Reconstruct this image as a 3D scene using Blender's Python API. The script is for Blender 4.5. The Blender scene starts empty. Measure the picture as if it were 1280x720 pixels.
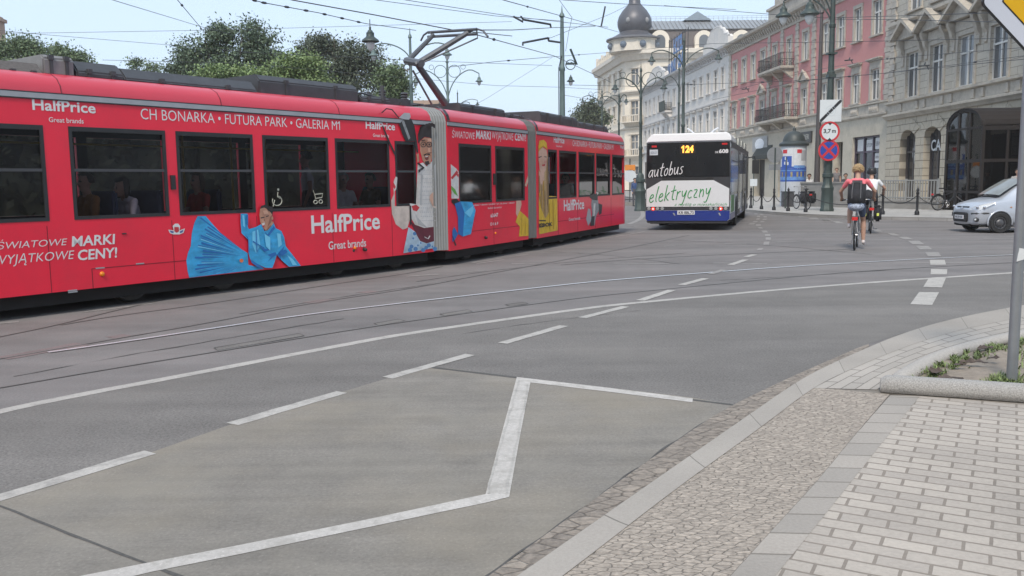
import bpy, bmesh, math, random
from mathutils import Vector, Matrix, noise
random.seed(11)
sc = bpy.context.scene
COL = sc.collection
rad = math.radians

# ------------------------------------------------------------------ camera
FPX, EYE, PITCH, ROLL = 1100.0, 1.6, rad(6.85), rad(0.7)
CF = Vector((0, math.cos(PITCH), -math.sin(PITCH)))
CR0 = Vector((1, 0, 0)); CU0 = Vector((0, math.sin(PITCH), math.cos(PITCH)))
CR = CR0*math.cos(ROLL) - CU0*math.sin(ROLL)
CU = CU0*math.cos(ROLL) + CR0*math.sin(ROLL)
CP = Vector((0, 0, EYE))
cam = bpy.data.cameras.new('camera'); camo = bpy.data.objects.new('camera', cam); COL.objects.link(camo)
m3 = Matrix((CR, CU, -CF)).transposed()
camo.matrix_world = Matrix.Translation(CP) @ m3.to_4x4()
cam.sensor_width = 36; cam.lens = 36*FPX/1280; cam.clip_start = 0.05; cam.clip_end = 3000
sc.camera = camo
# ------------------------------------------------------------------ sky, sun, exposure
SUN_EL, SUN_AZ = rad(50), rad(196)          # azimuth from +Y towards +X
w = bpy.data.worlds.new('World'); sc.world = w; w.use_nodes = True
nt = w.node_tree; nt.nodes.clear()
sky = nt.nodes.new('ShaderNodeTexSky'); sky.sky_type = 'NISHITA'; sky.sun_disc = False
sky.sun_elevation = SUN_EL; sky.sun_rotation = SUN_AZ; sky.altitude = 200
sky.air_density = 1.0; sky.dust_density = 4.0; sky.ozone_density = 1.0
veil = nt.nodes.new('ShaderNodeMixRGB'); veil.blend_type = 'MIX'; veil.inputs[0].default_value = 0.72
veil.inputs[2].default_value = (6.1, 7.6, 9.5, 1)      # thin bright cloud veil over the sky
bgn = nt.nodes.new('ShaderNodeBackground'); bgn.inputs[1].default_value = 0.10
out = nt.nodes.new('ShaderNodeOutputWorld')
nt.links.new(sky.outputs[0], veil.inputs[1]); nt.links.new(veil.outputs[0], bgn.inputs[0]); nt.links.new(bgn.outputs[0], out.inputs[0])
sun = bpy.data.lights.new('sun', 'SUN'); suno = bpy.data.objects.new('sun', sun); COL.objects.link(suno)
sun.energy = 2.0; sun.angle = rad(11); sun.color = (1, .91, .79)
sdir = Vector((math.sin(SUN_AZ)*math.cos(SUN_EL), math.cos(SUN_AZ)*math.cos(SUN_EL), math.sin(SUN_EL)))
suno.rotation_euler = sdir.to_track_quat('Z', 'Y').to_euler()
sc.view_settings.view_transform = 'Standard'; sc.view_settings.look = 'None'
sc.view_settings.gamma = 1; sc.view_settings.use_curve_mapping = False
sc.view_settings.exposure = 0.55
sc.render.engine = 'CYCLES'
sc.cycles.max_bounces = 6; sc.cycles.volume_bounces = 1; sc.cycles.transparent_max_bounces = 12

# ------------------------------------------------------------------ measuring helpers (real positions from the survey of the photo)
def ray(x, y): return CF + CR*((x-640)/FPX) - CU*((y-360)/FPX)
def G(x, y, z=0.0):
    d = ray(x, y); t = (z-EYE)/d.z; return CP + d*t
def D(x, y, dist):
    d = ray(x, y); return CP + d*(dist/d.y)
class Frame:
    """upright plane: x to the right along it, y into it, z up; origin on the ground"""
    def __init__(s, a, b):
        s.o = Vector((a[0], a[1], 0)); u = Vector((b[0]-a[0], b[1]-a[1], 0)); s.len = u.length; s.u = u.normalized()
        s.rz = math.atan2(s.u.y, s.u.x); s.n = Vector((s.u.y, -s.u.x, 0))
        s.M = Matrix.Translation(s.o) @ Matrix.Rotation(s.rz, 4, 'Z')
    def at(s, x, y, into=0.0):
        d = ray(x, y); o = s.o - s.n*into; t = (o-CP).dot(s.n)/d.dot(s.n); q = CP + d*t
        return (q-o).dot(s.u), q.z
    def pts(s, l): return [s.at(*q) for q in l]

# ------------------------------------------------------------------ materials
MATS = {}
def mat(name, col, rough=.6, metal=0, var=.12, scale=6, bump=0, bscale=60, spec=.5, emit=0, coat=0, rand=0, stretch=None, dirt=None, dscale=1.2):
    if name in MATS: return MATS[name]
    m = bpy.data.materials.new(name); m.use_nodes = True; t = m.node_tree; N = t.nodes; L = t.links
    b = N['Principled BSDF']; b.inputs['Roughness'].default_value = rough; b.inputs['Metallic'].default_value = metal
    b.inputs['Specular IOR Level'].default_value = spec
    if coat: b.inputs['Coat Weight'].default_value = coat; b.inputs['Coat Roughness'].default_value = .08
    tc = N.new('ShaderNodeTexCoord'); src = tc.outputs['Object']
    if stretch:
        mp = N.new('ShaderNodeMapping'); mp.inputs['Scale'].default_value = stretch; L.new(src, mp.inputs[0]); src = mp.outputs[0]
    nz = N.new('ShaderNodeTexNoise'); nz.inputs['Scale'].default_value = scale; nz.inputs['Detail'].default_value = 6; nz.inputs['Roughness'].default_value = .65
    L.new(src, nz.inputs['Vector'])
    rp = N.new('ShaderNodeMapRange'); rp.inputs[1].default_value = .25; rp.inputs[2].default_value = .75
    rp.inputs[3].default_value = 1-var; rp.inputs[4].default_value = 1+var; L.new(nz.outputs[0], rp.inputs[0])
    mx = N.new('ShaderNodeVectorMath'); mx.operation = 'SCALE'; mx.inputs[0].default_value = col[:3]; L.new(rp.outputs[0], mx.inputs['Scale'])
    cur = mx.outputs[0]
    if rand:
        g = N.new('ShaderNodeNewGeometry'); r2 = N.new('ShaderNodeMapRange'); r2.inputs[3].default_value = 1-rand; r2.inputs[4].default_value = 1+rand
        L.new(g.outputs['Random Per Island'], r2.inputs[0]); m2 = N.new('ShaderNodeVectorMath'); m2.operation = 'SCALE'
        L.new(cur, m2.inputs[0]); L.new(r2.outputs[0], m2.inputs['Scale']); cur = m2.outputs[0]
    if dirt:
        n2 = N.new('ShaderNodeTexNoise'); n2.inputs['Scale'].default_value = dscale; n2.inputs['Detail'].default_value = 8; n2.inputs['Roughness'].default_value = .7
        L.new(src, n2.inputs['Vector']); r3 = N.new('ShaderNodeMapRange'); r3.inputs[1].default_value = .48; r3.inputs[2].default_value = .75; r3.inputs[4].default_value = .75
        L.new(n2.outputs[0], r3.inputs[0]); mm = N.new('ShaderNodeMix'); mm.data_type = 'RGBA'; L.new(r3.outputs[0], mm.inputs[0])
        L.new(cur, mm.inputs[6]); mm.inputs[7].default_value = (*dirt[:3], 1); cur = mm.outputs[2]
    L.new(cur, b.inputs['Base Color'])
    if bump:
        n3 = N.new('ShaderNodeTexNoise'); n3.inputs['Scale'].default_value = bscale; n3.inputs['Detail'].default_value = 4; L.new(src, n3.inputs['Vector'])
        bp = N.new('ShaderNodeBump'); bp.inputs['Strength'].default_value = bump; bp.inputs['Distance'].default_value = .02; L.new(n3.outputs[0], bp.inputs['Height']); L.new(bp.outputs[0], b.inputs['Normal'])
    if emit:
        L.new(cur, b.inputs['Emission Color']); b.inputs['Emission Strength'].default_value = emit
    MATS[name] = m; return m
def glass(name, tint, gloss=1.0, ior=1.5, rough=.02):
    if name in MATS: return MATS[name]
    m = bpy.data.materials.new(name); m.use_nodes = True; t = m.node_tree; N = t.nodes; L = t.links; N.clear()
    o = N.new('ShaderNodeOutputMaterial'); mx = N.new('ShaderNodeMixShader'); tr = N.new('ShaderNodeBsdfTransparent'); gl = N.new('ShaderNodeBsdfGlossy')
    gl.inputs['Roughness'].default_value = rough; gl.inputs['Color'].default_value = (gloss, gloss, gloss, 1); tr.inputs[0].default_value = (*tint, 1)
    fr = N.new('ShaderNodeFresnel'); fr.inputs[0].default_value = ior
    tc = N.new('ShaderNodeTexCoord'); nz = N.new('ShaderNodeTexNoise'); nz.inputs['Scale'].default_value = 1.3; L.new(tc.outputs['Object'], nz.inputs['Vector'])
    bp = N.new('ShaderNodeBump'); bp.inputs['Strength'].default_value = .03; bp.inputs['Distance'].default_value = .05; L.new(nz.outputs[0], bp.inputs['Height'])
    L.new(bp.outputs[0], gl.inputs['Normal']); L.new(fr.outputs[0], mx.inputs[0]); L.new(tr.outputs[0], mx.inputs[1]); L.new(gl.outputs[0], mx.inputs[2]); L.new(mx.outputs[0], o.inputs[0])
    MATS[name] = m; return m
def bricks(name, c1, c2, mortar, bw, bh, ms=.012, rough=.85, rz=0, uv=False, var=.3, bump=.5, scl=14, offs=.5, axis='XY', smooth=.1, sq=1):
    if name in MATS: return MATS[name]
    m = bpy.data.materials.new(name); m.use_nodes = True; t = m.node_tree; N = t.nodes; L = t.links
    b = N['Principled BSDF']; b.inputs['Roughness'].default_value = rough
    tc = N.new('ShaderNodeTexCoord'); mp = N.new('ShaderNodeMapping'); L.new(tc.outputs['UV' if uv else 'Object'], mp.inputs[0])
    mp.inputs['Rotation'].default_value = (rad(-90), 0, 0) if axis == 'XZ' else (0, 0, rz)
    # slight wobble so that no joint is dead straight
    nz0 = N.new('ShaderNodeTexNoise'); nz0.inputs['Scale'].default_value = 9; L.new(mp.outputs[0], nz0.inputs['Vector'])
    vm = N.new('ShaderNodeVectorMath'); vm.operation = 'MULTIPLY_ADD'; vm.inputs[1].default_value = (ms*sq, ms*sq, 0); L.new(nz0.outputs['Color'], vm.inputs[0]); L.new(mp.outputs[0], vm.inputs[2])
    bt = N.new('ShaderNodeTexBrick'); bt.inputs['Scale'].default_value = 1; bt.inputs['Brick Width'].default_value = bw; bt.inputs['Row Height'].default_value = bh
    bt.inputs['Mortar Size'].default_value = ms; bt.inputs['Mortar Smooth'].default_value = smooth; bt.offset = offs
    bt.inputs['Color1'].default_value = (*c1, 1); bt.inputs['Color2'].default_value = (*c2, 1); bt.inputs['Mortar'].default_value = (*mortar, 1)
    L.new(vm.outputs[0], bt.inputs['Vector'])
    nz = N.new('ShaderNodeTexNoise'); nz.inputs['Scale'].default_value = scl; nz.inputs['Detail'].default_value = 8; nz.inputs['Roughness'].default_value = .7; L.new(tc.outputs['Object'], nz.inputs['Vector'])
    nl = N.new('ShaderNodeTexNoise'); nl.inputs['Scale'].default_value = .9; nl.inputs['Detail'].default_value = 4; L.new(tc.outputs['Object'], nl.inputs['Vector'])
    ad = N.new('ShaderNodeMath'); ad.operation = 'ADD'; L.new(nz.outputs[0], ad.inputs[0]); L.new(nl.outputs[0], ad.inputs[1])
    rp = N.new('ShaderNodeMapRange'); rp.inputs[1].default_value = .6; rp.inputs[2].default_value = 1.4; rp.inputs[3].default_value = 1-var; rp.inputs[4].default_value = 1+var; L.new(ad.outputs[0], rp.inputs[0])
    sm = N.new('ShaderNodeVectorMath'); sm.operation = 'SCALE'; L.new(bt.outputs[0], sm.inputs[0]); L.new(rp.outputs[0], sm.inputs['Scale']); L.new(sm.outputs[0], b.inputs['Base Color'])
    if bump:
        sb = N.new('ShaderNodeMath'); sb.operation = 'MULTIPLY_ADD'; sb.inputs[1].default_value = -1.0; L.new(bt.outputs['Fac'], sb.inputs[0]); 
        n5 = N.new('ShaderNodeMath'); n5.operation = 'MULTIPLY'; n5.inputs[1].default_value = .5; L.new(nz.outputs[0], n5.inputs[0]); L.new(n5.outputs[0], sb.inputs[2])
        bp = N.new('ShaderNodeBump'); bp.inputs['Strength'].default_value = bump; bp.inputs['Distance'].default_value = .015; L.new(sb.outputs[0], bp.inputs['Height']); L.new(bp.outputs[0], b.inputs['Normal'])
    MATS[name] = m; return m

# ------------------------------------------------------------------ mesh builder
class MB:
    def __init__(s, M=None): s.v = []; s.f = []; s.mi = []; s.M = M or Matrix(); s.uv = None
    def _add(s, vs, fs, m=0):
        o = len(s.v); s.v += [tuple(s.M @ Vector(p)) for p in vs]; s.f += [[i+o for i in f] for f in fs]; s.mi += [m]*len(fs)
    def box(s, x0, y0, z0, x1, y1, z1, m=0):
        if x0 > x1: x0, x1 = x1, x0
        if y0 > y1: y0, y1 = y1, y0
        if z0 > z1: z0, z1 = z1, z0
        s._add([(x0,y0,z0),(x1,y0,z0),(x1,y1,z0),(x0,y1,z0),(x0,y0,z1),(x1,y0,z1),(x1,y1,z1),(x0,y1,z1)],
               [(0,3,2,1),(4,5,6,7),(0,1,5,4),(1,2,6,5),(2,3,7,6),(3,0,4,7)], m)
    def poly(s, pts, m=0): s._add(pts, [tuple(range(len(pts)))], m)
    def prism(s, pts, y0, y1, m=0):
        """outline in x,z pushed from y0 to y1"""
        n = len(pts); a = [(p[0], y0, p[1]) for p in pts] + [(p[0], y1, p[1]) for p in pts]
        s._add(a, [tuple(range(n)), tuple(range(2*n-1, n-1, -1))] + [(i, i+n, (i+1) % n+n, (i+1) % n) for i in range(n)], m)
    def prismz(s, pts, z0, z1, m=0):
        n = len(pts); a = [(p[0], p[1], z0) for p in pts] + [(p[0], p[1], z1) for p in pts]
        s._add(a, [tuple(range(n-1, -1, -1)), tuple(range(n, 2*n))] + [(i, (i+1) % n, (i+1) % n+n, i+n) for i in range(n)], m)
    def prismx(s, pts, x0, x1, m=0, caps=True):
        """outline in y,z pushed along x"""
        n = len(pts); a = [(x0, p[0], p[1]) for p in pts] + [(x1, p[0], p[1]) for p in pts]
        fs = [(i, i+n, (i+1) % n+n, (i+1) % n) for i in range(n)]
        if caps: fs += [tuple(range(n)), tuple(range(2*n-1, n-1, -1))]
        s._add(a, fs, m)
    def tube(s, pts, r, n=8, m=0, caps=True):
        pts = [Vector(p) for p in pts]; k = len(pts); rs = r if isinstance(r, (list, tuple)) else [r]*k
        vs = []; ref = None
        for i, p in enumerate(pts):
            t = (pts[min(i+1, k-1)] - pts[max(i-1, 0)]).normalized()
            if ref is None: ref = Vector((0, 0, 1)) if abs(t.z) < .9 else Vector((1, 0, 0))
            a = t.cross(ref).normalized(); b = a.cross(t).normalized(); ref = b
            for j in range(n):
                q = 2*math.pi*j/n; vs.append(p + a*(rs[i]*math.cos(q)) + b*(rs[i]*math.sin(q)))
        fs = [(i*n+j, i*n+(j+1) % n, (i+1)*n+(j+1) % n, (i+1)*n+j) for i in range(k-1) for j in range(n)]
        if caps: fs += [tuple(range(n-1, -1, -1)), tuple((k-1)*n+j for j in range(n))]
        s._add(vs, fs, m)
    def lathe(s, prof, c=(0, 0, 0), n=16, m=0, axis='Z', caps=True):
        vs = []; 
        for r, z in prof:
            for j in range(n):
                q = 2*math.pi*j/n; x, y = r*math.cos(q), r*math.sin(q)
                vs.append((c[0]+x, c[1]+y, c[2]+z) if axis == 'Z' else ((c[0]+x, c[1]+z, c[2]+y) if axis == 'Y' else (c[0]+z, c[1]+x, c[2]+y)))
        k = len(prof); fs = [(i*n+j, i*n+(j+1) % n, (i+1)*n+(j+1) % n, (i+1)*n+j) for i in range(k-1) for j in range(n)]
        if caps: fs += [tuple(range(n-1, -1, -1)), tuple((k-1)*n+j for j in range(n))]
        s._add(vs, fs, m)
    def ell(s, c, r, n=12, m=0):
        vs = []; h = n//2
        for i in range(h+1):
            a = math.pi*i/h
            for j in range(n):
                q = 2*math.pi*j/n; vs.append((c[0]+r[0]*math.sin(a)*math.cos(q), c[1]+r[1]*math.sin(a)*math.sin(q), c[2]+r[2]*math.cos(a)))
        s._add(vs, [(i*n+j, (i+1)*n+j, (i+1)*n+(j+1) % n, i*n+(j+1) % n) for i in range(h) for j in range(n)], m)
    def torus(s, c, R, r, axis='Y', n=24, k=6, m=0):
        pts = []
        for i in range(n):
            q = 2*math.pi*i/n; x, y = R*math.cos(q), R*math.sin(q)
            for j in range(k):
                p = 2*math.pi*j/k; rr = R + r*math.cos(p); h = r*math.sin(p); x, y = rr*math.cos(q), rr*math.sin(q)
                pts.append((c[0]+x, c[1]+h, c[2]+y) if axis == 'Y' else ((c[0]+h, c[1]+x, c[2]+y) if axis == 'X' else (c[0]+x, c[1]+y, c[2]+h)))
        s._add(pts, [(i*k+j, i*k+(j+1) % k, ((i+1) % n)*k+(j+1) % k, ((i+1) % n)*k+j) for i in range(n) for j in range(k)], m)
    def wall(s, x0, x1, z0, z1, holes, y=0, depth=.2, m=0, mr=None):
        mr = m if mr is None else mr
        xs = sorted(set([x0, x1] + [h[i] for h in holes for i in (0, 1) if x0 < h[i] < x1])); zs = sorted(set([z0, z1] + [h[i] for h in holes for i in (2, 3) if z0 < h[i] < z1]))
        for a, b in zip(xs, xs[1:]):
            for c, d in zip(zs, zs[1:]):
                mx, mz = (a+b)/2, (c+d)/2
                if any(h[0] < mx < h[1] and h[2] < mz < h[3] for h in holes): continue
                s._add([(a, y, c), (b, y, c), (b, y, d), (a, y, d)], [(0, 1, 2, 3)], m)
        for h in holes:
            a, b, c, d = max(h[0], x0), min(h[1], x1), max(h[2], z0), min(h[3], z1); e = y+depth
            s._add([(a,y,c),(a,e,c),(a,e,d),(a,y,d),(b,y,c),(b,e,c),(b,e,d),(b,y,d)], [(0,1,2,3),(7,6,5,4),(0,4,5,1),(3,2,6,7)], mr)
    def build(s, name, mats, parent=None, loc=None, smooth=False, bevel=0, auto=None):
        me = bpy.data.meshes.new(name); me.from_pydata(s.v, [], s.f)
        for mm in (mats if isinstance(mats, (list, tuple)) else [mats]): me.materials.append(mm)
        me.polygons.foreach_set('material_index', s.mi)
        bm = bmesh.new(); bm.from_mesh(me); bmesh.ops.recalc_face_normals(bm, faces=bm.faces)
        if bevel:
            bmesh.ops.remove_doubles(bm, verts=bm.verts, dist=1e-5)
            es = [e for e in bm.edges if len(e.link_faces) == 2 and e.calc_face_angle(0) > .6]
            bmesh.ops.bevel(bm, geom=es, offset=bevel, segments=2, affect='EDGES', clamp_overlap=True)
        bm.to_mesh(me); bm.free()
        if smooth:
            me.polygons.foreach_set('use_smooth', [True]*len(me.polygons))
            if auto is not None:
                bm = bmesh.new(); bm.from_mesh(me)
                for e in bm.edges:
                    if len(e.link_faces) == 2 and e.calc_face_angle(0) > rad(auto): e.smooth = False
                bm.to_mesh(me); bm.free()
        o = bpy.data.objects.new(name, me); COL.objects.link(o)
        if parent: o.parent = parent
        if loc is not None: o.location = loc
        return o
def tag(o, label=None, cat=None, group=None, kind=None):
    if label: o['label'] = label
    if cat: o['category'] = cat
    if group: o['group'] = group
    if kind: o['kind'] = kind
    return o
def thing(name, label, cat, loc=(0, 0, 0), rz=0, group=None):
    o = bpy.data.objects.new(name, None); COL.objects.link(o); o.location = loc; o.rotation_euler = (0, 0, rz); o.empty_display_size = .2
    return tag(o, label, cat, group)
def struct(name, mb, m, **k): return tag(mb.build(name, m, **k), kind='structure')
def copy_tree(o, parent=None, label=None, loc=None, rz=None):
    c = o.copy(); COL.objects.link(c); c.parent = parent
    for ch in list(o.children): copy_tree(ch, c)
    if label: c['label'] = label
    if loc is not None: c.location = loc
    if rz is not None: c.rotation_euler = (0, 0, rz)
    return c
TXT = {}
def text_data(s, bold=0, shear=0):
    k = (s, bold, shear)
    if k not in TXT:
        cu = bpy.data.curves.new('txt', 'FONT'); cu.body = s; cu.size = 1; cu.offset = bold; cu.shear = shear; cu.resolution_u = 3
        ob = bpy.data.objects.new('txt', cu); COL.objects.link(ob)
        me = bpy.data.meshes.new_from_object(ob.evaluated_get(bpy.context.evaluated_depsgraph_get()))
        vs = [v.co.to_2d() for v in me.vertices]; fs = [list(p.vertices) for p in me.polygons]
        bpy.data.objects.remove(ob); bpy.data.curves.remove(cu); bpy.data.meshes.remove(me)
        x0 = min(v.x for v in vs); x1 = max(v.x for v in vs); z0 = min(v.y for v in vs); z1 = max(v.y for v in vs)
        TXT[k] = ([((v.x-x0)/(x1-x0), (v.y-z0)/(z1-z0)) for v in vs], fs)
    return TXT[k]
def text(mb, s, x0, z0, x1, z1, y=0, bold=0, shear=0, m=0, slope=0):
    """flat lettering fitted to the box x0..x1, z0..z1 on the plane y"""
    vs, fs = text_data(s, bold, shear)
    mb._add([(x0+(x1-x0)*a, y, z0+(z1-z0)*b + slope*a) for a, b in vs], fs, m)
HAND = {'a': (.95, [[(.8,.9),(.5,1),(.15,.75),(.05,.35),(.2,.02),(.5,.1),(.75,.5),(.82,1)], [(.82,1),(.8,.3),(.97,0)]]), 'u': (.95, [[(.05,1),(.08,.3),(.3,0),(.6,.2),(.75,.6),(.78,1)], [(.78,1),(.78,.3),(.95,0)]]), 't': (.8, [[(.45,1.75),(.35,.9),(.35,.2),(.55,0),(.75,.1)], [(-.05,1.08),(.85,1.2)]]),
 'o': (.85, [[(.5,1),(.15,.8),(.05,.4),(.25,.02),(.6,.08),(.8,.5),(.7,.9),(.45,1)]]), 'b': (.85, [[(.15,1.85),(.1,.8),(.1,.05)], [(.1,.5),(.4,.95),(.75,.75),(.75,.25),(.4,0),(.1,.1)]]), 's': (.8, [[(.75,.95),(.35,1),(.15,.75),(.6,.45),(.65,.15),(.3,0),(0,.12)]]), 'e': (.85, [[(.1,.45),(.7,.6),(.65,.95),(.3,.95),(.05,.5),(.2,.05),(.55,0),(.85,.2)]]),
 'l': (.4, [[(.3,1.9),(.15,.9),(.15,.2),(.35,0)]]), 'k': (.85, [[(.15,1.9),(.1,.8),(.1,0)], [(.75,1),(.15,.45),(.8,0)]]), 'r': (.7, [[(.1,1),(.15,.5),(.12,0)], [(.13,.55),(.35,.95),(.7,.95)]]), 'y': (.85, [[(.05,1),(.15,.4),(.45,.25),(.75,.9)], [(.8,1),(.65,0),(.4,-.75),(0,-.6)]]), 'c': (.8, [[(.75,.85),(.4,1),(.1,.6),(.15,.15),(.5,0),(.8,.15)]]), 'z': (.85, [[(.05,.95),(.75,1),(.05,.05),(.8,.02)]]), 'n': (.85, [[(.1,1),(.12,0)], [(.12,.5),(.4,.95),(.7,.8),(.75,0)]])}
def hand(mb, s, x0, x1, z0, xh, r, y, slope=0, lean=.18, m=0):
    """brush handwriting: letters drawn as strokes"""
    W = sum(HAND[c][0]+.22 for c in s); k = (x1-x0)/W; x = x0
    for c in s:
        wd, st_ = HAND[c]
        for l in st_:
            P = [Vector(p) for p in l]
            for _ in range(2):
                q = [P[0]]
                for a, b in zip(P, P[1:]): q += [a.lerp(b, .25), a.lerp(b, .75)]
                P = q+[P[-1]]
            Q = []
            for p in P: xx = x+p.x*k+p.y*xh*lean; Q.append((xx, y, z0+p.y*xh+slope*(xx-x0)))
            mb.tube(Q, r, 5, m)
        x += (wd+.22)*k

def cobble_mat(name, c1, c2, mortar, scale, rz, sx=1.5):
    m = bpy.data.materials.new(name); m.use_nodes = True; t = m.node_tree; N = t.nodes; L = t.links; b = N['Principled BSDF']; b.inputs['Roughness'].default_value = .85
    g = N.new('ShaderNodeNewGeometry'); mp = N.new('ShaderNodeMapping'); mp.inputs['Rotation'].default_value = (0, 0, rz); mp.inputs['Scale'].default_value = (1, sx, 1); L.new(g.outputs['Position'], mp.inputs[0])
    vs = []
    for ft in ('F1', 'DISTANCE_TO_EDGE'):
        v = N.new('ShaderNodeTexVoronoi'); v.voronoi_dimensions = '2D'; v.feature = ft; v.inputs['Scale'].default_value = scale; v.inputs['Randomness'].default_value = .72; L.new(mp.outputs[0], v.inputs['Vector']); vs.append(v)
    nz = N.new('ShaderNodeTexNoise'); nz.inputs['Scale'].default_value = 40; nz.inputs['Detail'].default_value = 6; L.new(g.outputs['Position'], nz.inputs['Vector'])
    nl = N.new('ShaderNodeTexNoise'); nl.inputs['Scale'].default_value = 1.1; nl.inputs['Detail'].default_value = 5; L.new(g.outputs['Position'], nl.inputs['Vector'])
    sp = N.new('ShaderNodeSeparateColor'); L.new(vs[0].outputs['Color'], sp.inputs[0])
    mx = N.new('ShaderNodeMix'); mx.data_type = 'RGBA'; L.new(sp.outputs[0], mx.inputs[0]); mx.inputs[6].default_value = (*c1, 1); mx.inputs[7].default_value = (*c2, 1)
    r = N.new('ShaderNodeMapRange'); r.inputs[1].default_value = .004; r.inputs[2].default_value = .065; L.new(vs[1].outputs['Distance'], r.inputs[0])
    # dust fills many joints
    dj = N.new('ShaderNodeMapRange'); dj.inputs[1].default_value = .42; dj.inputs[2].default_value = .6; dj.inputs[3].default_value = 0; dj.inputs[4].default_value = .85; L.new(nl.outputs[0], dj.inputs[0])
    mxx = N.new('ShaderNodeMath'); mxx.operation = 'MAXIMUM'; L.new(r.outputs[0], mxx.inputs[0]); L.new(dj.outputs[0], mxx.inputs[1])
    m2 = N.new('ShaderNodeMix'); m2.data_type = 'RGBA'; L.new(mxx.outputs[0], m2.inputs[0]); m2.inputs[6].default_value = (*mortar, 1); L.new(mx.outputs[2], m2.inputs[7])
    k = N.new('ShaderNodeMapRange'); k.inputs[1].default_value = .3; k.inputs[2].default_value = .7; k.inputs[3].default_value = .75; k.inputs[4].default_value = 1.25; L.new(nz.outputs[0], k.inputs[0])
    sc_ = N.new('ShaderNodeVectorMath'); sc_.operation = 'SCALE'; L.new(m2.outputs[2], sc_.inputs[0]); L.new(k.outputs[0], sc_.inputs['Scale']); L.new(sc_.outputs[0], b.inputs['Base Color'])
    h = N.new('ShaderNodeMath'); h.operation = 'ADD'; L.new(r.outputs[0], h.inputs[0]); L.new(nz.outputs[0], h.inputs[1])
    bp = N.new('ShaderNodeBump'); bp.inputs['Strength'].default_value = .7; bp.inputs['Distance'].default_value = .014; L.new(h.outputs[0], bp.inputs['Height']); L.new(bp.outputs[0], b.inputs['Normal'])
    return m
# ================================================================== GROUND
def ground_mat(name, c, var, spots, rough=.9, stain=None, sscale=.5, bump=.25, streak=None, wear=None, trk=None, warm=None):
    m = bpy.data.materials.new(name); m.use_nodes = True; t = m.node_tree; N = t.nodes; L = t.links; b = N['Principled BSDF']; b.inputs['Roughness'].default_value = rough
    b.inputs['Specular IOR Level'].default_value = .35
    g = N.new('ShaderNodeNewGeometry')
    def nz(scale, det=5, vec=None, ro=.6):
        n = N.new('ShaderNodeTexNoise'); n.inputs['Scale'].default_value = scale; n.inputs['Detail'].default_value = det; n.inputs['Roughness'].default_value = ro
        L.new(vec or g.outputs['Position'], n.inputs['Vector']); return n
    fine = nz(55, 3, ro=.75); mid = nz(2.2, 6); big = nz(.22, 5)
    def rng(n, a, b2, lo, hi):
        r = N.new('ShaderNodeMapRange'); r.inputs[1].default_value = a; r.inputs[2].default_value = b2; r.inputs[3].default_value = lo; r.inputs[4].default_value = hi; L.new(n.outputs[0], r.inputs[0]); return r
    def mul(a, b2):
        q = N.new('ShaderNodeMath'); q.operation = 'MULTIPLY'; L.new(a.outputs[0], q.inputs[0]); L.new(b2.outputs[0], q.inputs[1]); return q
    k = mul(mul(rng(fine, .3, .7, 1-spots, 1+spots), rng(mid, .3, .7, 1-var, 1+var)), rng(big, .3, .7, 1-var, 1+var))
    if streak:
        mp = N.new('ShaderNodeMapping'); mp.inputs['Rotation'].default_value = (0, 0, streak); mp.inputs['Scale'].default_value = (.25, 5, 1); L.new(g.outputs['Position'], mp.inputs[0])
        k = mul(k, rng(nz(1.3, 6, mp.outputs[0]), .3, .7, .88, 1.1))
    sc_ = N.new('ShaderNodeVectorMath'); sc_.operation = 'SCALE'; sc_.inputs[0].default_value = c; L.new(k.outputs[0], sc_.inputs['Scale']); cur = sc_.outputs[0]
    if stain:
        mm = N.new('ShaderNodeMix'); mm.data_type = 'RGBA'; L.new(rng(nz(sscale, 6), .5, .72, 0, .8).outputs[0], mm.inputs[0]); L.new(cur, mm.inputs[6]); mm.inputs[7].default_value = (*stain, 1); cur = mm.outputs[2]
    if warm:                                     # broad brownish or yellowish zones of dust
        mm = N.new('ShaderNodeMix'); mm.data_type = 'RGBA'; L.new(rng(nz(.45, 5), .45, .68, 0, .7).outputs[0], mm.inputs[0]); L.new(cur, mm.inputs[6]); mm.inputs[7].default_value = (*warm, 1); cur = mm.outputs[2]
    sp_ = N.new('ShaderNodeTexVoronoi'); sp_.inputs['Scale'].default_value = 38; L.new(g.outputs['Position'], sp_.inputs['Vector'])   # pale stone chips
    ch = N.new('ShaderNodeMapRange'); ch.inputs[1].default_value = .10; ch.inputs[2].default_value = .2; ch.inputs[3].default_value = 1.22; ch.inputs[4].default_value = 1; L.new(sp_.outputs['Distance'], ch.inputs[0])
    s2 = N.new('ShaderNodeVectorMath'); s2.operation = 'SCALE'; L.new(cur, s2.inputs[0]); L.new(ch.outputs[0], s2.inputs['Scale']); cur = s2.outputs[0]
    if trk:                                      # wheel tracks along the lane
        mp = N.new('ShaderNodeMapping'); mp.inputs['Rotation'].default_value = (0, 0, trk); mp.inputs['Scale'].default_value = (.06, 1.1, 1); L.new(g.outputs['Position'], mp.inputs[0])
        s3 = N.new('ShaderNodeVectorMath'); s3.operation = 'SCALE'; L.new(cur, s3.inputs[0]); L.new(rng(nz(1.0, 3, mp.outputs[0]), .35, .65, .88, 1.1).outputs[0], s3.inputs['Scale']); cur = s3.outputs[0]
    if wear:
        mm = N.new('ShaderNodeMix'); mm.data_type = 'RGBA'; w1 = nz(7, 8, ro=.75); L.new(rng(w1, .50, .62, 0, .85).outputs[0], mm.inputs[0]); L.new(cur, mm.inputs[6]); mm.inputs[7].default_value = (*wear, 1); cur = mm.outputs[2]
    L.new(cur, b.inputs['Base Color'])
    bp = N.new('ShaderNodeBump'); bp.inputs['Strength'].default_value = bump; bp.inputs['Distance'].default_value = .01; L.new(fine.outputs[0], bp.inputs['Height']); L.new(bp.outputs[0], b.inputs['Normal'])
    return m
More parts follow.
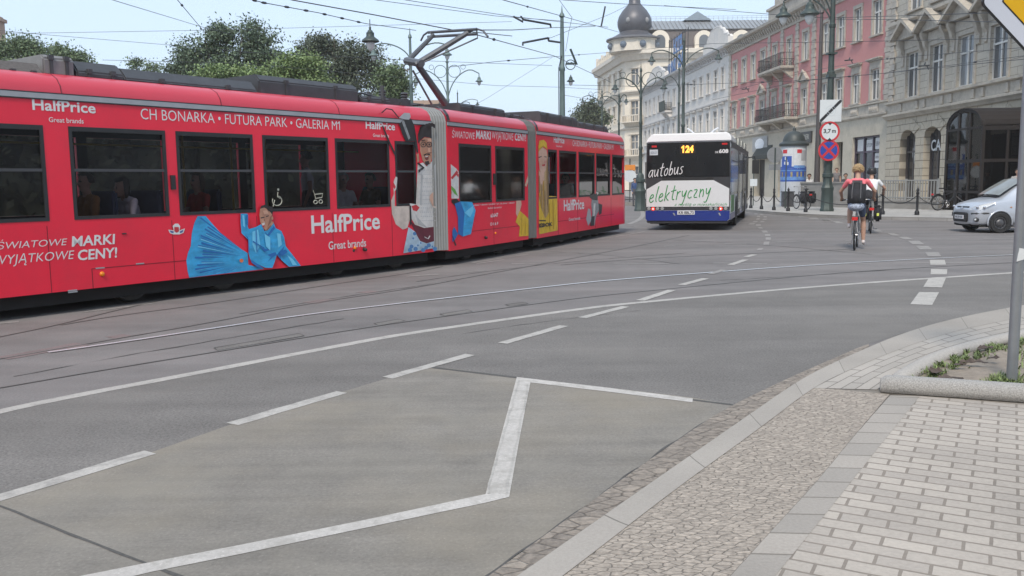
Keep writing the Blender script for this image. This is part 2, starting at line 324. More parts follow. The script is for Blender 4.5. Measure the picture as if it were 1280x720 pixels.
ASPH_OLD = ground_mat('old_asphalt', (.170, .159, .154), .10, .26, stain=(.160, .149, .144), sscale=.7, warm=(.19, .172, .165), trk=rad(-40))
ASPH = ground_mat('lane_asphalt', (.160, .150, .140), .08, .36, stain=(.185, .172, .157), sscale=.35, trk=rad(-33))
CONC = ground_mat('bay_concrete', (.196, .181, .160), .12, .18, stain=(.240, .222, .190), sscale=.8, bump=.15, streak=rad(-30), warm=(.250, .218, .168))
PAVE_F = bricks('far_paving', (.40, .385, .365), (.36, .35, .33), (.26, .25, .235), .5, .5, .015, var=.2)
PAINT = ground_mat('road_paint', (.40, .38, .35), .08, .16, stain=(.34, .32, .295), sscale=5, rough=.7, wear=(.28, .265, .245))
PAINT_OLD = ground_mat('worn_road_paint', (.275, .26, .245), .10, .2, stain=(.215, .203, .195), sscale=4, rough=.75, wear=(.19, .18, .172))
PAINT_FRESH = ground_mat('bay_line_paint', (.45, .425, .395), .08, .14, stain=(.39, .365, .335), sscale=6, rough=.7, wear=(.33, .31, .28))
RUST = ground_mat('rust_stained_asphalt', (.19, .15, .145), .12, .2)
DARK = ground_mat('dark_joint', (.085, .082, .078), .1, .2)

def resample(pts, n):
    pts = [Vector(p) for p in pts]; d = [0]
    for a, b in zip(pts, pts[1:]): d.append(d[-1] + (b-a).length)
    o = []
    for i in range(n):
        t = d[-1]*i/(n-1); k = 0
        while k < len(d)-2 and d[k+1] < t: k += 1
        s = (t-d[k])/max(1e-9, d[k+1]-d[k]); o.append(pts[k].lerp(pts[k+1], s))
    return o, d[-1]
def smooth_line(pts, it=3):
    pts = [Vector(p) for p in pts]
    for _ in range(it):
        q = [pts[0]]
        for a, b in zip(pts, pts[1:]): q += [a.lerp(b, .25), a.lerp(b, .75)]
        pts = q + [pts[-1]]
    return pts
def sheet(name, px, z, m, it=0, kind='structure'):
    z *= .5; p = [G(x, y, z) for x, y in px]; mb = MB(); mb.poly([tuple(q) for q in p]); o = mb.build(name, m); o['kind'] = kind; return o
def band_pts(pts, wd):
    """left/right edges of a line of given width through ground points"""
    L_, R_ = [], []
    for i, p in enumerate(pts):
        t = (pts[min(i+1, len(pts)-1)] - pts[max(i-1, 0)]); t.z = 0; t.normalize(); n = Vector((-t.y, t.x, 0)); L_.append(p+n*wd/2); R_.append(p-n*wd/2)
    return L_, R_
def strip(mb, A, B, m=0):
    n = len(A); mb._add([tuple(p) for p in A]+[tuple(p) for p in B], [(i, i+1, n+i+1, n+i) for i in range(n-1)], m)
def line(name, px, wd, z, m, n=40, it=2, wob=0):
    z *= .5; pts = smooth_line([G(x, y, z) for x, y in px], it) if len(px) > 2 else [G(x, y, z) for x, y in px]
    pts, _ = resample(pts, n)
    L_, R_ = band_pts(pts, wd)
    if wob:
        for i, q in enumerate(L_): L_[i] = q + Vector((noise.noise(q*4)*wob, noise.noise(q*4+Vector((7, 0, 0)))*wob, 0)); 
        for i, q in enumerate(R_): R_[i] = q + Vector((noise.noise(q*4)*wob, noise.noise(q*4+Vector((3, 0, 0)))*wob, 0))
    mb = MB(); strip(mb, L_, R_); return struct(name, mb, m)

mb = MB(); N_ = 40; R_ = [0, 3, 6, 10, 16, 25, 40, 70, 130, 250, 500, 1100]
vs = [(R*math.cos(2*math.pi*j/N_), R*math.sin(2*math.pi*j/N_)+10, 0) for R in R_ for j in range(N_)]
mb._add(vs, [(i*N_+j, i*N_+(j+1) % N_, (i+1)*N_+(j+1) % N_, (i+1)*N_+j) for i in range(len(R_)-1) for j in range(N_)])
struct('ground', mb, ASPH_OLD)
# newer asphalt of the near traffic lane: between the edge line and the bay and kerb
EDGE = [(-60, 530), (26, 507), (260, 463.5), (345, 447), (456, 426), (510, 416.5), (710, 388), (780, 379.5), (1020, 357.6), (1270, 340.5), (1500, 326)]
e_px = [G(x, y, .002) for x, y in EDGE]
near = [G(1500, 352, .002), G(1300, 378, .002), G(1180, 401, .002), G(1085, 430, .002), G(1010, 462, .002), G(915, 507, .002), G(800, 590, .002), G(640, 690, .002), G(560, 760, .002), G(300, 900, .002), G(-300, 1000, .002), G(-500, 700, .002)]
mb = MB(); mb.poly([tuple(p) for p in smooth_line(e_px, 2)] + [tuple(p) for p in near]); struct('traffic_lane', mb, ASPH)
sheet('bus_bay', [(-300, 712), (0, 622), (190, 565), (290, 530), (427, 490), (530, 459), (560, 460), (648, 471.5), (867, 497), (917, 506), (880, 533), (790, 596), (680, 672), (600, 727), (560, 760), (300, 900), (-300, 1000)], .008, CONC)
line('concrete_joint', [(-60, 607), (0, 632), (110, 676), (225, 721), (330, 762)], .018, .012, DARK, wob=.01)
sheet('bay_end_joint', [(527, 460), (540, 458.2), (648, 471), (915, 505), (918, 507), (648, 473), (540, 460)], .0115, DARK)
# painted lines
line('edge_line', EDGE, .13, .008, PAINT, n=120, wob=.008)
for i, (a, b) in enumerate([((-70, 643), (188, 565)), ((290, 530), (427, 490)), ((484, 472), (588, 443)), ((628, 429), (705, 407)), ((728, 397), (782, 383)), ((800, 375.5), (840, 362.5)), ((852, 356), (882, 348)), ((913, 331), (932, 324.5)), ((933, 321), (943, 318.2))]):
    line('lane_dash', [a, b], .115 if i < 5 else .13, .0125 if i < 3 else .012, PAINT, n=14, wob=.01)
line('lane_dash', [(888, 342.5), (905, 337)], .12, .012, PAINT_OLD, n=8)
Z = [(60, 733), (97.5, 720.5), (150, 710), (300, 681), (455, 650), (607, 617.5), (627.5, 540), (646, 471.2), (758, 484.3), (866, 498), (865.5, 502.8), (760, 489.5), (663, 478), (650, 545), (636.5, 621), (606, 628.5), (455, 660), (300, 692.5), (190, 714.5), (110, 733)]
o = sheet('bay_zigzag_line', Z, .0125, PAINT_FRESH)
for q, wd in (([(648.5, 475), (630.5, 540), (610, 617)], .012), ([(659.5, 480), (647, 545), (632, 618)], .012)): line('line_edge_ridge', q, wd, .0165, PAINT, n=20, wob=.02)
# crossing squares and rows of small dashes
SQ = [[(635,615),(757,617),(715,695),(580,690)], [(695,528),(800,528),(775,587),(660,584)], [(708,473),(808,475),(805,507),(705,507)], [(700,418),(792,418),(800,447),(705,448)],
      [(672,370),(755,370),(770,394),(690,396)], [(615,332),(690,332),(718,354),(640,354)], [(565,300),(635,300),(667,322),(595,322)], [(500,276),(560,276),(600,291),(540,291)],
      [(440,254),(480,254),(520,268),(470,268)], [(355,232),(385,232),(415,244),(360,244)], [(100,180),(135,180),(182,193),(130,193)], [(20,165),(60,166),(102,178),(55,178)]]
for q in SQ: sheet('crossing_square', [(1020+x/4.923, 240+y/4.923) for x, y in q], .012, PAINT if q[0][1] > 400 else PAINT_OLD)
for x, y, w_ in [(1020, 267.5, 9), (1002, 269, 9)]: pass
def dashes(l, z=.012, m=PAINT_OLD):
    for cx, cy, w_, h_, sk in l: sheet('crossing_dash', [(cx-w_/2-sk, cy+h_/2), (cx+w_/2-sk, cy+h_/2), (cx+w_/2+sk, cy-h_/2), (cx-w_/2+sk, cy-h_/2)], z, m)
dashes([(950, 311.5, 6, 2.8, 1.5), (958, 304, 7, 4, .5), (960.3, 298.3, 6.5, 3.2, 0), (959.5, 293.8, 6.5, 2.4, 0), (956, 289.4, 6.5, 2.6, -1), (950.5, 284.8, 5, 1.8, -1), (948, 281.2, 6, 2.2, 0), (953, 277, 5, 1.6, 1),
        (956, 274, 5, 1.4, 1), (956.5, 271, 4, 1.6, 0), (952, 268.2, 4, 1.2, -1), (940, 279.6, 7, 2, 1.5), (944, 277, 5.5, 1.6, 1), (947.5, 273.6, 4, 2, .5), (948, 270.5, 4, 1.6, 0), (945, 267.4, 4, 1.2, -1)])
dashes([(989, 269, 10, 1.3, -2), (1003, 271, 10, 1.5, -2), (1017, 273, 11, 1.7, -2), (1033, 275, 12, 1.8, -2.5)])
for a, b, w_ in [((767, 329), (835.6, 329.6), .12), ((891, 328.8), (958.7, 329.4), .12), ((906, 304.6), (933, 305.2), .14), ((971, 302.6), (1016, 301.3), .12), ((922, 290.8), (1040, 291.8), .14), ((1056, 300.5), (1119, 299.3), .12),
               ((1150, 299), (1199, 298.5), .12), ((1229, 298), (1300, 298), .12), ((1140, 329), (1219, 328), .1), ((1050, 329.4), (1089, 329.4), .1), ((830, 307.6), (844, 307.4), .14)]:
    line('thin_road_line', [a, b], w_, .008, PAINT_OLD, n=12, wob=.02)
for a, b, w_ in [((634, 312.4), (663, 310), .16), ((673, 306.3), (691, 304.8), .16), ((709, 300.2), (730, 298.4), .16), ((737, 296), (752, 294.6), .15), ((763, 289.6), (776, 288.6), .18), ((780, 286.2), (789, 285.4), .18), ((792, 283), (801, 282.6), .18),
               ((0, 404), (24, 402), .12), ((15, 397), (30, 395.5), .07), ((51, 392.6), (64, 391.4), .07), ((81, 389.4), (92, 388.4), .06), ((250, 368), (321, 360), .16), ((367, 351), (423, 345), .16), ((508, 345.4), (549, 342.6), .12), ((585, 339.6), (605, 338), .08), ((586, 318.6), (612, 315.6), .12), ((640, 329.4), (676, 329.2), .1)]:
    line('worn_lane_mark', [a, b], w_, .008, PAINT_OLD, n=10, wob=.03)
for q in ([(105, 390), (140, 386), (193, 378.6)], [(590, 328.4), (625, 323), (661, 317.6)], [(596, 329.6), (630, 324.4)], [(730, 301), (770, 296), (807, 289)]): line('worn_lane_mark', q, .07, .008, PAINT_OLD, n=16, wob=.03)
line('curved_road_line', [(787, 253), (800, 259), (805, 268), (799, 275), (786, 280)], .2, .008, PAINT_OLD, n=24)
# tram rails let into the asphalt
STEEL = mat('polished_rail', (.78, .78, .78), .5, .75, .1); GROOVE = mat('rail_groove', (.06, .055, .05), .9)
def rail(px, shine):
    it = 2; pts, _ = resample(smooth_line([G(x, y, .0042) for x, y in px], it), 120); mb = MB()
    if shine: a, b = band_pts(pts, .06); strip(mb, a, b, 0)
    off = [p + Vector((0, 0, .0)) for p in pts]; a, b = band_pts(off, .05)
    L_, R_ = band_pts(pts, .06 if shine else .03); L2, R2 = band_pts(pts, .14 if shine else .075)
    strip(mb, R2, R_, 1) 
    if not shine: strip(mb, L_, R_, 2)
    return struct('tram_rail', mb, [STEEL, GROOVE, mat('dull_rail', (.17, .163, .155), .6, .2)])
rail([(60, 440), (170, 424.5), (250, 412.4), (380, 393), (510, 377.6), (710, 355), (780, 348.2), (1040, 329), (1270, 318), (1500, 308)], True)
rail([(-60, 494), (0, 484), (124, 462.5), (260, 440.6), (450, 410), (510, 401), (710, 373.6), (780, 366), (1040, 340.8), (1188, 332), (1400, 321)], False)
rail([(-60, 458), (0, 448), (156, 421), (250, 405), (384, 379), (510, 361), (582, 347), (650, 334.6), (722, 321.4), (792, 308.2), (860, 294)], False)
rail([(-60, 432), (0, 420.5), (75, 405), (142, 388), (213, 372)], False)
rail([(75, 406), (140, 395), (260, 379.4), (396, 358), (443, 351), (510, 341.6), (552, 333)], False)
rail([(700, 331), (780, 324.6), (860, 320), (960, 315.6), (1060, 311.6)], False)
for a, b in [((0, 448), (105, 429.5)), ((138, 422), (160, 418.5)), ((385, 378.5), (416, 374)), ((452, 366), (468, 363.5))]: line('rust_patch', [a, b], .24, .0065, RUST, n=12, wob=.06)
# asphalt repairs beside the near rail
for q in [[(268, 434.5), (312, 427), (330, 424), (374, 416.6), (380, 419.6), (335, 427.5), (272, 438)], [(468, 404), (498, 398.6), (506, 401), (473, 407)], [(550, 392.4), (585, 386.8), (590, 389.4), (557, 394.6)], [(632, 380.6), (655, 377.4), (660, 379.4), (638, 383)]]:
    ps = [G(x, y, .0046) for x, y in q]; ps.append(ps[0]); mb = MB(); a, b = band_pts(ps, .022); strip(mb, a, b); struct('patch_seam', mb, DARK)
    sheet('asphalt_patch', q, .0062, ASPH)

for q, w_ in (([(20, 470), (140, 447), (300, 420), (430, 398)], .02), ([(520, 352), (600, 340), (720, 326), (860, 316)], .025), ([(300, 392), (420, 372), (560, 352)], .02), ([(560, 420), (660, 404), (800, 388)], .016), ([(900, 350), (1000, 345), (1130, 336)], .02), ([(840, 300), (960, 306), (1090, 318)], .03), ([(640, 312), (760, 318), (850, 330)], .022)): line('tar_seam', q, w_, .0075, DARK, n=50, wob=.03)
# ---- kerb, cobbles, paving of the near footway (5 cm above the road)
KZ = .05
kL = [(470, 840), (646, 720), (808, 607), (925, 526), (1000, 474), (1042, 453), (1090, 432), (1124, 418), (1180, 400.5), (1266, 383), (1400, 362), (1560, 344)]
kR = [(540, 840), (704, 720), (840, 614), (954, 532), (1016, 484), (1062, 462), (1112, 441), (1150, 427), (1200, 412), (1280, 396), (1400, 375), (1560, 355)]
def curve(px, z, n, it=2): return resample(smooth_line([G(x, y, z) for x, y in px], it), n)
def uv_strip(name, A, B, m, lenA, face=None, kind='structure', rows=1):
    mb = MB(); n = len(A); strip(mb, A, B); uvs = []
    W = sum((a-b).length for a, b in zip(A, B))/n
    for i in range(n-1):
        u0, u1 = lenA*i/(n-1), lenA*(i+1)/(n-1); uvs += [(u0, 0), (u1, 0), (u1, W), (u0, W)]
    if face is not None:
        A2 = [Vector((p.x, p.y, face)) for p in A]; strip(mb, A2, A)
        for i in range(n-1):
            u0, u1 = lenA*i/(n-1), lenA*(i+1)/(n-1); uvs += [(u0, -.1), (u1, -.1), (u1, 0), (u0, 0)]
    me = bpy.data.meshes.new(name); me.from_pydata(mb.v, [], mb.f); me.materials.append(m); l = me.uv_layers.new(name='UVMap')
    for i, c in enumerate(uvs): l.data[i].uv = c
    o = bpy.data.objects.new(name, me); COL.objects.link(o)
    bm = bmesh.new(); bm.from_mesh(me); bmesh.ops.recalc_face_normals(bm, faces=bm.faces)
    if sum(f.normal.z for f in bm.faces) < 0: bmesh.ops.reverse_faces(bm, faces=bm.faces)
    bm.to_mesh(me); bm.free()
    o['kind'] = kind; return o
GRAN = bricks('kerb_granite', (.335, .305, .27), (.30, .273, .24), (.16, .145, .125), 1.05, 2, .006, uv=True, var=.22, scl=90, bump=.2, sq=.5)
SETT = bricks('gutter_setts', (.30, .27, .235), (.24, .22, .19), (.16, .14, .12), .16, .12, .014, uv=True, var=.35, scl=25, bump=.8)
EDGEB = bricks('edge_blocks', (.345, .31, .272), (.265, .242, .215), (.18, .16, .135), .26, 2, .008, uv=True, var=.25, scl=60, bump=.3)
BLOCKS = bricks('curve_blocks', (.375, .34, .30), (.315, .288, .255), (.17, .155, .135), .55, .21, .011, uv=True, var=.2, scl=60, bump=.3)
A, la = curve(kL, KZ, 90); B, lb = curve(kR, KZ, 90)
uv_strip('kerb', A, B, GRAN, la, face=0.002)
gL = [(440, 838), (600, 728), (700, 655), (790, 590), (880, 527), (918, 505), (965, 482), (1010, 461.5), (1075, 433.5), (1086, 429.4)]
A, la = curve(gL, .014, 60); B, lb = curve(kL[:6]+[(1086, 434.5)], .014, 60)
uv_strip('cobbled_gutter', A, B, cobble_mat('gutter_cobbles', (.275, .235, .195), (.20, .172, .145), (.15, .128, .105), 9, -rad(50), 1.5), la)
line('gutter_crack', [(600, 727), (690, 661), (780, 597), (850, 547), (915, 507)], .013, .018, DARK, n=90, wob=.02)
# direction of the row of edge blocks
eL = [(780, 860), (912, 720), (1021, 601), (1062, 551), (1112, 494)]; eR = [(845, 860), (969, 720), (1050, 620), (1096, 562), (1150, 495)]
A, la = curve(eL, KZ, 30, 0); B, lb = curve(eR, KZ, 30, 0); uv_strip('edge_block_row', A, B, EDGEB, la)
d = (G(1096, 562, KZ)-G(912, 720, KZ)); ROW = math.atan2((G(1150, 495)-G(969, 720)).y, (G(1150, 495)-G(969, 720)).x)
BRK = bricks('paving_bricks', (.41, .365, .315), (.335, .298, .26), (.215, .185, .155), .205, .105, .0075, rz=-(ROW-rad(86)), var=.24, scl=45, bump=.55)
COB = cobble_mat('mosaic_cobbles', (.37, .318, .265), (.285, .245, .205), (.24, .205, .17), 16.5, -(ROW-rad(86)), 1.9)
mb = MB(); mb.poly([tuple(G(x, y, KZ-.0015)) for x, y in eR] + [tuple(G(x, y, KZ-.0015)) for x, y in [(1280, 505), (1500, 518), (1900, 560), (1900, 1100), (845, 1100)]]); struct('brick_footway', mb, BRK)
mb = MB(); mb.poly([tuple(G(x, y, KZ-.003)) for x, y in [(540, 840), (704, 720), (840, 614), (954, 532), (1016, 484.5)] + [(1062, 488), (1112, 493)] + [(1062, 551), (1021, 601), (912, 720), (780, 860)]]); struct('cobbled_strip', mb, COB)
# blocks following the curve, between kerb and planting bed
cI = [(1096, 487), (1120, 470), (1150, 456), (1190, 441), (1240, 427), (1300, 414), (1400, 395), (1560, 372)]
A, la = curve([(1016, 485)] + kR[5:], KZ-.002, 70); B, lb = curve(cI, KZ-.002, 70); uv_strip('curved_block_paving', A, B, BLOCKS, la)
mb = MB(); mb.poly([tuple(G(x, y, KZ-.006)) for x, y in [(1016, 484), (1096, 487), (1160, 450), (1400, 400), (1900, 380), (1900, 600), (1280, 505), (1112, 493)]]); struct('footway_base', mb, EDGEB)
# planting bed: raised stone border, soil, grass
STONE = mat('grey_granite', (.30, .29, .275), .8, var=.5, scale=120, bump=.3, bscale=90)
def border(name, label, px, r, n=50, flat=1.0, m=None):
    pts, _ = resample(smooth_line([G(x, y, KZ) for x, y in px], 2), n)
    prof = [(-r*.8, 0), (-r*.98, r*.3), (-r, r*.6), (-r*.93, r*.95), (-r*.72, r*1.27), (-r*.38, r*1.48), (0, r*1.55), (r*.38, r*1.48), (r*.72, r*1.27), (r*.93, r*.95), (r, r*.6), (r*.98, r*.3), (r*.8, 0)]
    vs = []
    for i, p in enumerate(pts):
        t = (pts[min(i+1, n-1)]-pts[max(i-1, 0)]); t.z = 0; t.normalize(); q = Vector((t.y, -t.x, 0))
        e_ = .72 if i in (0, n-1) else .93 if i in (1, n-2) else 1
        for a, h_ in prof: vs.append(tuple(p + q*a*e_ + Vector((0, 0, h_*flat*e_))))
    k = len(prof); mb = MB(); mb._add(vs, [(i*k+j, i*k+j+1, (i+1)*k+j+1, (i+1)*k+j) for i in range(n-1) for j in range(k-1)] + [tuple(range(k)), tuple(range((n-1)*k, n*k))])
    return tag(mb.build(name, m or STONE, smooth=True, auto=50), label, 'kerb stone')
border('border_stone', 'rounded grey granite border log lying across the front of the planting bed', [(1100, 488), (1160, 492), (1280, 500.5), (1420, 511)], .078)
border('border_stone', 'pale curved stone border along the road side of the planting bed', [(1118, 482), (1134, 474), (1160, 458), (1194, 444), (1240, 432), (1300, 419), (1400, 399), (1560, 376)], .075, flat=.75, m=mat('pale_granite', (.37, .345, .315), .85, var=.25, scale=60, bump=.2, bscale=90))
SOIL = mat('dry_soil', (.25, .21, .17), .95, var=.25, scale=9, bump=.8, bscale=25)
mb = MB(); nn = 26
sp = [[G(1120+ (1620-1120)*i/nn, 478+ (505-478)*i/nn, KZ).lerp(G(1140+(1620-1140)*i/nn, 470-(470-372)*(i/nn)**.75, KZ), j/14) for j in range(15)] for i in range(nn+1)]
vs = [(p.x, p.y, KZ+.03+.03*noise.noise(p*2.3)+.012*noise.noise(p*9)) for r_ in sp for p in r_]
mb._add(vs, [(i*15+j, (i+1)*15+j, (i+1)*15+j+1, i*15+j+1) for i in range(nn) for j in range(14)]); struct('soil', mb, SOIL, smooth=True)
GRASS = mat('grass_blade', (.135, .175, .06), .6, var=.3, rand=.5)
mb = MB(); rr = random.Random(3)
def blade(p, h_, tilt):
    a = rr.uniform(0, 6.28); w_ = rr.uniform(.004, .008); dx, dy = math.cos(a), math.sin(a); q = Vector((dx, dy, 0)); s_ = Vector((-dy, dx, 0))*w_
    p1 = p+q*h_*tilt*.35+Vector((0, 0, h_*.6)); p2 = p+q*h_*tilt+Vector((0, 0, h_))
    mb._add([tuple(p-s_), tuple(p+s_), tuple(p1+s_*.8), tuple(p1-s_*.8), tuple(p2)], [(0, 1, 2, 3), (3, 2, 4)])
def along(px, t):
    pts = [Vector(q).to_2d() for q in [(x, y, 0) for x, y in px]]; L_ = [(b-a).length for a, b in zip(pts, pts[1:])]; s_ = t*sum(L_)
    for a, b, l in zip(pts, pts[1:], L_):
        if s_ <= l: return a.lerp(b, s_/l)
        s_ -= l
    return pts[-1]
for i in range(5200):
    q = along([(1138, 473), (1165, 462), (1200, 446), (1245, 431), (1300, 417), (1400, 398)], rr.random()); x, y = q.x+rr.gauss(6, 5), q.y+rr.gauss(2, 4)
    if noise.noise(Vector((x*.09, y*.12, 0))) < -.05: continue
    blade(G(x, y, KZ+.03), rr.uniform(.012, .05), rr.uniform(.4, 1.5))
for i in range(2200):
    q = G(rr.gauss(1256, 9), rr.gauss(479, 3), KZ+.03) if i < 800 else G(rr.uniform(1262, 1480), rr.uniform(440, 484), KZ+.03)
    blade(q, rr.uniform(.012, .06), rr.uniform(.4, 1.4))
tag(mb.build('grass', GRASS), 'ragged green grass growing along the planting bed edge', 'grass', kind='stuff')
BARK = mat('dead_leaf', (.085, .065, .055), .9, var=.4)
LEAFL = ['curled dark bark flake on the soil nearest the sign post', 'long brown bark strip in the middle of the bare soil', 'dark bark piece lying against the front stone border', 'small dark flake on the soil beside the grass edge', 'thin dark bark strip far back on the soil', 'crumpled dark leaf at the near corner of the soil']
for (x, y, l_, a, w_), lb_ in zip([(1231, 436.5, .20, .5, .05), (1217, 454, .22, -.2, .04), (1188, 474.5, .20, .05, .06), (1200, 457.5, .11, .2, .04), (1243, 449, .12, .1, .03), (1170, 466, .13, .8, .07)], LEAFL):
    mb = MB(Matrix.Translation(G(x, y, KZ+.065)) @ Matrix.Rotation(a, 4, 'Z')); k = 7
    top_ = [(-l_/2+l_*i/k, w_*math.sin(math.pi*(i+.3)/(k+.6))*(.6+.5*rr.random()), .012+.03*rr.random()*(i % 2)) for i in range(k+1)]; bot_ = [(-l_/2+l_*i/k, -w_*.5*rr.random(), .006+.012*rr.random()) for i in range(k+1)]
    for dz in (0, -.004): mb._add([(a_[0], a_[1], a_[2]+dz) for a_ in top_+bot_], [(i, i+1, k+2+i, k+1+i) for i in range(k)])
    tag(mb.build('bark_piece', BARK), lb_, 'bark', 'bark pieces on the bare soil')
# far footway along the buildings
FK = [(700, 234), (800, 248.5), (870, 255.5), (934, 262.3), (980, 266), (1025, 268.6), (1070, 270.3), (1120, 271.6), (1197, 272.6), (1300, 274), (1450, 276)]
A, la = curve(FK, .12, 70); mb = MB()
FK3 = [Vector((p.x, p.y, .12)) for p in A]
far_poly = [tuple(p) for p in FK3] + [(60, 34, .12), (60, 150, .12), (30, 230, .12)]
mb.poly(far_poly); struct('far_footway', mb, PAVE_F)
inn = [p + Vector((.12, .27, .004)) for p in FK3]
A2 = [Vector((p.x, p.y, .124)) for p in FK3]
uv_strip('far_kerb', A2, inn, bricks('far_kerb_stone', (.30, .29, .28), (.27, .26, .25), (.17, .16, .15), 1, 2, .01, uv=True, var=.2, scl=30, bump=.2), la, face=.002)
# ================================================================== BUILDINGS
PINK = mat('pink_render', (.50, .225, .215), .85, var=.08, scale=2, dirt=(.43, .21, .2), dscale=.5)
STUCCO = mat('grey_stucco', (.44, .40, .345), .85, var=.14, scale=3, dirt=(.25, .225, .19), dscale=.9)
STUCCO2 = mat('stone_trim', (.42, .385, .33), .85, var=.18, scale=5, dirt=(.21, .19, .17), dscale=1.4)
GREYW = bricks('rusticated_stucco', (.47, .42, .335), (.43, .38, .30), (.19, .165, .13), 1.3, .42, .022, axis='XZ', var=.18, scl=4, bump=.8, sq=.2)
GREYU = bricks('banded_stucco', (.46, .425, .36), (.43, .395, .335), (.24, .215, .18), 1.5, .36, .016, axis='XZ', var=.16, scl=4, bump=.6, sq=.2)
BEIGE = mat('beige_render', (.46, .42, .345), .85, var=.08, scale=2, dirt=(.28, .26, .22), dscale=.8)
WHITEB = mat('white_render', (.63, .60, .56), .85, var=.1, scale=2, dirt=(.5, .5, .5), dscale=.6)
CREAM = mat('cream_render', (.70, .635, .53), .85, var=.07, scale=2, dirt=(.56, .50, .40), dscale=.5)
CREAM2 = mat('cream_trim', (.64, .585, .50), .85, var=.1, scale=4, dirt=(.44, .40, .33), dscale=1.2)
SLATE = mat('slate_roof', (.13, .13, .14), .6, var=.15, scale=5)
SHEETM = mat('seamed_metal_roof', (.27, .28, .29), .45, .3, var=.1, scale=1.2)
DOME = mat('dark_metal_dome', (.09, .09, .10), .45, .3, var=.2, scale=2)
WFRAME = mat('white_window_frame', (.62, .61, .58), .5, var=.05)
DFRAME = mat('brown_window_frame', (.06, .05, .05), .5, var=.1)
PURPF = mat('purple_shop_frame', (.06, .045, .07), .45, var=.1)
IRON = mat('black_iron', (.03, .03, .032), .5, .4, var=.2)
def pane_mat(name, c, rnd=.5):
    m = mat(name, c, .06, 0, .15, 1.2, spec=.6, rand=0)
    if rnd and 'Object Info' not in m.node_tree.nodes:
        t = m.node_tree; N = t.nodes; L = t.links; oi = N.new('ShaderNodeObjectInfo'); r = N.new('ShaderNodeMapRange'); r.inputs[3].default_value = 1-rnd; r.inputs[4].default_value = 1+rnd
        L.new(oi.outputs['Random'], r.inputs[0]); b = N['Principled BSDF']; src = b.inputs['Base Color'].links[0].from_socket
        s = N.new('ShaderNodeVectorMath'); s.operation = 'SCALE'; L.new(src, s.inputs[0]); L.new(r.outputs[0], s.inputs['Scale']); L.new(s.outputs[0], b.inputs['Base Color'])
    return m
PANE = pane_mat('window_pane', (.13, .14, .15)); PANED = pane_mat('dark_pane', (.022, .024, .028)); PANES = pane_mat('shop_pane', (.03, .032, .038))
WIN = {}
def window(parent, x, z, w_, h_, style='plain', pane=PANE, deep=.2, fm=WFRAME, label=None):
    """pane at the bottom of its recess; frame, surround, sill as sub-parts. x = left, z = bottom of the opening"""
    k = (style, round(w_, 2), round(h_, 2), pane.name, round(deep, 2), fm.name)
    if k not in WIN:
        mb = MB(); f_ = .055
        # curtain side / two leaves: separate panes in one mesh
        mb.box(.0, deep-.01, 0, w_, deep, h_)
        o = mb.build('window', pane, parent); WIN[k] = o
        fb = MB(); y0, y1 = deep-.07, deep-.012
        for a, b, c, d in ((0, f_, 0, h_), (w_-f_, w_, 0, h_), (f_, w_-f_, 0, f_), (f_, w_-f_, h_-f_, h_)): fb.box(a, y0, c, b, y1, d)
        if style != 'single':
            fb.box(w_/2-.045, y0-.006, f_, w_/2+.045, y1, h_-f_); tz = h_*.66
            fb.box(f_, y0-.003, tz-.045, w_/2-.045, y1, tz+.045); fb.box(w_/2+.045, y0-.003, tz-.045, w_-f_, y1, tz+.045)
        fb.build('frame', fm, o)
        if style in ('plain', 'lintel', 'gable', 'pediment', 'white', 'whitel'):
            sb = MB(); t = .2 if style[0] != 'w' else .12; pr = -.07
            sb.box(-t, pr, -.02, -.002, .0, h_+.02); sb.box(w_+.002, pr, -.02, w_+t, .0, h_+.02); sb.box(-t, pr-.01, h_+.02, w_+t, .0, h_+t+.05)
            if style in ('lintel', 'whitel', 'gable'):
                sb.box(-t, pr+.02, h_+t+.05, w_+t, .0, h_+t+.38); sb.box(-t-.12, -.3, h_+t+.38, w_+t+.12, 0, h_+t+.46); sb.box(-t-.06, -.2, h_+t+.30, w_+t+.06, 0, h_+t+.378)
            if style == 'gable':
                zz = h_+t+.462; sb.prism([(-t-.12, zz), (w_+t+.12, zz), (w_/2, zz+.62)], -.16, 0); sb.prism([(-t-.2, zz), (-t-.02, zz), (w_/2, zz+.60), (w_/2, zz+.74)], -.28, -.163); sb.prism([(w_+t+.2, zz), (w_/2, zz+.74), (w_/2, zz+.60), (w_+t+.02, zz)], -.28, -.163)
            if style == 'pediment':
                for s0, s1 in ((-t-.34, -t-.06), (w_+t+.06, w_+t+.34)):      # scrolled consoles
                    sb.prismx([(0, h_-.7), (-.12, h_-.62), (-.1, h_-.2), (-.24, h_+.05), (-.3, h_+.3), (-.46, h_+.62), (-.46, h_+.78), (0, h_+.78)], s0, s1)
                sb.box(-t, -.12, h_+.26, w_+t, 0, h_+.76)
                e = .75; zz = h_+.80; sb.prism([(-e, zz), (w_+e, zz), (w_/2, zz+.92)], -.42, 0)
                sb.prism([(-e-.16, zz-.02), (-e+.1, zz-.02), (w_/2, zz+.86), (w_/2, zz+1.07)], -.78, -.423); sb.prism([(w_+e+.16, zz-.02), (w_/2, zz+1.07), (w_/2, zz+.86), (w_+e-.1, zz-.02)], -.78, -.423)
            sb.build('surround', STUCCO2 if style[0] != 'w' else WHITEB, o)
        if style in ('plain', 'lintel', 'white', 'whitel', 'gable', 'pediment'):
            ib = MB(); ib.box(-.28, -.17, -.12, w_+.28, deep-.08, -.022); ib.build('sill', STUCCO2 if style[0] != 'w' else WHITEB, o)
        o.location = (x, 0, z)
    else:
        o = copy_tree(WIN[k], parent, loc=(x, 0, z))
    if label: o['label'] = label
    return o
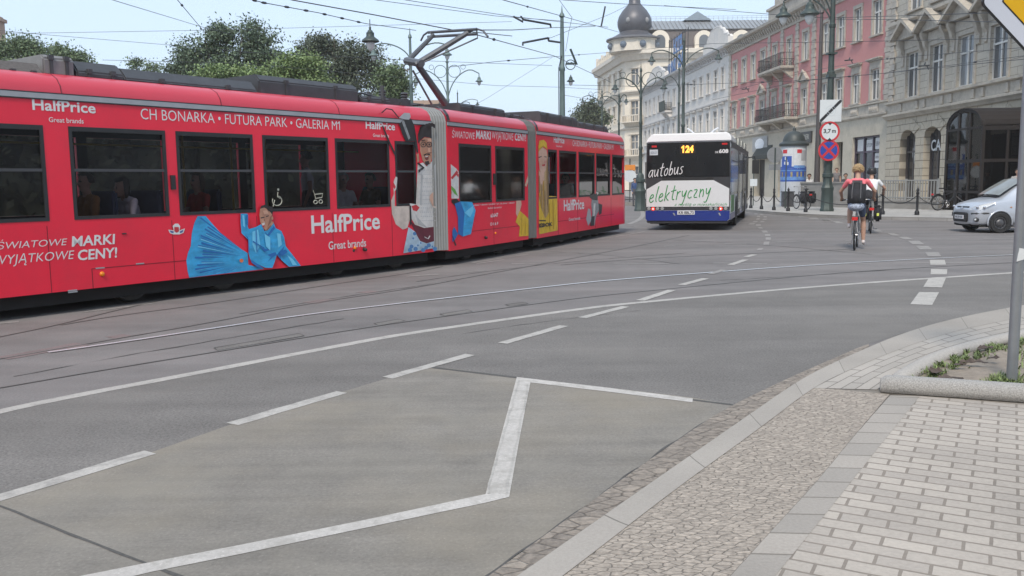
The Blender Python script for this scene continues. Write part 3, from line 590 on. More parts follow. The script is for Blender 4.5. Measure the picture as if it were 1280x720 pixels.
def cornice(name, parent, x0, x1, z, prof, m, brackets=None, ends=True):
    """moulding: prof = [(out, dz)...] outline pushed along x; brackets (spacing, width, out, z0, z1)"""
    mb = MB(); mb.prismx([(-p[0], z+p[1]) for p in prof], x0, x1)
    if brackets:
        sp, bw, ou, a, b = brackets; n = int((x1-x0)/sp)
        for i in range(n): x = x0+sp*(i+.5); mb.prismx([(-.002, a), (-ou*.45, a+.05), (-ou, b-.12), (-ou, b-.003), (-.002, b-.003)], x-bw/2, x+bw/2)
    return mb.build(name, m, parent)
def balcony(parent, x0, x1, z, out_=1.0, m=STUCCO2, h_=1.0, name='balcony'):
    mb = MB(); mb.box(x0, -out_, z-.18, x1, -.003, z); mb.box(x0+.08, -out_+.1, z-.26, x1-.08, -.003, z-.183)
    for x in (x0+.35, (x0+x1)/2, x1-.35): mb.prismx([(-.004, z-.95), (-.2, z-.85), (-out_*.8, z-.262), (-.004, z-.262)], x-.14, x+.14)
    o = mb.build(name, m, parent); rb = MB()
    for (a, b) in (((x0+.04, -out_+.05), (x1-.04, -out_+.05)), ((x0+.04, -out_+.05), (x0+.04, -.05)), ((x1-.04, -out_+.05), (x1-.04, -.05))):
        L_ = math.dist(a, b); n = max(4, int(L_/.13))
        for zz in (z+.1, z+.5, z+h_): rb.tube([(a[0], a[1], zz), (b[0], b[1], zz)], .022, 5)
        for i in range(n+1):
            t = i/n; x, y = a[0]+(b[0]-a[0])*t, a[1]+(b[1]-a[1])*t; rb.tube([(x, y, z), (x, y, z+h_)], .014, 4)
            if i % 3 == 0: rb.torus((x, y, z+.3), .12, .016, 'Y' if abs(b[0]-a[0]) > .1 else 'X', 10, 4)
    rb.build('railing', IRON, o); return o

# ---- frames of the street front on the right: x grows towards the camera
c0 = D(1109, 200, 53.7)
def street(ang, p, x0=0): return Frame(p, (p[0]-math.sin(rad(ang)), p[1]-math.cos(rad(ang))))
FP = street(-3, c0); FG = street(.2, c0)
def px2(fr, l): return [fr.at(*q) for q in l]

# ---------------- pink tenement
XE = FP.at(911.5, 100)[0]
pk = thing('tenement', 'pink tenement with grey stone trim, two iron balconies and beige shops below', 'building', FP.o, FP.rz)
SZ = 1.032
topw = [(-1.15, -2.55), (-3.85, -5.1), (-6.3, -7.65), (-8.75, -10.05), (-12.3, -13.6), (-15.6, -16.75), (-18.7, -19.85), (-21.4, -22.75), (-23.9, -25.2), (-26.3, -27.7), (-28.9, -30.3)]
topw = [(b*SZ, a*SZ) for a, b in topw]
T0, T1, B0, B1 = 10.38, 12.42, 6.42, 8.28          # clear openings (surrounds lie outside them)
holes = []; ws = []
for i, (a, b) in enumerate(topw):
    a, b = a+.17, b-.17; dt = -.5 if i in (5, 6) else 0
    z0 = T0 - (.02 if i in (5, 6) else 0)
    holes += [(a, b, z0, T1), (a, b, B0, B1)]; ws.append((a, b, z0))
eave = 13.35
GF = 5.35
# ground floor openings from the photo
sh = FP.at(1067, 172); sh2 = FP.at(1098.5, 233)
shopw = (sh[0], sh2[0], sh2[1]-.1, sh[1])
dr = [(FP.at(1043, 200)[0], FP.at(1054, 200)[0], .15, 4.05), (FP.at(1022, 200)[0], FP.at(1031, 200)[0], .15, 4.05), (FP.at(1001, 200)[0], FP.at(1008, 200)[0], .15, 3.3), (FP.at(974, 200)[0], FP.at(990, 200)[0], .15, 4.0), (FP.at(944, 200)[0], FP.at(957, 200)[0], .15, 3.3), (FP.at(921, 200)[0], FP.at(934, 200)[0], .15, 3.3)]
mb = MB(); mb.wall(XE, 0, GF, eave+.95, holes, 0, .14, mr=1)
mb.box(XE, 11, 0, 0, 11.2, eave+.95, 0); mb.box(XE, .3, GF, XE+.2, 11, eave+.9, 0)
mb.build('wall', [PINK, STUCCO], pk)
mb = MB(); mb.wall(XE, 0, 0, GF-.002, [shopw] + dr, -.06, .5); mb.box(XE, -.06, GF-.006, 0, .3, GF-.003); mb.build('shop_front_wall', BEIGE, pk)
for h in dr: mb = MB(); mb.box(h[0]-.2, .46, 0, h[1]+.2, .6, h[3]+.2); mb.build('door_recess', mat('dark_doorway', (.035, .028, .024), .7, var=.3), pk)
for i, (a, b, z0) in enumerate(ws):
    window(pk, a, z0, b-a, T1-z0, 'plain', deep=.12); window(pk, a, B0, b-a, B1-B0, 'gable' if i in (4, 7) else 'lintel', deep=.12)
cornice('cornice', pk, XE, 0, eave, [(0, 0), (.1, .0), (.14, .12), (.14, .62), (.28, .66), (.62, .78), (.66, .98), (.5, 1.04), (0, 1.06)], STUCCO2, (.52, .2, .42, eave+.13, eave+.66))
cornice('string_course', pk, XE, 0, GF, [(0, 0), (.1, 0), (.22, .1), (.22, .2), (.07, .24), (.07, .78), (.18, .82), (.18, .92), (0, .94)], STUCCO2)
for i in range(len(ws)):                                       # ornamented panels under the first floor sills
    a, b, _ = ws[i]; mb = MB(); mb.box(a-.1, -.12, GF+.3, b+.1, -.072, GF+.74, 0)
    for k in range(4): mb.ell((a+(b-a)*(k+.5)/4, -.12, GF+.52), (.11, .06, .15), 8)
    mb.build('apron_panel', STUCCO, pk)
for xq in (-.35, (topw[3][0]+topw[4][1])/2-.25, (topw[4][0]+topw[5][1])/2, (topw[5][0]+topw[6][1])/2, (topw[6][0]+topw[7][1])/2, XE+.35):   # quoins, toothed blocks
    mb = MB(); k = 0; z = GF+.95
    while z < eave-.1: mb.box(xq-(.36 if k % 2 else .28), -.09 if k % 2 else -.075, z, xq+(.36 if k % 2 else .28), .0-.001, z+.29); z += .31; k += 1
    mb.build('quoin', STUCCO, pk)
balcony(pk, topw[6][0]-.5, topw[5][1]+.5, T0-.1, 1.1); balcony(pk, topw[6][0]-.6, topw[4][0]-.2, GF+.95, 1.2)
mb = MB(); ax0, ax1 = topw[6][0]-1, topw[4][1]+1.2; mb.box(ax0, -.1, eave+1.06, ax1, .5, eave+2.0); mb.box(ax0-.15, -.25, eave+2.0, ax1+.15, .6, eave+2.2); mb.box(ax0+1.3, -.05, eave+2.2, ax1-1.3, .45, eave+3.6); mb.box(ax0+1.1, -.2, eave+3.6, ax1-1.1, .6, eave+3.8)
mb.build('attic', STUCCO, pk)
mb = MB(); mb.prismx([(-.3, eave+1.05), (5.6, eave+4.0), (11.3, eave+1.05)], XE, 0); mb.build('roof', SHEETM, pk)
# shop window, signs
mb = MB(); mb.box(shopw[0], .2, shopw[2], shopw[1], .22, shopw[3]); o = mb.build('shop_window', PANES, pk); mb = MB()
w_ = shopw[1]-shopw[0]
for t in (0, .33, .66, .975): mb.box(shopw[0]+w_*t, .1, shopw[2], shopw[0]+w_*t+.11, .198, shopw[3])
for z in (shopw[2], shopw[2]+(shopw[3]-shopw[2])*.68, shopw[3]-.1): mb.box(shopw[0], .12, z, shopw[1], .197, z+.1)
mb.build('frame', PURPF, o); mb = MB()
for t, a, b in ((.06, .72, .95), (.4, .72, .93), (.72, .74, .95), (.72, .52, .66), (.72, .38, .48)): mb.box(shopw[0]+w_*t, .185, shopw[2]+(shopw[3]-shopw[2])*a, shopw[0]+w_*(t+.22), .196, shopw[2]+(shopw[3]-shopw[2])*b)
for t, a, b, s_ in ((.41, .79, .86, 'STOP'), (.73, .80, .88, 'SERWIS'), (.73, .56, .61, 'NAPRAWA')): text(mb, s_, shopw[0]+w_*t+.03, shopw[2]+(shopw[3]-shopw[2])*a, shopw[0]+w_*(t+.2)-.02, shopw[2]+(shopw[3]-shopw[2])*b, .182, .01, m=1)
mb.build('window_poster', [mat('poster_paper', (.55, .56, .58), .6), mat('poster_ink', (.04, .04, .05), .6)], o)
q0, q1 = FP.at(998, 166, -.2), FP.at(1013, 178, -.2)
mb = MB(); mb.box(q0[0], -.2, q1[1], q1[0], -.065, q0[1]); o = mb.build('shop_sign', mat('dark_sign_board', (.035, .035, .035), .5), pk); mb = MB(); text(mb, 'KEBER', q0[0]+.25, q1[1]+.25, q1[0]-.25, q0[1]-.2, -.203, .02); mb.build('lettering', mat('sign_letter', (.32, .31, .27), .5), o)
q0, q1 = FP.at(940, 174, -.2), FP.at(958, 187, -.2); mb = MB(); mb.box(q0[0], -.16, q1[1]-.1, q1[0], -.065, q0[1]+.1); mb.lathe([(1.15, -.18), (1.15, -.162)], ((q0[0]+q1[0])/2, 0, (q0[1]+q1[1])/2), 24, 1, 'Y'); mb.v = [((v[0]), v[1], v[2] if not (v[1] < -.161) else (q0[1]+q1[1])/2 + (v[2]-(q0[1]+q1[1])/2)*.42) for v in mb.v]
mb.build('shop_sign', [mat('pale_sign_board', (.3, .3, .3), .5), mat('white_sign', (.7, .72, .75), .5)], pk)
q0 = FP.at(941, 189, -.5); q1 = FP.at(959, 198, -.5); mb = MB(); mb.prismx([(-.065, q0[1]+.4), (-.55, q1[1]+.3), (-.55, q1[1]), (-.065, q1[1])], q0[0], q1[0]); mb.build('awning', mat('dark_awning', (.035, .04, .035), .8), pk)

# ---------------- white building
pW = FP.M @ Vector((XE-.05, 0, 0)); FW = street(-3, pW); WL = -42.5
wb = thing('tenement', 'pale grey white two storey row building between the pink tenement and the domed corner', 'building', FW.o, FW.rz)
wx = [(-1.47, -2.47), (-3.72, -5), (-6.53, -7.61), (-9.22, -10.37), (-11.91, -13.14), (-14.69, -15.91), (-18.2, -19.3), (-21.23, -22.34), (-24.2, -25.1), (-26.83, -27.87), (-29.52, -30.62), (-32.35, -33.38), (-34.94, -36.02), (-37.39, -38.66), (-40.2, -41.2)]
holes = []; zt0, zt1, zb0, zb1 = 10.5, 12.55, 6.5, 8.5
wx = [(b*1.02, a*1.02) for a, b in wx]
for a, b in wx: holes += [(a, b, zt0, zt1), (a, b, zb0, zb1), (a, b, 1.2, 4.2)]
WE = 14.0
mb = MB(); mb.wall(WL, 0, 0, WE, holes, 0, .12); mb.box(WL, 12, 0, 0, 12.2, WE); mb.box(WL, .3, 0, WL+.2, 12, WE); mb.build('wall', WHITEB, wb)
for i, (a, b) in enumerate(wx):
    window(wb, a, zt0, b-a, zt1-zt0, 'white', PANED, deep=.10); window(wb, a, zb0, b-a, zb1-zb0, 'whitel', PANED, deep=.10); window(wb, a, 1.2, b-a, 3.0, 'single', PANED, deep=.10, fm=DFRAME)
cornice('cornice', wb, WL, 0, WE, [(0, -.5), (.1, -.5), (.14, -.1), (.3, .0), (.65, .15), (.7, .35), (.5, .42), (0, .45)], mat('grey_cornice', (.5, .49, .48), .8, var=.12, dirt=(.26, .26, .26), dscale=1), (.8, .2, .4, WE-.42, WE))
cornice('string_course', wb, WL, 0, 9.15, [(0, 0), (.1, 0), (.2, .08), (.2, .2), (0, .24)], MATS['grey_cornice']); cornice('string_course', wb, WL, 0, 5.3, [(0, 0), (.12, 0), (.25, .1), (.25, .25), (0, .3)], MATS['grey_cornice'])
mb = MB(); mb.prismx([(-.3, WE+.44), (6, WE+1.7), (12.3, WE+.44)], WL, 0); mb.build('roof', SHEETM, wb)
for cx_, hw, s_ in ((-4.6, 4.4, 1.0), (-32.5, 5.5, .85)):               # scrolled attic gables
    base = WE+.45; o_ = [(-hw, 0), (-hw, .8), (-hw*.92, 1.05), (-hw*.78, 1.1), (-hw*.7, 1.2), (-hw*.6, 1.65), (-hw*.48, 1.75), (-hw*.42, 1.9), (-hw*.36, 2.1), (-hw*.15, 2.18), (0, 2.2)]
    o_ += [(-x, z) for x, z in reversed(o_[:-1])]; mb = MB(); mb.prism([(cx_+x, base+z*s_) for x, z in o_], -.12, .4); a = mb.build('attic_gable', WHITEB, wb)
    mb = MB(); pts = [(cx_+x, -.02, base+z*s_+.05) for x, z in o_[1:-1]]; mb.tube(pts, .13, 6); mb.build('coping', MATS['grey_cornice'], a)
# blue wire-framed rooftop letters
q = D(834, 60, 122); 
mb = MB(); BLUE = mat('blue_sign_letter', (.05, .17, .42), .4, var=.15)
bx = -27.5; bz = 15.0
rs = thing('rooftop_sign', 'blue scaffold sign with letters stepping along the white building roof', 'sign', tuple(FW.M @ Vector((-30, 1.3, 14.9))), FW.rz)
mb = MB()
for i in range(8): mb.tube([(-1.6+i*1.4, .2, -.4), (-1.6+i*1.4, .2, 4.9)], .05, 5); mb.tube([(-1.6+i*1.4, .2, .1), (-1.6+i*1.4, 1.6, -.2)], .04, 5)
for z in (.3, 2.3, 4.6): mb.tube([(-1.8, .2, z), (8.4, .2, z)], .05, 5)
mb.build('scaffold', IRON, rs)
for i, (s_, z) in enumerate((('U', .0), ('N', .2), ('I', .35), ('Q', .5), ('A', .7))):
    mb = MB(); vs, fs = text_data(s_, .04, 0); x0 = -1.4+i*1.75; wd = 1.4 if s_ != 'I' else .5
    for y in (0, .14): mb._add([(x0+wd*a, y, z+1.7*b) for a, b in vs], fs)
    mb.box(x0, .04, z+.1, x0+wd, .1, z+.35); mb.build('letter', BLUE, rs)
mb = MB(); text(mb, 'HOTEL', 1.6, 2.6, 6.4, 4.5, 0, .05); mb.box(1.6, .05, 2.6, 6.4, .1, 2.8); mb.build('letter', BLUE, rs)
mb = MB(); [mb.ell((x, -.62, 11.0+.3*math.sin(x*3)), (.5, .28, .55), 8) for x in (-25.9, -25.2, -24.4, -23.7)]
# flower box balcony on the white front
o = balcony(wb, -26.1, -23.3, 10.1, .9, WHITEB, .95)
mb = MB(); mb.box(-26.1, -1.02, 10.1, -23.3, -.92, 11.3); mb.build('balcony_screen', mat('dark_green_screen', (.04, .055, .045), .8, var=.4, scale=9), wb)

# ---------------- cream corner building with onion dome
DC = 127.0; k_ = DC/FPX
cz = lambda y: EYE + (225-y)*k_
pc = Vector((19.2, DC, 0)); FC = Frame((pc.x, pc.y), (pc.x+1, pc.y))
cb = thing('corner_building', 'cream corner building with dark onion dome and grey mansard roof', 'building', FC.o, 0)
CE = 19.6
holes = []
fw = [(2.2+3.3*i, 3.6+3.3*i) for i in range(8)]
for a, b in fw: holes += [(a, b, 15.4, 17.6), (a, b, 10.3, 12.6), (a, b, 5.6, 7.8), (a, b, 1.2, 3.8)]
mb = MB(); mb.wall(0, 30, 0, CE, holes, 0, .25)
# chamfered corner and left (street) front
ch0 = Vector((0, 0)); ch1 = Vector((-2.6, 2.3)); lf = ch1 + Vector((-1.9, 19)).normalized()*20
mb.build('wall', CREAM, cb)
for a, b in fw:
    for z, h_ in ((15.4, 2.2), (10.3, 2.3), (5.6, 2.2), (1.2, 2.6)): window(cb, a, z, b-a, h_, 'single', PANE, fm=WFRAME)
def sub_front(name, p, q, holes, m, zt):
    fr = Matrix.Translation((p.x, p.y, 0)) @ Matrix.Rotation(math.atan2(q.y-p.y, q.x-p.x), 4, 'Z'); mb = MB(fr); mb.wall(0, (q-p).length, 0, zt, holes, 0, .25)
    o = mb.build(name, m, cb); return fr, (q-p).length
hb = [(1.1, 2.35, 15.2, 17.4), (1.1, 2.35, 10.1, 12.9), (1.1, 2.35, 5.3, 8.1), (1.0, 2.45, .3, 3.6)]
fr, L1 = sub_front('wall', ch1, ch0, hb, CREAM, CE)
for h in hb:
    mb = MB(fr); mb.box(h[0], .2, h[2], h[1], .23, h[3]); o = mb.build('window', PANE, cb); mb = MB(fr); m_ = (h[0]+h[1])/2; mb.box(m_-.06, .12, h[2], m_+.06, .19, h[3]); mb.box(h[0], .12, h[2]+(h[3]-h[2])*.65, h[1], .188, h[2]+(h[3]-h[2])*.65+.1)
    for s0, s1 in ((h[0]-.25, h[0]-.01), (h[1]+.01, h[1]+.25)): mb.box(s0, -.1, h[2]-.1, s1, 0, h[3]+.1)
    mb.box(h[0]-.35, -.2, h[3]+.11, h[1]+.35, 0, h[3]+.35); mb.build('frame', CREAM2, o)
for z in (10.0, 5.2):
    mb = MB(fr); mb.prismx([(0, z-.8), (-.5, z-.35), (-1.15, z-.12), (-1.15, z), (0, z)], .2, L1-.2); mb.box(.2, -1.15, z, .32, 0, z+.9); mb.box(L1-.32, -1.15, z, L1-.2, 0, z+.9); mb.box(.2, -1.15, z+.8, L1-.2, -1.0, z+.95)
    for i in range(9): mb.box(.3+i*(L1-.6)/8-.05, -1.12, z, .3+i*(L1-.6)/8+.05, -1.03, z+.8)
    mb.build('balcony', CREAM2, cb)
hl = []
for i in range(5): x = 1.5+3.8*i; hl += [(x, x+1.3, 15.3, 17.5), (x, x+1.3, 10.2, 12.6), (x, x+1.3, 5.5, 7.8), (x, x+1.5, .5, 3.5)]
fl, L2 = sub_front('wall', lf, ch1, hl, CREAM, CE)
for h in hl:
    mb = MB(fl); mb.box(h[0], .2, h[2], h[1], .23, h[3]); o = mb.build('window', PANE, cb); mb = MB(fl)
    mb.box(h[0]-.25, -.12, h[2]-.2, h[0]-.01, 0, h[3]+.1); mb.box(h[1]+.01, -.12, h[2]-.2, h[1]+.25, 0, h[3]+.1); mb.box(h[0]-.35, -.3, h[3]+.11, h[1]+.35, 0, h[3]+.4); mb.build('surround', CREAM2, o)
outline = [lf, ch1, ch0, Vector((30, 0)), Vector((30, 14)), Vector((lf.x, lf.y))]
def ring(name, z0, z1, ou, m, bot=None):
    mb = MB(); P = [lf, ch1, ch0, Vector((30, 0))]; 
    def off(o_):
        ns = []
        for a, b in zip(P, P[1:]): t = (b-a).normalized(); ns.append(Vector((t.y, -t.x)))
        r = [P[0]+ns[0]*o_]
        for i in range(1, len(P)-1): n = (ns[i-1]+ns[i]).normalized(); r.append(P[i]+n*(o_/max(.3, n.dot(ns[i]))))
        return r + [P[-1]+ns[-1]*o_]
    rows = [(0 if bot is None else bot, z0), (ou*.4, z0), (ou*.75, z0+(z1-z0)*.45), (ou, z0+(z1-z0)*.55), (ou, z1-.06), (ou*.9, z1), (-1, z1)]
    vs = []; 
    for o_, z in rows: vs += [(p.x, p.y, z) for p in off(o_)]
    n = len(P); mb._add(vs, [(i*n+j, i*n+j+1, (i+1)*n+j+1, (i+1)*n+j) for i in range(len(rows)-1) for j in range(n-1)]); return mb.build(name, m, cb)
ring('cornice', CE-1.0, CE+.35, 1.0, CREAM2); ring('string_course', 13.9, 14.5, .5, CREAM2); ring('string_course', 8.9, 9.2, .3, CREAM2); ring('string_course', 4.5, 4.9, .4, CREAM2)
# attic storey with balustrade, tower and dome
mb = MB(); tc = (.1-1.3, 2.6, 0); mb.lathe([(3.6, CE+.2), (3.6, CE+1.7), (3.75, CE+1.72), (3.75, CE+1.9)], tc, 12); 
o = mb.build('tower', CREAM2, cb); mb = MB()
for a in range(8): q = a*math.pi/4+.2; mb.lathe([(.62, 0), (.62, .02)], (0, 0, 0), 16, 0, 'Y') if False else mb.ell((tc[0]+3.52*math.cos(q), tc[1]+3.52*math.sin(q), CE+1.05), (.5, .5, .5), 12)
mb.build('round_window', mat('tower_pane', (.12, .15, .19), .1), o)
mb = MB(); mb.lathe([(3.9, CE+1.9), (3.75, CE+2.15), (3.0, CE+2.5), (2.2, CE+2.95), (2.05, CE+3.15), (2.2, CE+3.4), (2.42, CE+4.0), (2.45, CE+4.6), (2.25, CE+5.3), (1.75, CE+6.1), (1.15, CE+6.75), (.85, CE+7.1), (.80, CE+7.7), (.95, CE+7.8), (.85, CE+8.4), (.45, CE+9.3), (.15, CE+10.5), (.05, CE+12.5)], tc, 28)
o = mb.build('dome', DOME, cb, smooth=True, auto=40)
mb = MB()
for a in (-2.1, -.9, .3): mb.ell((tc[0]+2.36*math.cos(a), tc[1]+2.36*math.sin(a), CE+4.5), (.32, .32, .40), 10)
mb.build('oculus', mat('oculus_trim', (.25, .25, .25), .5), o)
mb = MB(); mb.lathe([(4.05, CE+1.92), (4.05, CE+2.1), (3.7, CE+2.2)], tc, 28); mb.build('tower_eave', SLATE, cb)
mb = MB()
for i in range(16):
    p = lf.lerp(ch1, i/15); mb.box(p.x-.22, p.y-.25, CE+.35, p.x+.22, p.y+.25, CE+2.1 if i % 3 == 0 else CE+1.5)
a, b = lf, ch1; mb.prismz([(a.x-.1, a.y), (b.x-.1, b.y), (b.x+.25, b.y), (a.x+.25, a.y)], CE+1.5, CE+1.75)
mb.build('parapet', CREAM2, cb)
# mansard roof with dormers facing the camera
mb = MB(); mb.prismx([(.8, CE+.3), (1.7, CE+3.2), (2.2, CE+3.3), (2.3, CE+3.25), (14, CE+.3)], 1.5, 30); mb.build('mansard', mat('brown_slate', (.10, .085, .08), .7, var=.2, scale=3), cb)
mb = MB(); mb.prismx([(1.4, CE+3.3), (5.2, CE+5.1), (9, CE+5.1), (13.5, CE+.4)], -.6, 30)
for i in range(52): mb.prismx([(1.38, CE+3.3), (1.36, CE+3.42), (5.18, CE+5.2), (5.2, CE+5.1)], i*.6-.5, i*.6-.46)
mb.build('roof', SHEETM, cb)
mb = MB(); mb.prism([(6.2, CE+5.05), (10.2, CE+5.05), (8.2, CE+6.3)], 4.4, 7); mb.build('roof_gable', mat('blue_grey_metal', (.22, .27, .31), .5), cb)
mb = MB(); 
for i in range(40): mb.tube([(1+i*.7, 5.6, CE+5.1), (1+i*.7, 5.6, CE+5.8)], .02, 4)
for z in (5.5, 5.8): mb.tube([(1, 5.6, CE+z), (29, 5.6, CE+z)], .02, 4)
mb.build('ridge_railing', SHEETM, cb)
for x, s_ in ((2.1, 1.35), (8.3, 1.25), (13.6, 1.25), (19, 1.2), (24.5, 1.2)):
    mb = MB(); arch = [(x-s_, CE+.4), (x-s_, CE+1.7)] + [(x+s_*math.cos(a), CE+1.7+s_*math.sin(a)) for a in [math.pi*(1-i/10) for i in range(1, 10)]] + [(x+s_, CE+1.7), (x+s_, CE+.4)]
    mb.prism(arch, .35, 3); o = mb.build('dormer', CREAM, cb); s2 = s_*.55; mb = MB(); arch = [(x-s2, CE+.6), (x-s2, CE+1.65)] + [(x+s2*math.cos(a), CE+1.65+s2*math.sin(a)) for a in [math.pi*(1-i/10) for i in range(1, 10)]] + [(x+s2, CE+1.65), (x+s2, CE+.6)]
    mb.prism(arch, .3, .348); mb.build('dormer_window', PANE, o)

# ---------------- grey rusticated building on the right with terrace and bronze porch
gy = thing('tenement', 'grey stone front with gabled window heads, arched ground floor and bronze porch', 'building', FG.o, FG.rz)
GL = 30.0; s_ = SZ
gw = [(2.14, 3.58), (4.98, 6.36), (7.85, 9.4), (10.85, 12.3), (13.8, 15.2), (16.8, 18.2), (19.8, 21.2), (22.8, 24.2), (25.8, 27.2)]
gw = [(a*s_, b*s_) for a, b in gw]; g0, g1 = 6.12, 8.6
holes = []
for a, b in gw: holes += [(a, b, g0, g1), (a, b, 10.95, 13.4), (a, b, 15.4, 17.6)]
mb = MB(); mb.wall(0, GL, 5.1, 18.5, holes, 0, .18); mb.box(0, 12, 0, GL, 12.2, 18.5); mb.box(0, .3, 0, .2, 12, 18.5); mb.build('wall', GREYU, gy)
for i, (a, b) in enumerate(gw):
    window(gy, a, g0, b-a, g1-g0, 'pediment', PANE, .16); window(gy, a, 10.95, b-a, 2.45, 'plain', PANE, .16); window(gy, a, 15.4, b-a, 2.2, 'plain', PANE, .16)
def archpts(a, b, z0, z1, n=10):
    r = (b-a)/2; c = (a+b)/2; return [(a, z0), (a, z1-r)] + [(c-r*math.cos(math.pi*i/n), z1-r+r*math.sin(math.pi*i/n)) for i in range(1, n)] + [(b, z1-r), (b, z0)]
ga = [(1.9, 3.75), (4.75, 6.65), (8.0, 9.8), (11.2, 13.0), (14.4, 16.2), (17.6, 19.4), (20.8, 22.6), (24, 25.8)]
ga = [(a*s_, b*s_) for a, b in ga]; top_ = 4.3
hz = [(a, b, .0, top_) for a, b in ga]
mb = MB(); mb.wall(0, GL, 0, 5.12, hz, -.1, .7)
for a, b in ga:                                                   # arch spandrels above the springing
    r = (b-a)/2; c = (a+b)/2; n = 10
    for sgn in (-1, 1):
        arc = [(c+sgn*r*math.cos(math.pi/2*i/n), top_-r*.62+r*.62*math.sin(math.pi/2*i/n)) for i in range(n+1)]
        mb.prism(arc + [(c+sgn*r, top_)], -.1, .6)
    for k in range(-3, 4):                                        # wedge stones
        q = k*.3; x0_, z0_ = c+r*math.sin(q)*.98, top_-r*.62+r*.62*math.cos(q); x1_, z1_ = c+(r+.75)*math.sin(q), top_-r*.62+(r*.62+.62)*math.cos(q); wv = .16
        mb.prism([(x0_-wv*math.cos(q), z0_+wv*.4*math.sin(q)), (x0_+wv*math.cos(q), z0_-wv*.4*math.sin(q)), (x1_+wv*1.5*math.cos(q), z1_-wv*math.sin(q)), (x1_-wv*1.5*math.cos(q), z1_+wv*math.sin(q))], -.15-.001*k, -.102)
mb.build('ground_floor_wall', GREYW, gy)
for i, (a, b) in enumerate(ga):
    mb = MB(); mb.box(a+.02, .35, 0, b-.02, .38, top_); o = mb.build('arched_window', PANES, gy); mb = MB()
    for x in (a+.02, (a+b)/2-.05, b-.12): mb.box(x, .26, 0, x+.1, .348, top_)
    mb.box(a, .27, 3.0, b, .347, 3.12); mb.build('frame', DFRAME, o)
    if i == 0:
        mb = MB(); mb.ell(((a+b)/2+.35, .3, 3.0), (.55, .02, .75), 20); mb.box((a+b)/2+.1, .31, 1.55, (a+b)/2+.5, .33, 1.8); mb.build('window_sticker', mat('white_decal', (.6, .62, .63), .5), o)
        mb = MB(); text(mb, 'CAFE', (a+b)/2+.0, 2.85, (a+b)/2+.7, 3.1, .27, .02); mb.build('lettering', mat('decal_ink', (.03, .03, .03), .5), o)
    if i == 1:
        q0, q1 = FG.at(1163.5, 189, .24), FG.at(1176.5, 173.5, .24); mb = MB(); text(mb, 'CA', q0[0], q0[1], q1[0], q1[1], .24, .02); mb.build('lettering', MATS['white_decal'], o)
cornice('string_course', gy, 0, GL, 5.0, [(.1, 0), (.22, 0), (.3, .1), (.42, .2), (.42, .3), (.12, .36), (.12, .85), (.3, .92), (.3, 1.03), (0, 1.06)], STUCCO2)
for a, b in gw:
    for s0 in (a-.45, b+.15): mb = MB(); mb.box(s0, -.2, 5.4, s0+.3, -.122, 5.83); mb.build('apron_block', STUCCO2, gy)
cornice('string_course', gy, 0, GL, 10.3, [(0, 0), (.15, 0), (.28, .12), (.28, .28), (0, .34)], STUCCO2); cornice('cornice', gy, 0, GL, 18.3, [(0, -.4), (.2, -.4), (.4, .2), (.9, .4), (.9, .7), (0, .75)], STUCCO2, (.7, .25, .6, 17.9, 18.5))
mb = MB(); mb.prismx([(-.3, 19.05), (6, 22), (12.3, 19.05)], 0, GL); mb.build('roof', SLATE, gy)
for xq in (.38,):
    mb = MB(); k = 0; z = 6.1
    while z < 18: mb.box(.02, -.11 if k % 2 else -.09, z, .72 if k % 2 else .55, -.001, z+.33); z += .36; k += 1
    mb.build('quoin', STUCCO, gy)
# porch: glazed barrel vault standing out from the front
BRONZE = mat('bronze_frame', (.022, .018, .017), .7, 0, var=.15, spec=.3); PGL = glass('porch_glass', (.35, .33, .32))
p0 = G(1182, 262.5, .12); dp = p0.y
OUT = 3.0; px0 = FG.at(1182, 230, -OUT)[0]; PW = FG.at(1226, 230, -OUT)[0]-px0; ZS = 3.8; R_ = PW/2
o = MB(); 
def arch(n=12): return [(px0+R_-R_*math.cos(math.pi*i/n), ZS-.12+.76*math.sin(math.pi*i/n)) for i in range(n+1)]
mb = MB(); a_ = arch()
for y in (-OUT, -.2):
    for x, z in ((px0, 0), (px0+PW*.34, 0), (px0+PW*.66, 0), (px0+PW, 0)):
        zt = [zz for xx, zz in a_ if xx >= x-.01][0]; mb.box(x-.06, y-.06, .12, x+.06, y+.06, zt)
    mb.tube([(x, y, z) for x, z in a_], .085, 6); mb.box(px0, y-.05, 2.2, px0+PW, y+.05, 2.34); mb.box(px0, y-.05, .9, px0+PW, y+.05, 1.0); mb.box(px0, y-.05, ZS-.2, px0+PW, y+.05, ZS-.1)
for x in (px0, px0+PW):
    mb.box(x-.08, -OUT, ZS-.28, x+.08, -.2, ZS-.1)
    for y in (-OUT*.66, -OUT*.33): mb.box(x-.05, y-.05, .12, x+.05, y+.05, ZS-.28)
    mb.box(x-.045, -OUT, 2.2, x+.045, -.2, 2.33)
pf = mb.build('porch_frame', BRONZE, gy)
mb = MB(); a2 = [(x, z+.06) for x, z in a_]; a3 = [(x, z+.10) for x, z in a_]
vs = [(x, y, z) for y in (-OUT-.1, -.12) for x, z in a3] + [(x, y, z) for y in (-OUT-.1, -.12) for x, z in a2]; n = len(a_)
mb._add(vs, [(i, i+1, n+i+1, n+i) for i in range(n-1)] + [(2*n+i, 2*n+i+1, 3*n+i+1, 3*n+i) for i in range(n-1)] + [(i, i+1, 2*n+i+1, 2*n+i) for i in range(n-1)]); mb.build('porch_roof', BRONZE, pf)
mb = MB(); mb.box(px0, -OUT-.01, .12, px0+PW, -OUT+.01, ZS-.2); mb.prism([(x, z) for x, z in a_], -OUT-.008, -OUT+.008); mb.box(px0-.01, -OUT, .12, px0+.01, -.2, ZS-.28); mb.box(px0+PW-.01, -OUT, .12, px0+PW+.01, -.2, ZS-.28); mb.build('porch_glazing', PGL, pf)
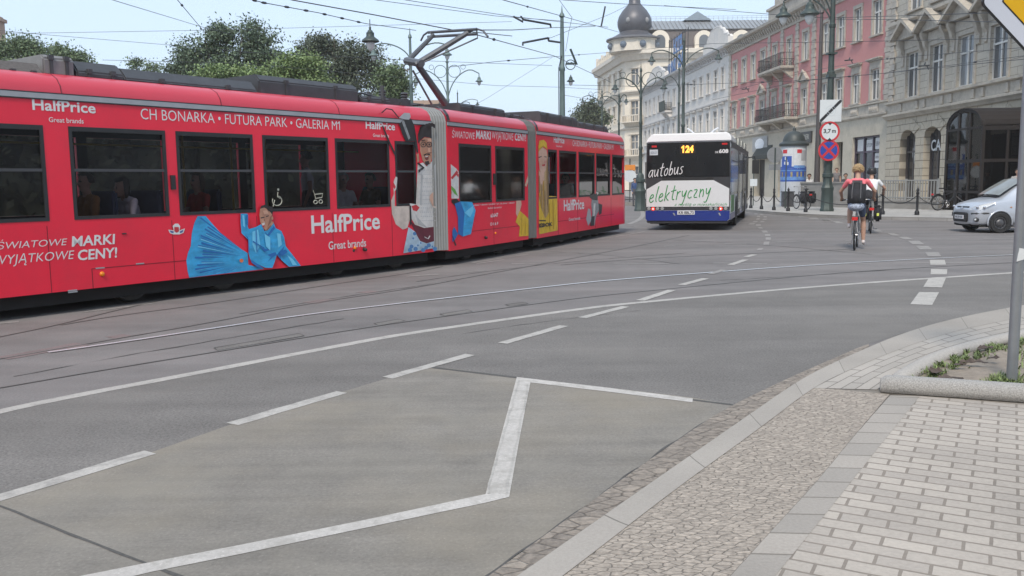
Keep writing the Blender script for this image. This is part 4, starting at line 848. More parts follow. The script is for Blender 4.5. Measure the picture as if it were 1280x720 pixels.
mb = MB(); mb.box(px0+PW+.8, -.6, .12, px0+PW+5.6, -.16, 3.5); mb.build('entrance_recess', mat('dark_entrance', (.02, .017, .016), .4, var=.3), gy)
# terrace with grey wall and railing in front of pink and grey fronts
FT = Frame(G(992, 257.6, .12), G(1172, 262.4, .12)); TLn = FT.len; xr = FT.at(1092, 240)[0]
ter = thing('terrace', 'raised grey cafe terrace with a plain wall end and a barred railing', 'terrace', FT.o, FT.rz)
CONCW = mat('grey_cement', (.25, .24, .225), .85, var=.15, scale=2, dirt=(.16, .15, .14), dscale=1.1)
mb = MB(); mb.box(0, 0, .1, xr, .18, 1.34); mb.box(-.05, -.05, 1.34, xr+.04, .23, 1.42); mb.box(0, .18, .1, .18, 3.4, 1.34); mb.box(xr, 0, .1, TLn, .2, .46); mb.box(xr+.002, -.05, .46, TLn, .26, .53); mb.build('wall', CONCW, ter)
mb = MB(); mb.prismz([(.2, .2), (TLn, .2), (TLn-1.0, 2.6), (3.2, 4.6)], .1, .48); mb.build('floor', CONCW, ter)
mb = MB(); RAIL = mat('grey_railing', (.30, .30, .29), .5, .2, var=.1)
n = int((TLn-xr)/.15)
for i in range(n+1): x = xr+(TLn-xr)*i/n; mb.box(x-.022, .07, .53, x+.022, .10, 1.46)
for z in (.66, 1.46): mb.box(xr, .06, z-.025, TLn, .115, z+.03)
for x in (xr+.05, TLn-.05, (xr+TLn)/2): mb.box(x-.05, .04, .53, x+.05, .13, 1.54)
mb.build('railing', RAIL, ter)

# ---------------- far left: roofs and chimney beyond the trees
bl = thing('house', 'old house with tall brick chimney rising behind the far left trees', 'building', (-36, 66, 0), rad(8))
mb = MB(); mb.wall(-9, 0, 0, 9.4, [(-8+3*i, -6.8+3*i, z, z+1.9) for i in range(2) for z in (1.5, 5.4)], 0, .2); mb.box(-9, 9, 0, 0, 9.2, 9.4); mb.box(-.2, .2, 0, 0, 9, 9.4); mb.build('wall', STUCCO, bl)
for i in range(2):
    for z in (1.5, 5.4): window(bl, -8+3*i, z, 1.2, 1.9, 'single', PANE)
mb = MB(); mb.prismx([(-.4, 9.4), (4.5, 12.2), (9.6, 9.4)], -9.3, .3); rf = mb.build('roof', SLATE, bl)
CHB = mat('chimney_brick', (.40, .27, .20), .9, var=.2, scale=8, dirt=(.3, .24, .2), dscale=2)
mb = MB(); q = D(20, 60, 70); cx_, cy_ = -3.3, 4.6
mb.box(cx_-.65, cy_-.5, 10.5, cx_+.65, cy_+.5, 14.4); mb.box(cx_-.8, cy_-.65, 14.4, cx_+.8, cy_+.65, 14.65); mb.box(cx_-.6, cy_-.45, 14.65, cx_+.6, cy_+.45, 14.8); mb.build('chimney', CHB, rf)
mb = MB(); cx_ = -5.9; mb.box(cx_-.7, cy_-.5, 10.5, cx_+.7, cy_+.5, 15.0); mb.build('chimney', CHB, rf)
# low cream house seen between the trees and the pantograph
ho = thing('house', 'low pale house with tiled roof glimpsed under the tram pantograph', 'building', (-6.5, 84, 0), 0)
mb = MB(); mb.box(-4.2, 0, 0, -.6, 8, 8.1); mb.build('wall', CREAM, ho); mb = MB(); mb.prismx([(-.4, 8.1), (4, 9.7), (8.4, 8.1)], -4.4, -.4); mb.build('roof', mat('old_tile_roof', (.25, .17, .12), .9, var=.2), ho)
for i in range(3): window(ho, -3.9+1.15*i, 5.6, .8, 1.6, 'single', PANE, deep=-.05)
# building closing the view between tram and bus (shop fronts at street level)
# unseen front behind the camera, added to give the glass a dark reflection
bk = thing('tenement', 'long ochre tenement behind the photographer, unseen and added for the glass to reflect', 'building', (34, -24, 0), rad(180))
mb = MB(); mb.wall(0, 70, 0, 16, [], 0); mb.box(0, 9, 0, 70, 9.2, 16)
mb.build('wall', mat('ochre_render', (.33, .27, .2), .9, var=.12), bk)
for i in range(16):
    for z in (1.5, 6.2, 10.8): 
        o = window(bk, 2+4.2*i, z, 1.5, 2.4, 'single', PANED, deep=-.05) 
# ================================================================== PEOPLE
SKIN = mat('skin', (.42, .25, .18), .6, var=.06)
def cloth(name, c): return mat(name, c, .85, var=.12, scale=14, bump=.3, bscale=30)
HAIRM = {'dark': mat('dark_hair', (.03, .022, .018), .6, var=.3, scale=40), 'blond': mat('blond_hair', (.36, .25, .13), .6, var=.3, scale=40), 'grey': mat('grey_hair', (.35, .34, .33), .6, var=.2), 'brown': mat('brown_hair', (.10, .06, .035), .6, var=.3, scale=40)}
def capsule(mb, a, b, ra, rb, n=10):
    a, b = Vector(a), Vector(b); t = (b-a); L_ = t.length
    if L_ < 1e-5: mb.ell(a, (ra, ra, ra), n); return
    t.normalize(); pts = []; rs = []
    for k in (80, 55, 28): q = rad(k); pts.append(a - t*ra*math.sin(q)); rs.append(ra*math.cos(q))
    pts += [a, b]; rs += [ra, rb]
    for k in (28, 55, 80): q = rad(k); pts.append(b + t*rb*math.sin(q)); rs.append(rb*math.cos(q))
    mb.tube(pts, rs, n)
def human(name, label, loc, rz, J, cols, hair='dark', hairlen=.0, group=None, voxel=.016, helmet=None, fem=False, face=True, cat='person', fluff=0):
    """J: joints, figure facing +x. One continuous body grown from tapered limbs, fused and coloured by region"""
    V = lambda k: Vector(J[k]); caps = []
    def c(a, b, ra, rb, t): caps.append((Vector(a), Vector(b), ra, rb, t))
    pel = (V('hip_l')+V('hip_r'))/2; sh = (V('sh_l')+V('sh_r'))/2; up = (sh-pel).normalized(); lat = (V('sh_l')-V('sh_r')).normalized(); fw = lat.cross(up).normalized()
    waist = pel.lerp(sh, .42); chest = pel.lerp(sh, .78); k = .93 if fem else 1
    for s_ in (-1, 1):
        c(pel+lat*.075*s_, waist+lat*.055*s_, .115, .095*k, 'pants' if s_ else 'shirt'); c(waist+lat*.05*s_-up*.03, chest+lat*.075*s_, .098*k, .108*k, 'shirt'); c(chest+lat*.07*s_, sh+lat*.12*s_*k-up*.02, .105*k, .062, 'shirt')
    hd = V('head'); nk = sh.lerp(hd, .45); c(sh+up*.0, hd-up*.05, .06, .055, 'skin')
    c(sh+lat*.09, sh-lat*.09, .07, .07, 'shirt')
    hf = J.get('face', None); hf = Vector(hf).normalized() if hf is not None else fw
    hu = Vector((0, 0, 1)); hl = hu.cross(hf).normalized()
    c(hd+hu*.035-hf*.012, hd-hu*.01, .088, .082, 'skin'); c(hd-hu*.03+hf*.02, hd-hu*.085+hf*.035, .068, .047, 'skin')
    if face:
        c(hd+hf*.085-hu*.005, hd+hf*.105-hu*.03, .012, .017, 'skin')
        for s_ in (-1, 1): c(hd+hl*.088*s_-hf*.01+hu*.015, hd+hl*.09*s_-hf*.012-hu*.025, .017, .013, 'skin'); c(hd+hl*.032*s_+hf*.08+hu*.01, hd+hl*.034*s_+hf*.082+hu*.01, .011, .011, 'eye')
        c(hd+hl*.02+hf*.082-hu*.062, hd-hl*.02+hf*.082-hu*.062, .008, .008, 'lip')
    sl = J.get('sleeve', 'short'); lg = J.get('leg', 'long')
    for s_ in 'lr':
        a, e, w_ = V('sh_'+s_), V('el_'+s_), V('wr_'+s_); hp, kn, an, to = V('hip_'+s_), V('kn_'+s_), V('an_'+s_), V('toe_'+s_)
        c(a, a.lerp(e, .5), .058*k, .052*k, 'shirt'); c(a.lerp(e, .5), e, .046*k, .04*k, 'shirt' if sl == 'long' else 'skin'); c(e, w_, .042*k, .029*k, 'shirt' if sl == 'long' else 'skin')
        hd_ = Vector(J.get('hd_'+s_, (w_-e).normalized())).normalized(); sd = hd_.cross(Vector((0, 0, 1))); sd = sd.normalized() if sd.length > .1 else lat
        dn = sd.cross(hd_).normalized(); dn = dn if dn.z < 0 else -dn; p = w_+hd_*.045
        c(w_, p, .028, .03, 'skin'); c(p+sd*.02, p-sd*.02+hd_*.03, .02, .02, 'skin')
        for i, o_ in enumerate((-.03, -.01, .01, .03)):
            l_ = (.062, .075, .07, .054)[i]; b = p+hd_*.03+sd*o_; m_ = b+hd_*l_*.55+dn*.012; c(b, m_, .0095, .009, 'skin'); c(m_, m_+hd_*l_*.2+dn*l_*.45, .009, .008, 'skin')
        c(w_+hd_*.03+sd*.025*(1 if s_ == 'l' else -1), w_+hd_*.075+sd*.055*(1 if s_ == 'l' else -1)+dn*.02, .011, .009, 'skin')
        if lg == 'long': c(hp, kn, .085, .06, 'pants'); c(kn, an, .058, .045, 'pants')
        else: c(hp, hp.lerp(kn, .62), .088, .078, 'pants'); c(hp.lerp(kn, .6), kn, .068, .054, 'skin'); c(kn, kn.lerp(an, .33), .055, .064, 'skin'); c(kn.lerp(an, .33), an, .064, .038, 'skin')
        c(an, an-Vector((0, 0, .04)), .04, .04, 'shoe'); c(an-Vector((0, 0, .05))-(to-an)*.15, to, .04, .034, 'shoe')
    mb = MB()
    for q in caps: capsule(mb, *q[:4])
    me = bpy.data.meshes.new('tmp'); me.from_pydata(mb.v, [], mb.f); bm = bmesh.new(); bm.from_mesh(me); bmesh.ops.recalc_face_normals(bm, faces=bm.faces); bm.to_mesh(me); bm.free()
    ob = bpy.data.objects.new('tmp', me); COL.objects.link(ob); md = ob.modifiers.new('r', 'REMESH'); md.mode = 'VOXEL'; md.voxel_size = voxel
    ev = ob.evaluated_get(bpy.context.evaluated_depsgraph_get()); m2 = bpy.data.meshes.new_from_object(ev); bpy.data.objects.remove(ob); bpy.data.meshes.remove(me); m2.name = name
    tags = ['skin', 'shirt', 'pants', 'shoe', 'eye', 'lip']
    dm = {'skin': SKIN, 'eye': mat('eye_dark', (.02, .015, .012), .3), 'lip': mat('lip', (.28, .10, .09), .6)}; dm.update(cols); m2.materials.clear()
    for t in tags: m2.materials.append(dm[t])
    B = [(a, b-a, (b-a).length_squared, ra, rb, tags.index(t)) for a, b, ra, rb, t in caps]; mi = []
    for p in m2.polygons:
        x = p.center; best = 9; bt = 0
        for a, d, l2, ra, rb, t in B:
            s_ = max(0, min(1, (x-a).dot(d)/l2)) if l2 > 1e-9 else 0; v = (x-a-d*s_).length-(ra+(rb-ra)*s_)
            if v < best: best = v; bt = t
        mi.append(bt)
    m2.polygons.foreach_set('material_index', mi); m2.polygons.foreach_set('use_smooth', [True]*len(mi)); m2.update()
    o = bpy.data.objects.new(name, m2); COL.objects.link(o); o.location = loc; o.rotation_euler = (0, 0, rz); tag(o, label, cat, group)
    # hair as a cap that follows the skull, open at the face
    hb = MB(); n = 30; R_ = []; 
    for i in range(13):
        th = i/12*(1.9 if hairlen < .05 else 2.2)
        for j in range(n):
            ph = 2*math.pi*j/n; dirv = hf*math.sin(th)*math.cos(ph)+hl*math.sin(th)*math.sin(ph)+hu*math.cos(th); fr_ = max(0, math.cos(ph))
            if th > 1.05 and fr_ > .25: dirv = hf*math.sin(1.05)*math.cos(ph)+hl*math.sin(1.05)*math.sin(ph)+hu*math.cos(1.05)
            rr_ = .114+.016*noise.noise(dirv*7+Vector(loc))+.010*noise.noise(dirv*19); q = hd+hu*.03-hf*.012+dirv*rr_
            if hairlen > .05 and th > 1.5 and fr_ < .3: q -= hu*hairlen*(th-1.5)/.7
            R_.append(tuple(q))
    hb._add(R_, [(i*n+j, i*n+(j+1) % n, (i+1)*n+(j+1) % n, (i+1)*n+j) for i in range(12) for j in range(n)])
    if fluff:
        fr_ = random.Random(4)
        for i in range(fluff):
            th = fr_.uniform(.05, 2.05); ph = fr_.uniform(.9, 5.4) if th > .8 else fr_.uniform(0, 6.28); dv = hf*math.sin(th)*math.cos(ph)+hl*math.sin(th)*math.sin(ph)+hu*math.cos(th)
            q0 = hd+hu*.025-hf*.012+dv*.097; sw = Vector((fr_.gauss(0, .5), fr_.gauss(0, .5), fr_.gauss(-.1, .5))); q1 = q0+(dv*.6+sw*.5).normalized()*.024; q2 = q1+(dv*.1+sw-hu*.5).normalized()*.02; hb.tube([q0, q1, q2], [.013, .011, .004], 5)
    hb.build('hair', HAIRM[hair], o, smooth=True)
    if helmet:
        hb = MB(); prof = [(.001, .165), (.06, .157), (.105, .13), (.128, .085), (.132, .04), (.128, .0), (.12, -.03)]; hb.lathe(prof, tuple(hd), 18)
        for a in range(-2, 3): hb.tube([tuple(hd+hf*(.13*math.cos(t))+hl*a*.045+hu*(.03+.125*math.sin(t))) for t in (.3, .9, 1.57, 2.2, 2.8)], .014, 5)
        hb.build('helmet', helmet, o, smooth=True)
    return o
def stand(**k):
    J = dict(hip_l=(0, .09, .9), hip_r=(0, -.09, .9), sh_l=(0, .18, 1.42), sh_r=(0, -.18, 1.42), head=(.02, 0, 1.64), el_l=(-.03, .24, 1.14), el_r=(-.03, -.24, 1.14), wr_l=(.06, .24, .9), wr_r=(.06, -.24, .9), kn_l=(.02, .1, .48), kn_r=(.02, -.1, .48), an_l=(-.02, .1, .09), an_r=(-.02, -.1, .09), toe_l=(.14, .11, .03), toe_r=(.14, -.11, .03)); J.update(k); return J
def sit(**k):
    J = dict(hip_l=(0, .09, .52), hip_r=(0, -.09, .52), sh_l=(-.04, .18, 1.02), sh_r=(-.04, -.18, 1.02), head=(.0, 0, 1.25), el_l=(.04, .25, .76), el_r=(.04, -.25, .76), wr_l=(.26, .16, .66), wr_r=(.26, -.16, .66), kn_l=(.43, .11, .53), kn_r=(.43, -.11, .53), an_l=(.4, .11, .1), an_r=(.4, -.11, .1), toe_l=(.55, .12, .04), toe_r=(.55, -.12, .04)); J.update(k); return J

# ================================================================== TRAM
TRED = mat('tram_red', (.78, .022, .052), .30, var=.05, scale=1.5, coat=.12, spec=.3, dirt=(.62, .03, .055), dscale=.9)
TRED2 = mat('tram_roof_red', (.54, .03, .055), .38, var=.05, scale=1.5, coat=.3)
TGL = glass('tram_glass', (.46, .44, .46), .28, 1.4, .06)
BLK = mat('black_rubber', (.018, .018, .02), .5, var=.2)
ALU = mat('grey_trim', (.34, .35, .37), .4, .2, var=.08)
BEL = mat('grey_bellows', (.24, .25, .25), .6, var=.12, scale=3, dirt=(.22, .21, .20), dscale=3)
DGREY = mat('dark_roof_gear', (.055, .058, .065), .55, .1, var=.2)
MGREY = mat('mid_grey_gear', (.20, .20, .20), .6, var=.15)
UNDER = mat('underframe', (.012, .012, .012), .9)
INT = mat('tram_interior', (.05, .05, .055), .8, var=.1); SEAT = mat('tram_seat', (.04, .06, .12), .8, var=.3)
WTXT = mat('white_lettering', (.70, .68, .68), .45, var=.03)
S1 = Frame(G(0, 374, .28), G(540, 315.5, .28)); S2 = Frame(D(560, 313, 16.99), D(661, 294, 20.33)); S3 = Frame(D(671.5, 294, 20.54), D(784, 275, 27.55))
tram = thing('tram', 'long red articulated tram covered in white lettering and printed fashion figures', 'tram', S1.o)
TL = Matrix.Translation(-S1.o); WD = 2.42
SK, SILL, HEAD, STR = .29, 1.19, 2.37, 2.74
def wpx(S, a, b): return (S.at(*a)[0], S.at(*b)[0])
W1 = [(-7.2, -6.0), (-5.6, -4.3), (-4.1, -2.8), (-2.5, -1.1), (-.9, S1.at(57.5, 215)[0]), wpx(S1, (89, 218), (209, 217)), wpx(S1, (222, 217), (317.5, 217)), wpx(S1, (329.5, 217), (411, 216)), wpx(S1, (419.7, 216), (487, 216)), wpx(S1, (494.2, 216), (520, 215.7))]
W2 = [wpx(S2, (573.7, 216), (614.2, 215)), wpx(S2, (619.2, 215), (655.5, 215))]
W3 = [wpx(S3, (685, 215), (696, 215)), wpx(S3, (699, 215), (720.4, 215)), wpx(S3, (723.2, 215), (743.2, 215)), wpx(S3, (745, 215), (762.6, 215)), wpx(S3, (765, 215), (780, 215))]
E1 = S1.at(540.5, 230)[0]; E2 = S2.at(659.8, 220)[0]; E3 = S3.at(784, 220)[0]; B2 = S2.at(560, 230)[0]
print('tram', S1.len, E1, E2, E3, W1, W2, W3)
def roofprof(): 
    p = [(0, STR-.03), (0, STR+.02), (.03, STR+.13), (.10, STR+.22), (.24, STR+.29), (.5, STR+.33), (WD/2, STR+.35)]
    return p + [(WD-y, z) for y, z in reversed(p[:-1])]
def tram_section(S, x0, x1, wins, front=None, rear=None, seams=()):
    M = TL @ S.M; holes = [(a, b, SILL, HEAD) for a, b in wins]
    mb = MB(M); mb.wall(x0, x1, SK, STR-.03, holes, 0, .06); mb.wall(x0, x1, SK, STR-.03, holes, WD, -.06)
    mb.poly([(x0, 0, SK), (x1, 0, SK), (x1, WD, SK), (x0, WD, SK)])
    for xe, on in ((x0, rear), (x1, front)):
        pr = [(xe, 0, SK), (xe, WD, SK)] + [(xe, y, z) for y, z in reversed(roofprof())]
        if on != 'cab': mb.poly(pr)
    mb.build('body', TRED, tram)
    mb = MB(M); mb.prismx(roofprof(), x0, x1); mb.build('roof', TRED2, tram, smooth=True, auto=35)
    mb = MB(M); mb.box(x0, -.012, STR-.045, x1, -.001, STR+.02, 0); mb.box(x0, -.014, STR+.02, x1, -.001, STR+.032, 1); mb.box(x0, -.014, STR-.06, x1, -.001, STR-.045, 1); mb.build('trim_strip', [ALU, BLK], tram)
    mb = MB(M); mb.box(x0+.05, .12, .12, x1-.05, WD-.12, SK-.003); mb.build('underframe', UNDER, tram)
    mb = MB(M); mb.box(x0+.02, .05, .36, x1-.02, WD-.05, .40, 0); mb.box(x0+.02, .08, STR-.25, x1-.02, WD-.08, STR-.2, 0); mb.box(x0+.02, WD*.98-.12, .40, x1-.02, WD*.98-.06, SILL-.02, 0); mb.box(x0+.02, .07, .40, x1-.02, .1, SILL-.02, 0); mb.wall(x0+.02, x1-.02, .4, STR-.06, holes, WD-.064, .002); mb.wall(x0+.02, x1-.02, .4, STR-.06, holes, .064, .002); mb.build('interior_lining', INT, tram)
    for a, b in wins:
        for yy in (WD-.025, .025): mb = MB(M); mb.poly([(a+.012, yy, SILL+.012), (b-.012, yy, SILL+.012), (b-.012, yy, HEAD-.012), (a+.012, yy, HEAD-.012)]); o = mb.build('window', TGL, tram)
        mb = MB(M); f_ = .045; zt = SILL+(HEAD-SILL)*.535
        for y0, y1 in ((-.006, .018),):
            mb.box(a, y0, SILL, a+f_, y1, HEAD); mb.box(b-f_, y0, SILL, b, y1, HEAD); mb.box(a+f_, y0, SILL, b-f_, y1, SILL+f_); mb.box(a+f_, y0, HEAD-f_*1.3, b-f_, y1, HEAD); mb.box(a+f_, y0+.004 if y0 < 1 else y0, zt-.018, b-f_, y1, zt+.018, 1)
        mb.build('frame', [BLK, mat('window_bar', (.05, .05, .055), .4)], o)
    for px_ in seams: mb = MB(M); mb.prismx([(y-.004 if y < .1 else y, z+.004) for y, z in roofprof()[:7]] + [(WD/2, STR+.2)], px_-.006, px_+.006); mb.build('roof_seam', mat('seam', (.16, .02, .03), .6), tram)
def cab(S, x0, L_, sgn):
    """rounded tram end"""
    M = TL @ S.M; st = []; n = 7; base = [(0, SK), (0, STR)] ; vs = []
    ring = [(0, SK), (0, SILL), (0, HEAD)] + roofprof()[1:-1] + [(WD, HEAD), (WD, SILL), (WD, SK)]
    for i in range(n):
        t = i/(n-1); x = x0+sgn*L_*math.sin(t*math.pi/2); sc_ = 1-.38*(1-math.cos(t*math.pi/2)); 
        for y, z in ring: vs.append((x+sgn*(-.28*t*max(0, z-1.2)/1.6), WD/2+(y-WD/2)*sc_, z-(.25*t if z > STR else 0)))
    k = len(ring); mb = MB(M); mb._add(vs, [(i*k+j, i*k+j+1, (i+1)*k+j+1, (i+1)*k+j) for i in range(n-1) for j in range(k-1)] + [tuple((n-1)*k+j for j in range(k))] + [((i+1)*k, (i+1)*k+k-1, i*k+k-1, i*k) for i in range(n-1)])
    o = mb.build('cab', TRED, tram, smooth=True, auto=40)
    mb = MB(M)
    # windscreen lies on the end face
    xe = x0+sgn*(L_+.012); mb.prismx([(.7, 1.25), (WD-.7, 1.25), (WD-.75, 2.4), (.75, 2.4)], xe-.0-.0, xe-.01*sgn); 
    mb.build('windscreen', PANED, o)
tram_section(S1, -7.6, E1, W1, rear='cab', seams=(S1.at(76, 100)[0], S1.at(276, 112)[0], S1.at(424, 128)[0], -3.2))
cab(S1, -7.6, .9, -1)
tram_section(S2, B2, E2, W2)
tram_section(S3, 0, E3-.42, W3, front='cab')
cab(S3, E3-.42, .75, 1)
def bellows(Sa, xa, Sb, xb, bm_):
    A = TL @ Sa.M; B = TL @ Sb.M; ring = [(0, SK+.02), (0, 1.2), (0, 2.2)] + roofprof()[1:-1] + [(WD, 2.2), (WD, 1.2), (WD, SK+.02)]; vs = []; k = len(ring); nr = 6; st_ = []
    for i in range(nr): st_ += [((i+.02)/nr, .02), ((i+.10)/nr, 0), ((i+.66)/nr, 0), ((i+.74)/nr, .02), ((i+.78)/nr, .09), ((i+.98)/nr, .09)]
    for t, ins in st_:
        s_ = 1-ins/1.2
        for y, z in ring:
            yy = WD/2+(y-WD/2)*s_; zz = z-(ins if z > STR else 0); vs.append(tuple((A @ Vector((xa, yy, zz))).lerp(B @ Vector((xb, yy, zz)), t)))
    mb = MB(); n = len(st_)
    for i in range(n-1): mb._add([], [], 0); mb.f += [(i*k+j, i*k+j+1, (i+1)*k+j+1, (i+1)*k+j) for j in range(k-1)]; mb.mi += [0 if i % 6 < 3 else 1]*(k-1)
    mb.v = vs; mb.build('gangway_bellows', [bm_, mat('bellows_groove', (.10, .10, .105), .8)], tram)
    mb = MB(B); pr = [(y-.0, z) for y, z in ring]; inn = [(WD/2+(y-WD/2)*.9, z-.1 if z > STR else z) for y, z in ring]
    vs = [(x, y, z) for x in (xb-.0, xb+.10) for y, z in [(WD/2+(y-WD/2)*1.012, z+(.03 if z > STR else 0)) for y, z in ring if z > STR-.2]]
    kk = len(vs)//2; mb._add(vs, [(j, j+1, kk+j+1, kk+j) for j in range(kk-1)]); mb.build('gangway_rim', BLK, tram)
bellows(S1, E1, S2, B2, BEL); bellows(S2, E2, S3, 0, mat('dark_bellows', (.13, .13, .125), .6, var=.12, scale=3))
def bogie(S, x):
    M = TL @ S.M; mb = MB(M); mb.box(x-1.0, .2, .2, x+1.0, WD-.2, .42); o = mb.build('bogie', UNDER, tram)
    for dx in (-.75, .75):
        for y in (.32, WD-.32): mb = MB(M); mb.lathe([(.05, -.07), (.28, -.06), (.28, .03), (.30, .04), (.30, .07), (.05, .08)], (x+dx, y, .31), 20, 0, 'Y'); mb.build('wheel', mat('wheel_steel', (.06, .055, .05), .6, .4), o)
for S, x in ((S1, -5), (S1, 2.6), (S1, 6.4), (S2, 2.0), (S3, 1.6), (S3, 4.6)): bogie(S, x)
# roof gear
def gear(S, pa, pb, zt, y0=.38, y1=None, m=DGREY, ch=.15, name='roof_unit', ribs=None):
    xa = S.at(*pa, into=y0)[0] if isinstance(pa, tuple) else pa; xb = S.at(*pb, into=y0)[0] if isinstance(pb, tuple) else pb; y1 = y1 or WD-y0; z0 = STR+.3
    mb = MB(TL @ S.M); mb.prismx([(y0, z0), (y0, zt-ch), (y0+ch, zt), (y1-ch, zt), (y1, zt-ch), (y1, z0)], xa, xb); o = mb.build(name, m, tram, bevel=.02)
    mb = MB(TL @ S.M); n = max(2, int((xb-xa)/.75))
    for i in range(n): x = xa+(xb-xa)*(i+.5)/n; mb.box(x-.02, y0-.02, z0, x+.02, y0-.001, zt-ch); mb.box(x-.03, y0-.03, zt-ch-.02, x+.03, y0+.03, zt-ch+.04)
    mb.build('bracket', DGREY, o); return xa, xb
gear(S1, -6.5, (0, 82), 3.22); gear(S1, (2, 80), (54, 84), 3.17, .3, m=mat('vent_mesh', (.10, .09, .085), .8, var=.3, scale=30)); gear(S1, (54, 84), (93, 86), 3.3, .42, m=MGREY, ch=.05)
gear(S1, (96, 84), (155, 90), 3.27, .4, m=DGREY); gear(S1, (156, 90), (322, 106), 3.23, .36); gear(S1, (324, 108), (448, 118), 3.36, .45, ch=.1); gear(S1, (452, 122), (488, 124), 3.2, .5, ch=.06); gear(S1, (490, 126), (534, 128), 3.16, .55, ch=.06)
gear(S2, (576, 134), (632, 138), 3.24, .4, ch=.06); gear(S2, (634, 140), (656, 142), 3.2, .6, ch=.05); gear(S3, (676, 146), (722, 150), 3.33, .4, ch=.06); gear(S3, (724, 152), (760, 158), 3.26, .45, ch=.06)
mb = MB(TL @ S1.M); rr = random.Random(5)
for i in range(26):
    x = E1-2.1+rr.random()*2.0; y = .5+rr.random()*1.4; h_ = .12+.22*rr.random()
    if rr.random() < .5: mb.tube([(x, y, STR+.3), (x, y, STR+.34+h_)], .035, 7)
    else: mb.box(x-.1, y-.08, STR+.3, x+.12, y+.08, STR+.36+h_*.5)
for i in range(4): y = .6+i*.3; mb.tube([(E1-2.2, y, STR+.4), (E1-1.2, y, STR+.5), (E1-.2, y, STR+.38)], .02, 5)
mb.build('roof_fittings', DGREY, tram)
# pantograph on the roof beside the first gangway
PANT = mat('pantograph_steel', (.11, .115, .125), .45, .4, var=.15); Li = tram
pb = D(562, 131, 18.6); kn = D(517, 80, 17.9); h1 = D(538, 40.5, 18.95); h2 = D(595, 37.5, 17.9)
loc_ = lambda p: tuple(Vector(p)-S1.o)
mb = MB(); mb.tube([loc_(D(556.5, 130, 18.3)), loc_(D(523, 82, 17.7))], [.075, .06], 8); mb.tube([loc_(D(540, 131, 18.0)), loc_(D(516, 88, 17.7))], .02, 6); pg = mb.build('pantograph', PANT, tram)
mb = MB(); mb.tube([loc_(D(509, 77, 18.1)), loc_(D(541.5, 44, 18.8))], [.055, .045], 8); mb.tube([loc_(D(519, 81, 17.6)), loc_(D(587, 39.5, 18.0))], [.06, .05], 8); mb.tube([loc_(D(508, 76, 18.1)), loc_(D(527, 79.5, 17.55))], .075, 8); mb.tube([loc_(D(527, 79, 17.6)), loc_(D(597, 47.5, 18.0)), loc_(D(596, 38, 17.95))], .016, 5); mb.torus(loc_(D(508.5, 84, 17.9)), .06, .014, 'Y', 14, 5); mb.build('upper_arm', PANT, pg)
mb = MB()
for dz in (0, .09): mb.tube([tuple(Vector(loc_(D(535, 40.5, 19.0)))-Vector((0, 0, dz))), tuple(Vector(loc_(D(596, 36.5, 17.75)))-Vector((0, 0, dz)))], .03, 7)
mb.tube([loc_(D(535, 40, 19.0)), loc_(D(529.5, 44, 19.1)), loc_(D(526, 51, 19.15))], .02, 6); mb.tube([loc_(D(597, 36.5, 17.75)), loc_(D(604, 38.5, 17.65)), loc_(D(610, 46, 17.55))], .02, 6); mb.tube([loc_(D(538, 40, 18.9)), loc_(D(540, 46, 18.85)), loc_(D(584, 43, 18.0)), loc_(D(592, 37, 17.85))], .018, 5); mb.build('collector_head', PANT, pg)
mb = MB(TL @ S1.M); xb = E1-.1; mb.box(xb-.6, .55, STR+.31, xb+.15, 1.9, STR+.46); [mb.lathe([(.05, 0), (.08, .02), (.05, .05), (.08, .07), (.05, .1), (.08, .12), (.05, .15)], (xb-.55+.6*i, y, STR+.45), 8) for i in (0, 1) for y in (.62, 1.8)]; mb.build('base_frame', DGREY, pg)

# ---- lettering
def lettering(S, items):
    for s_, bl, tr, bold, shear in items:
        a = S.at(*bl); b = S.at(*tr); mb = MB(TL @ S.M); text(mb, s_, a[0], a[1], b[0], b[1], -.0045, bold, shear); mb.build('lettering', WTXT, tram)
lettering(S1, [('HalfPrice', (40.5, 137.5), (118.7, 128.5), .02, 0), ('Great brands', (61, 152.5), (104, 148.5), .008, 0), ('CH BONARKA • FUTURA PARK • GALERIA M1', (176, 149), (424.5, 151.7), -.004, 0),
    ('HalfPrice', (457, 161), (493.3, 153.8), .02, 0), ('Great brands', (466, 171), (486, 168), .008, 0), ('HalfPrice', (389.3, 292.5), (474.2, 265), .02, 0), ('Great brands', (410.7, 312.3), (457.2, 298.2), .008, 0),
    ('ŚWIATOWE', (-4, 312), (83.5, 295), -.006, .22), ('MARKI', (89.5, 308.5), (143.5, 292.3), .022, .1), ('WYJĄTKOWE', (-8, 335), (92.5, 312.3), -.006, .22), ('CENY!', (97.5, 325.8), (146, 309), .022, .1)])
x_, z_ = S1.at(424.5, 151.7); mb = MB(TL @ S1.M); mb.poly([(x_-.012, -.0045, z_), (x_-.012, -.0045, z_-.028), (x_-.055, -.0045, z_-.05), (x_-.055, -.0045, z_-.028)]); mb.build('lettering', WTXT, tram)
lettering(S2, [('ŚWIATOWE', (565, 172), (593, 162.8), -.004, .15), ('MARKI', (594.8, 173.2), (613.3, 164.6), .02, .1), ('WYJĄTKOWE', (615, 176.5), (641.3, 166.3), -.004, .15), ('CENY!', (643.3, 175.6), (657.3, 167.6), .02, .1),
    ('odzież • obuwie • dodatki • art. dla domu • zabawki', (592, 257.5), (643, 252), .0, .15), ('dodatki do wnętrz', (609.5, 262), (627, 257.8), .0, .15), ('al.647', (613, 271.8), (622.5, 266), .02, 0), ('D I 6 F', (613, 282), (622.5, 277.3), .02, 0)])
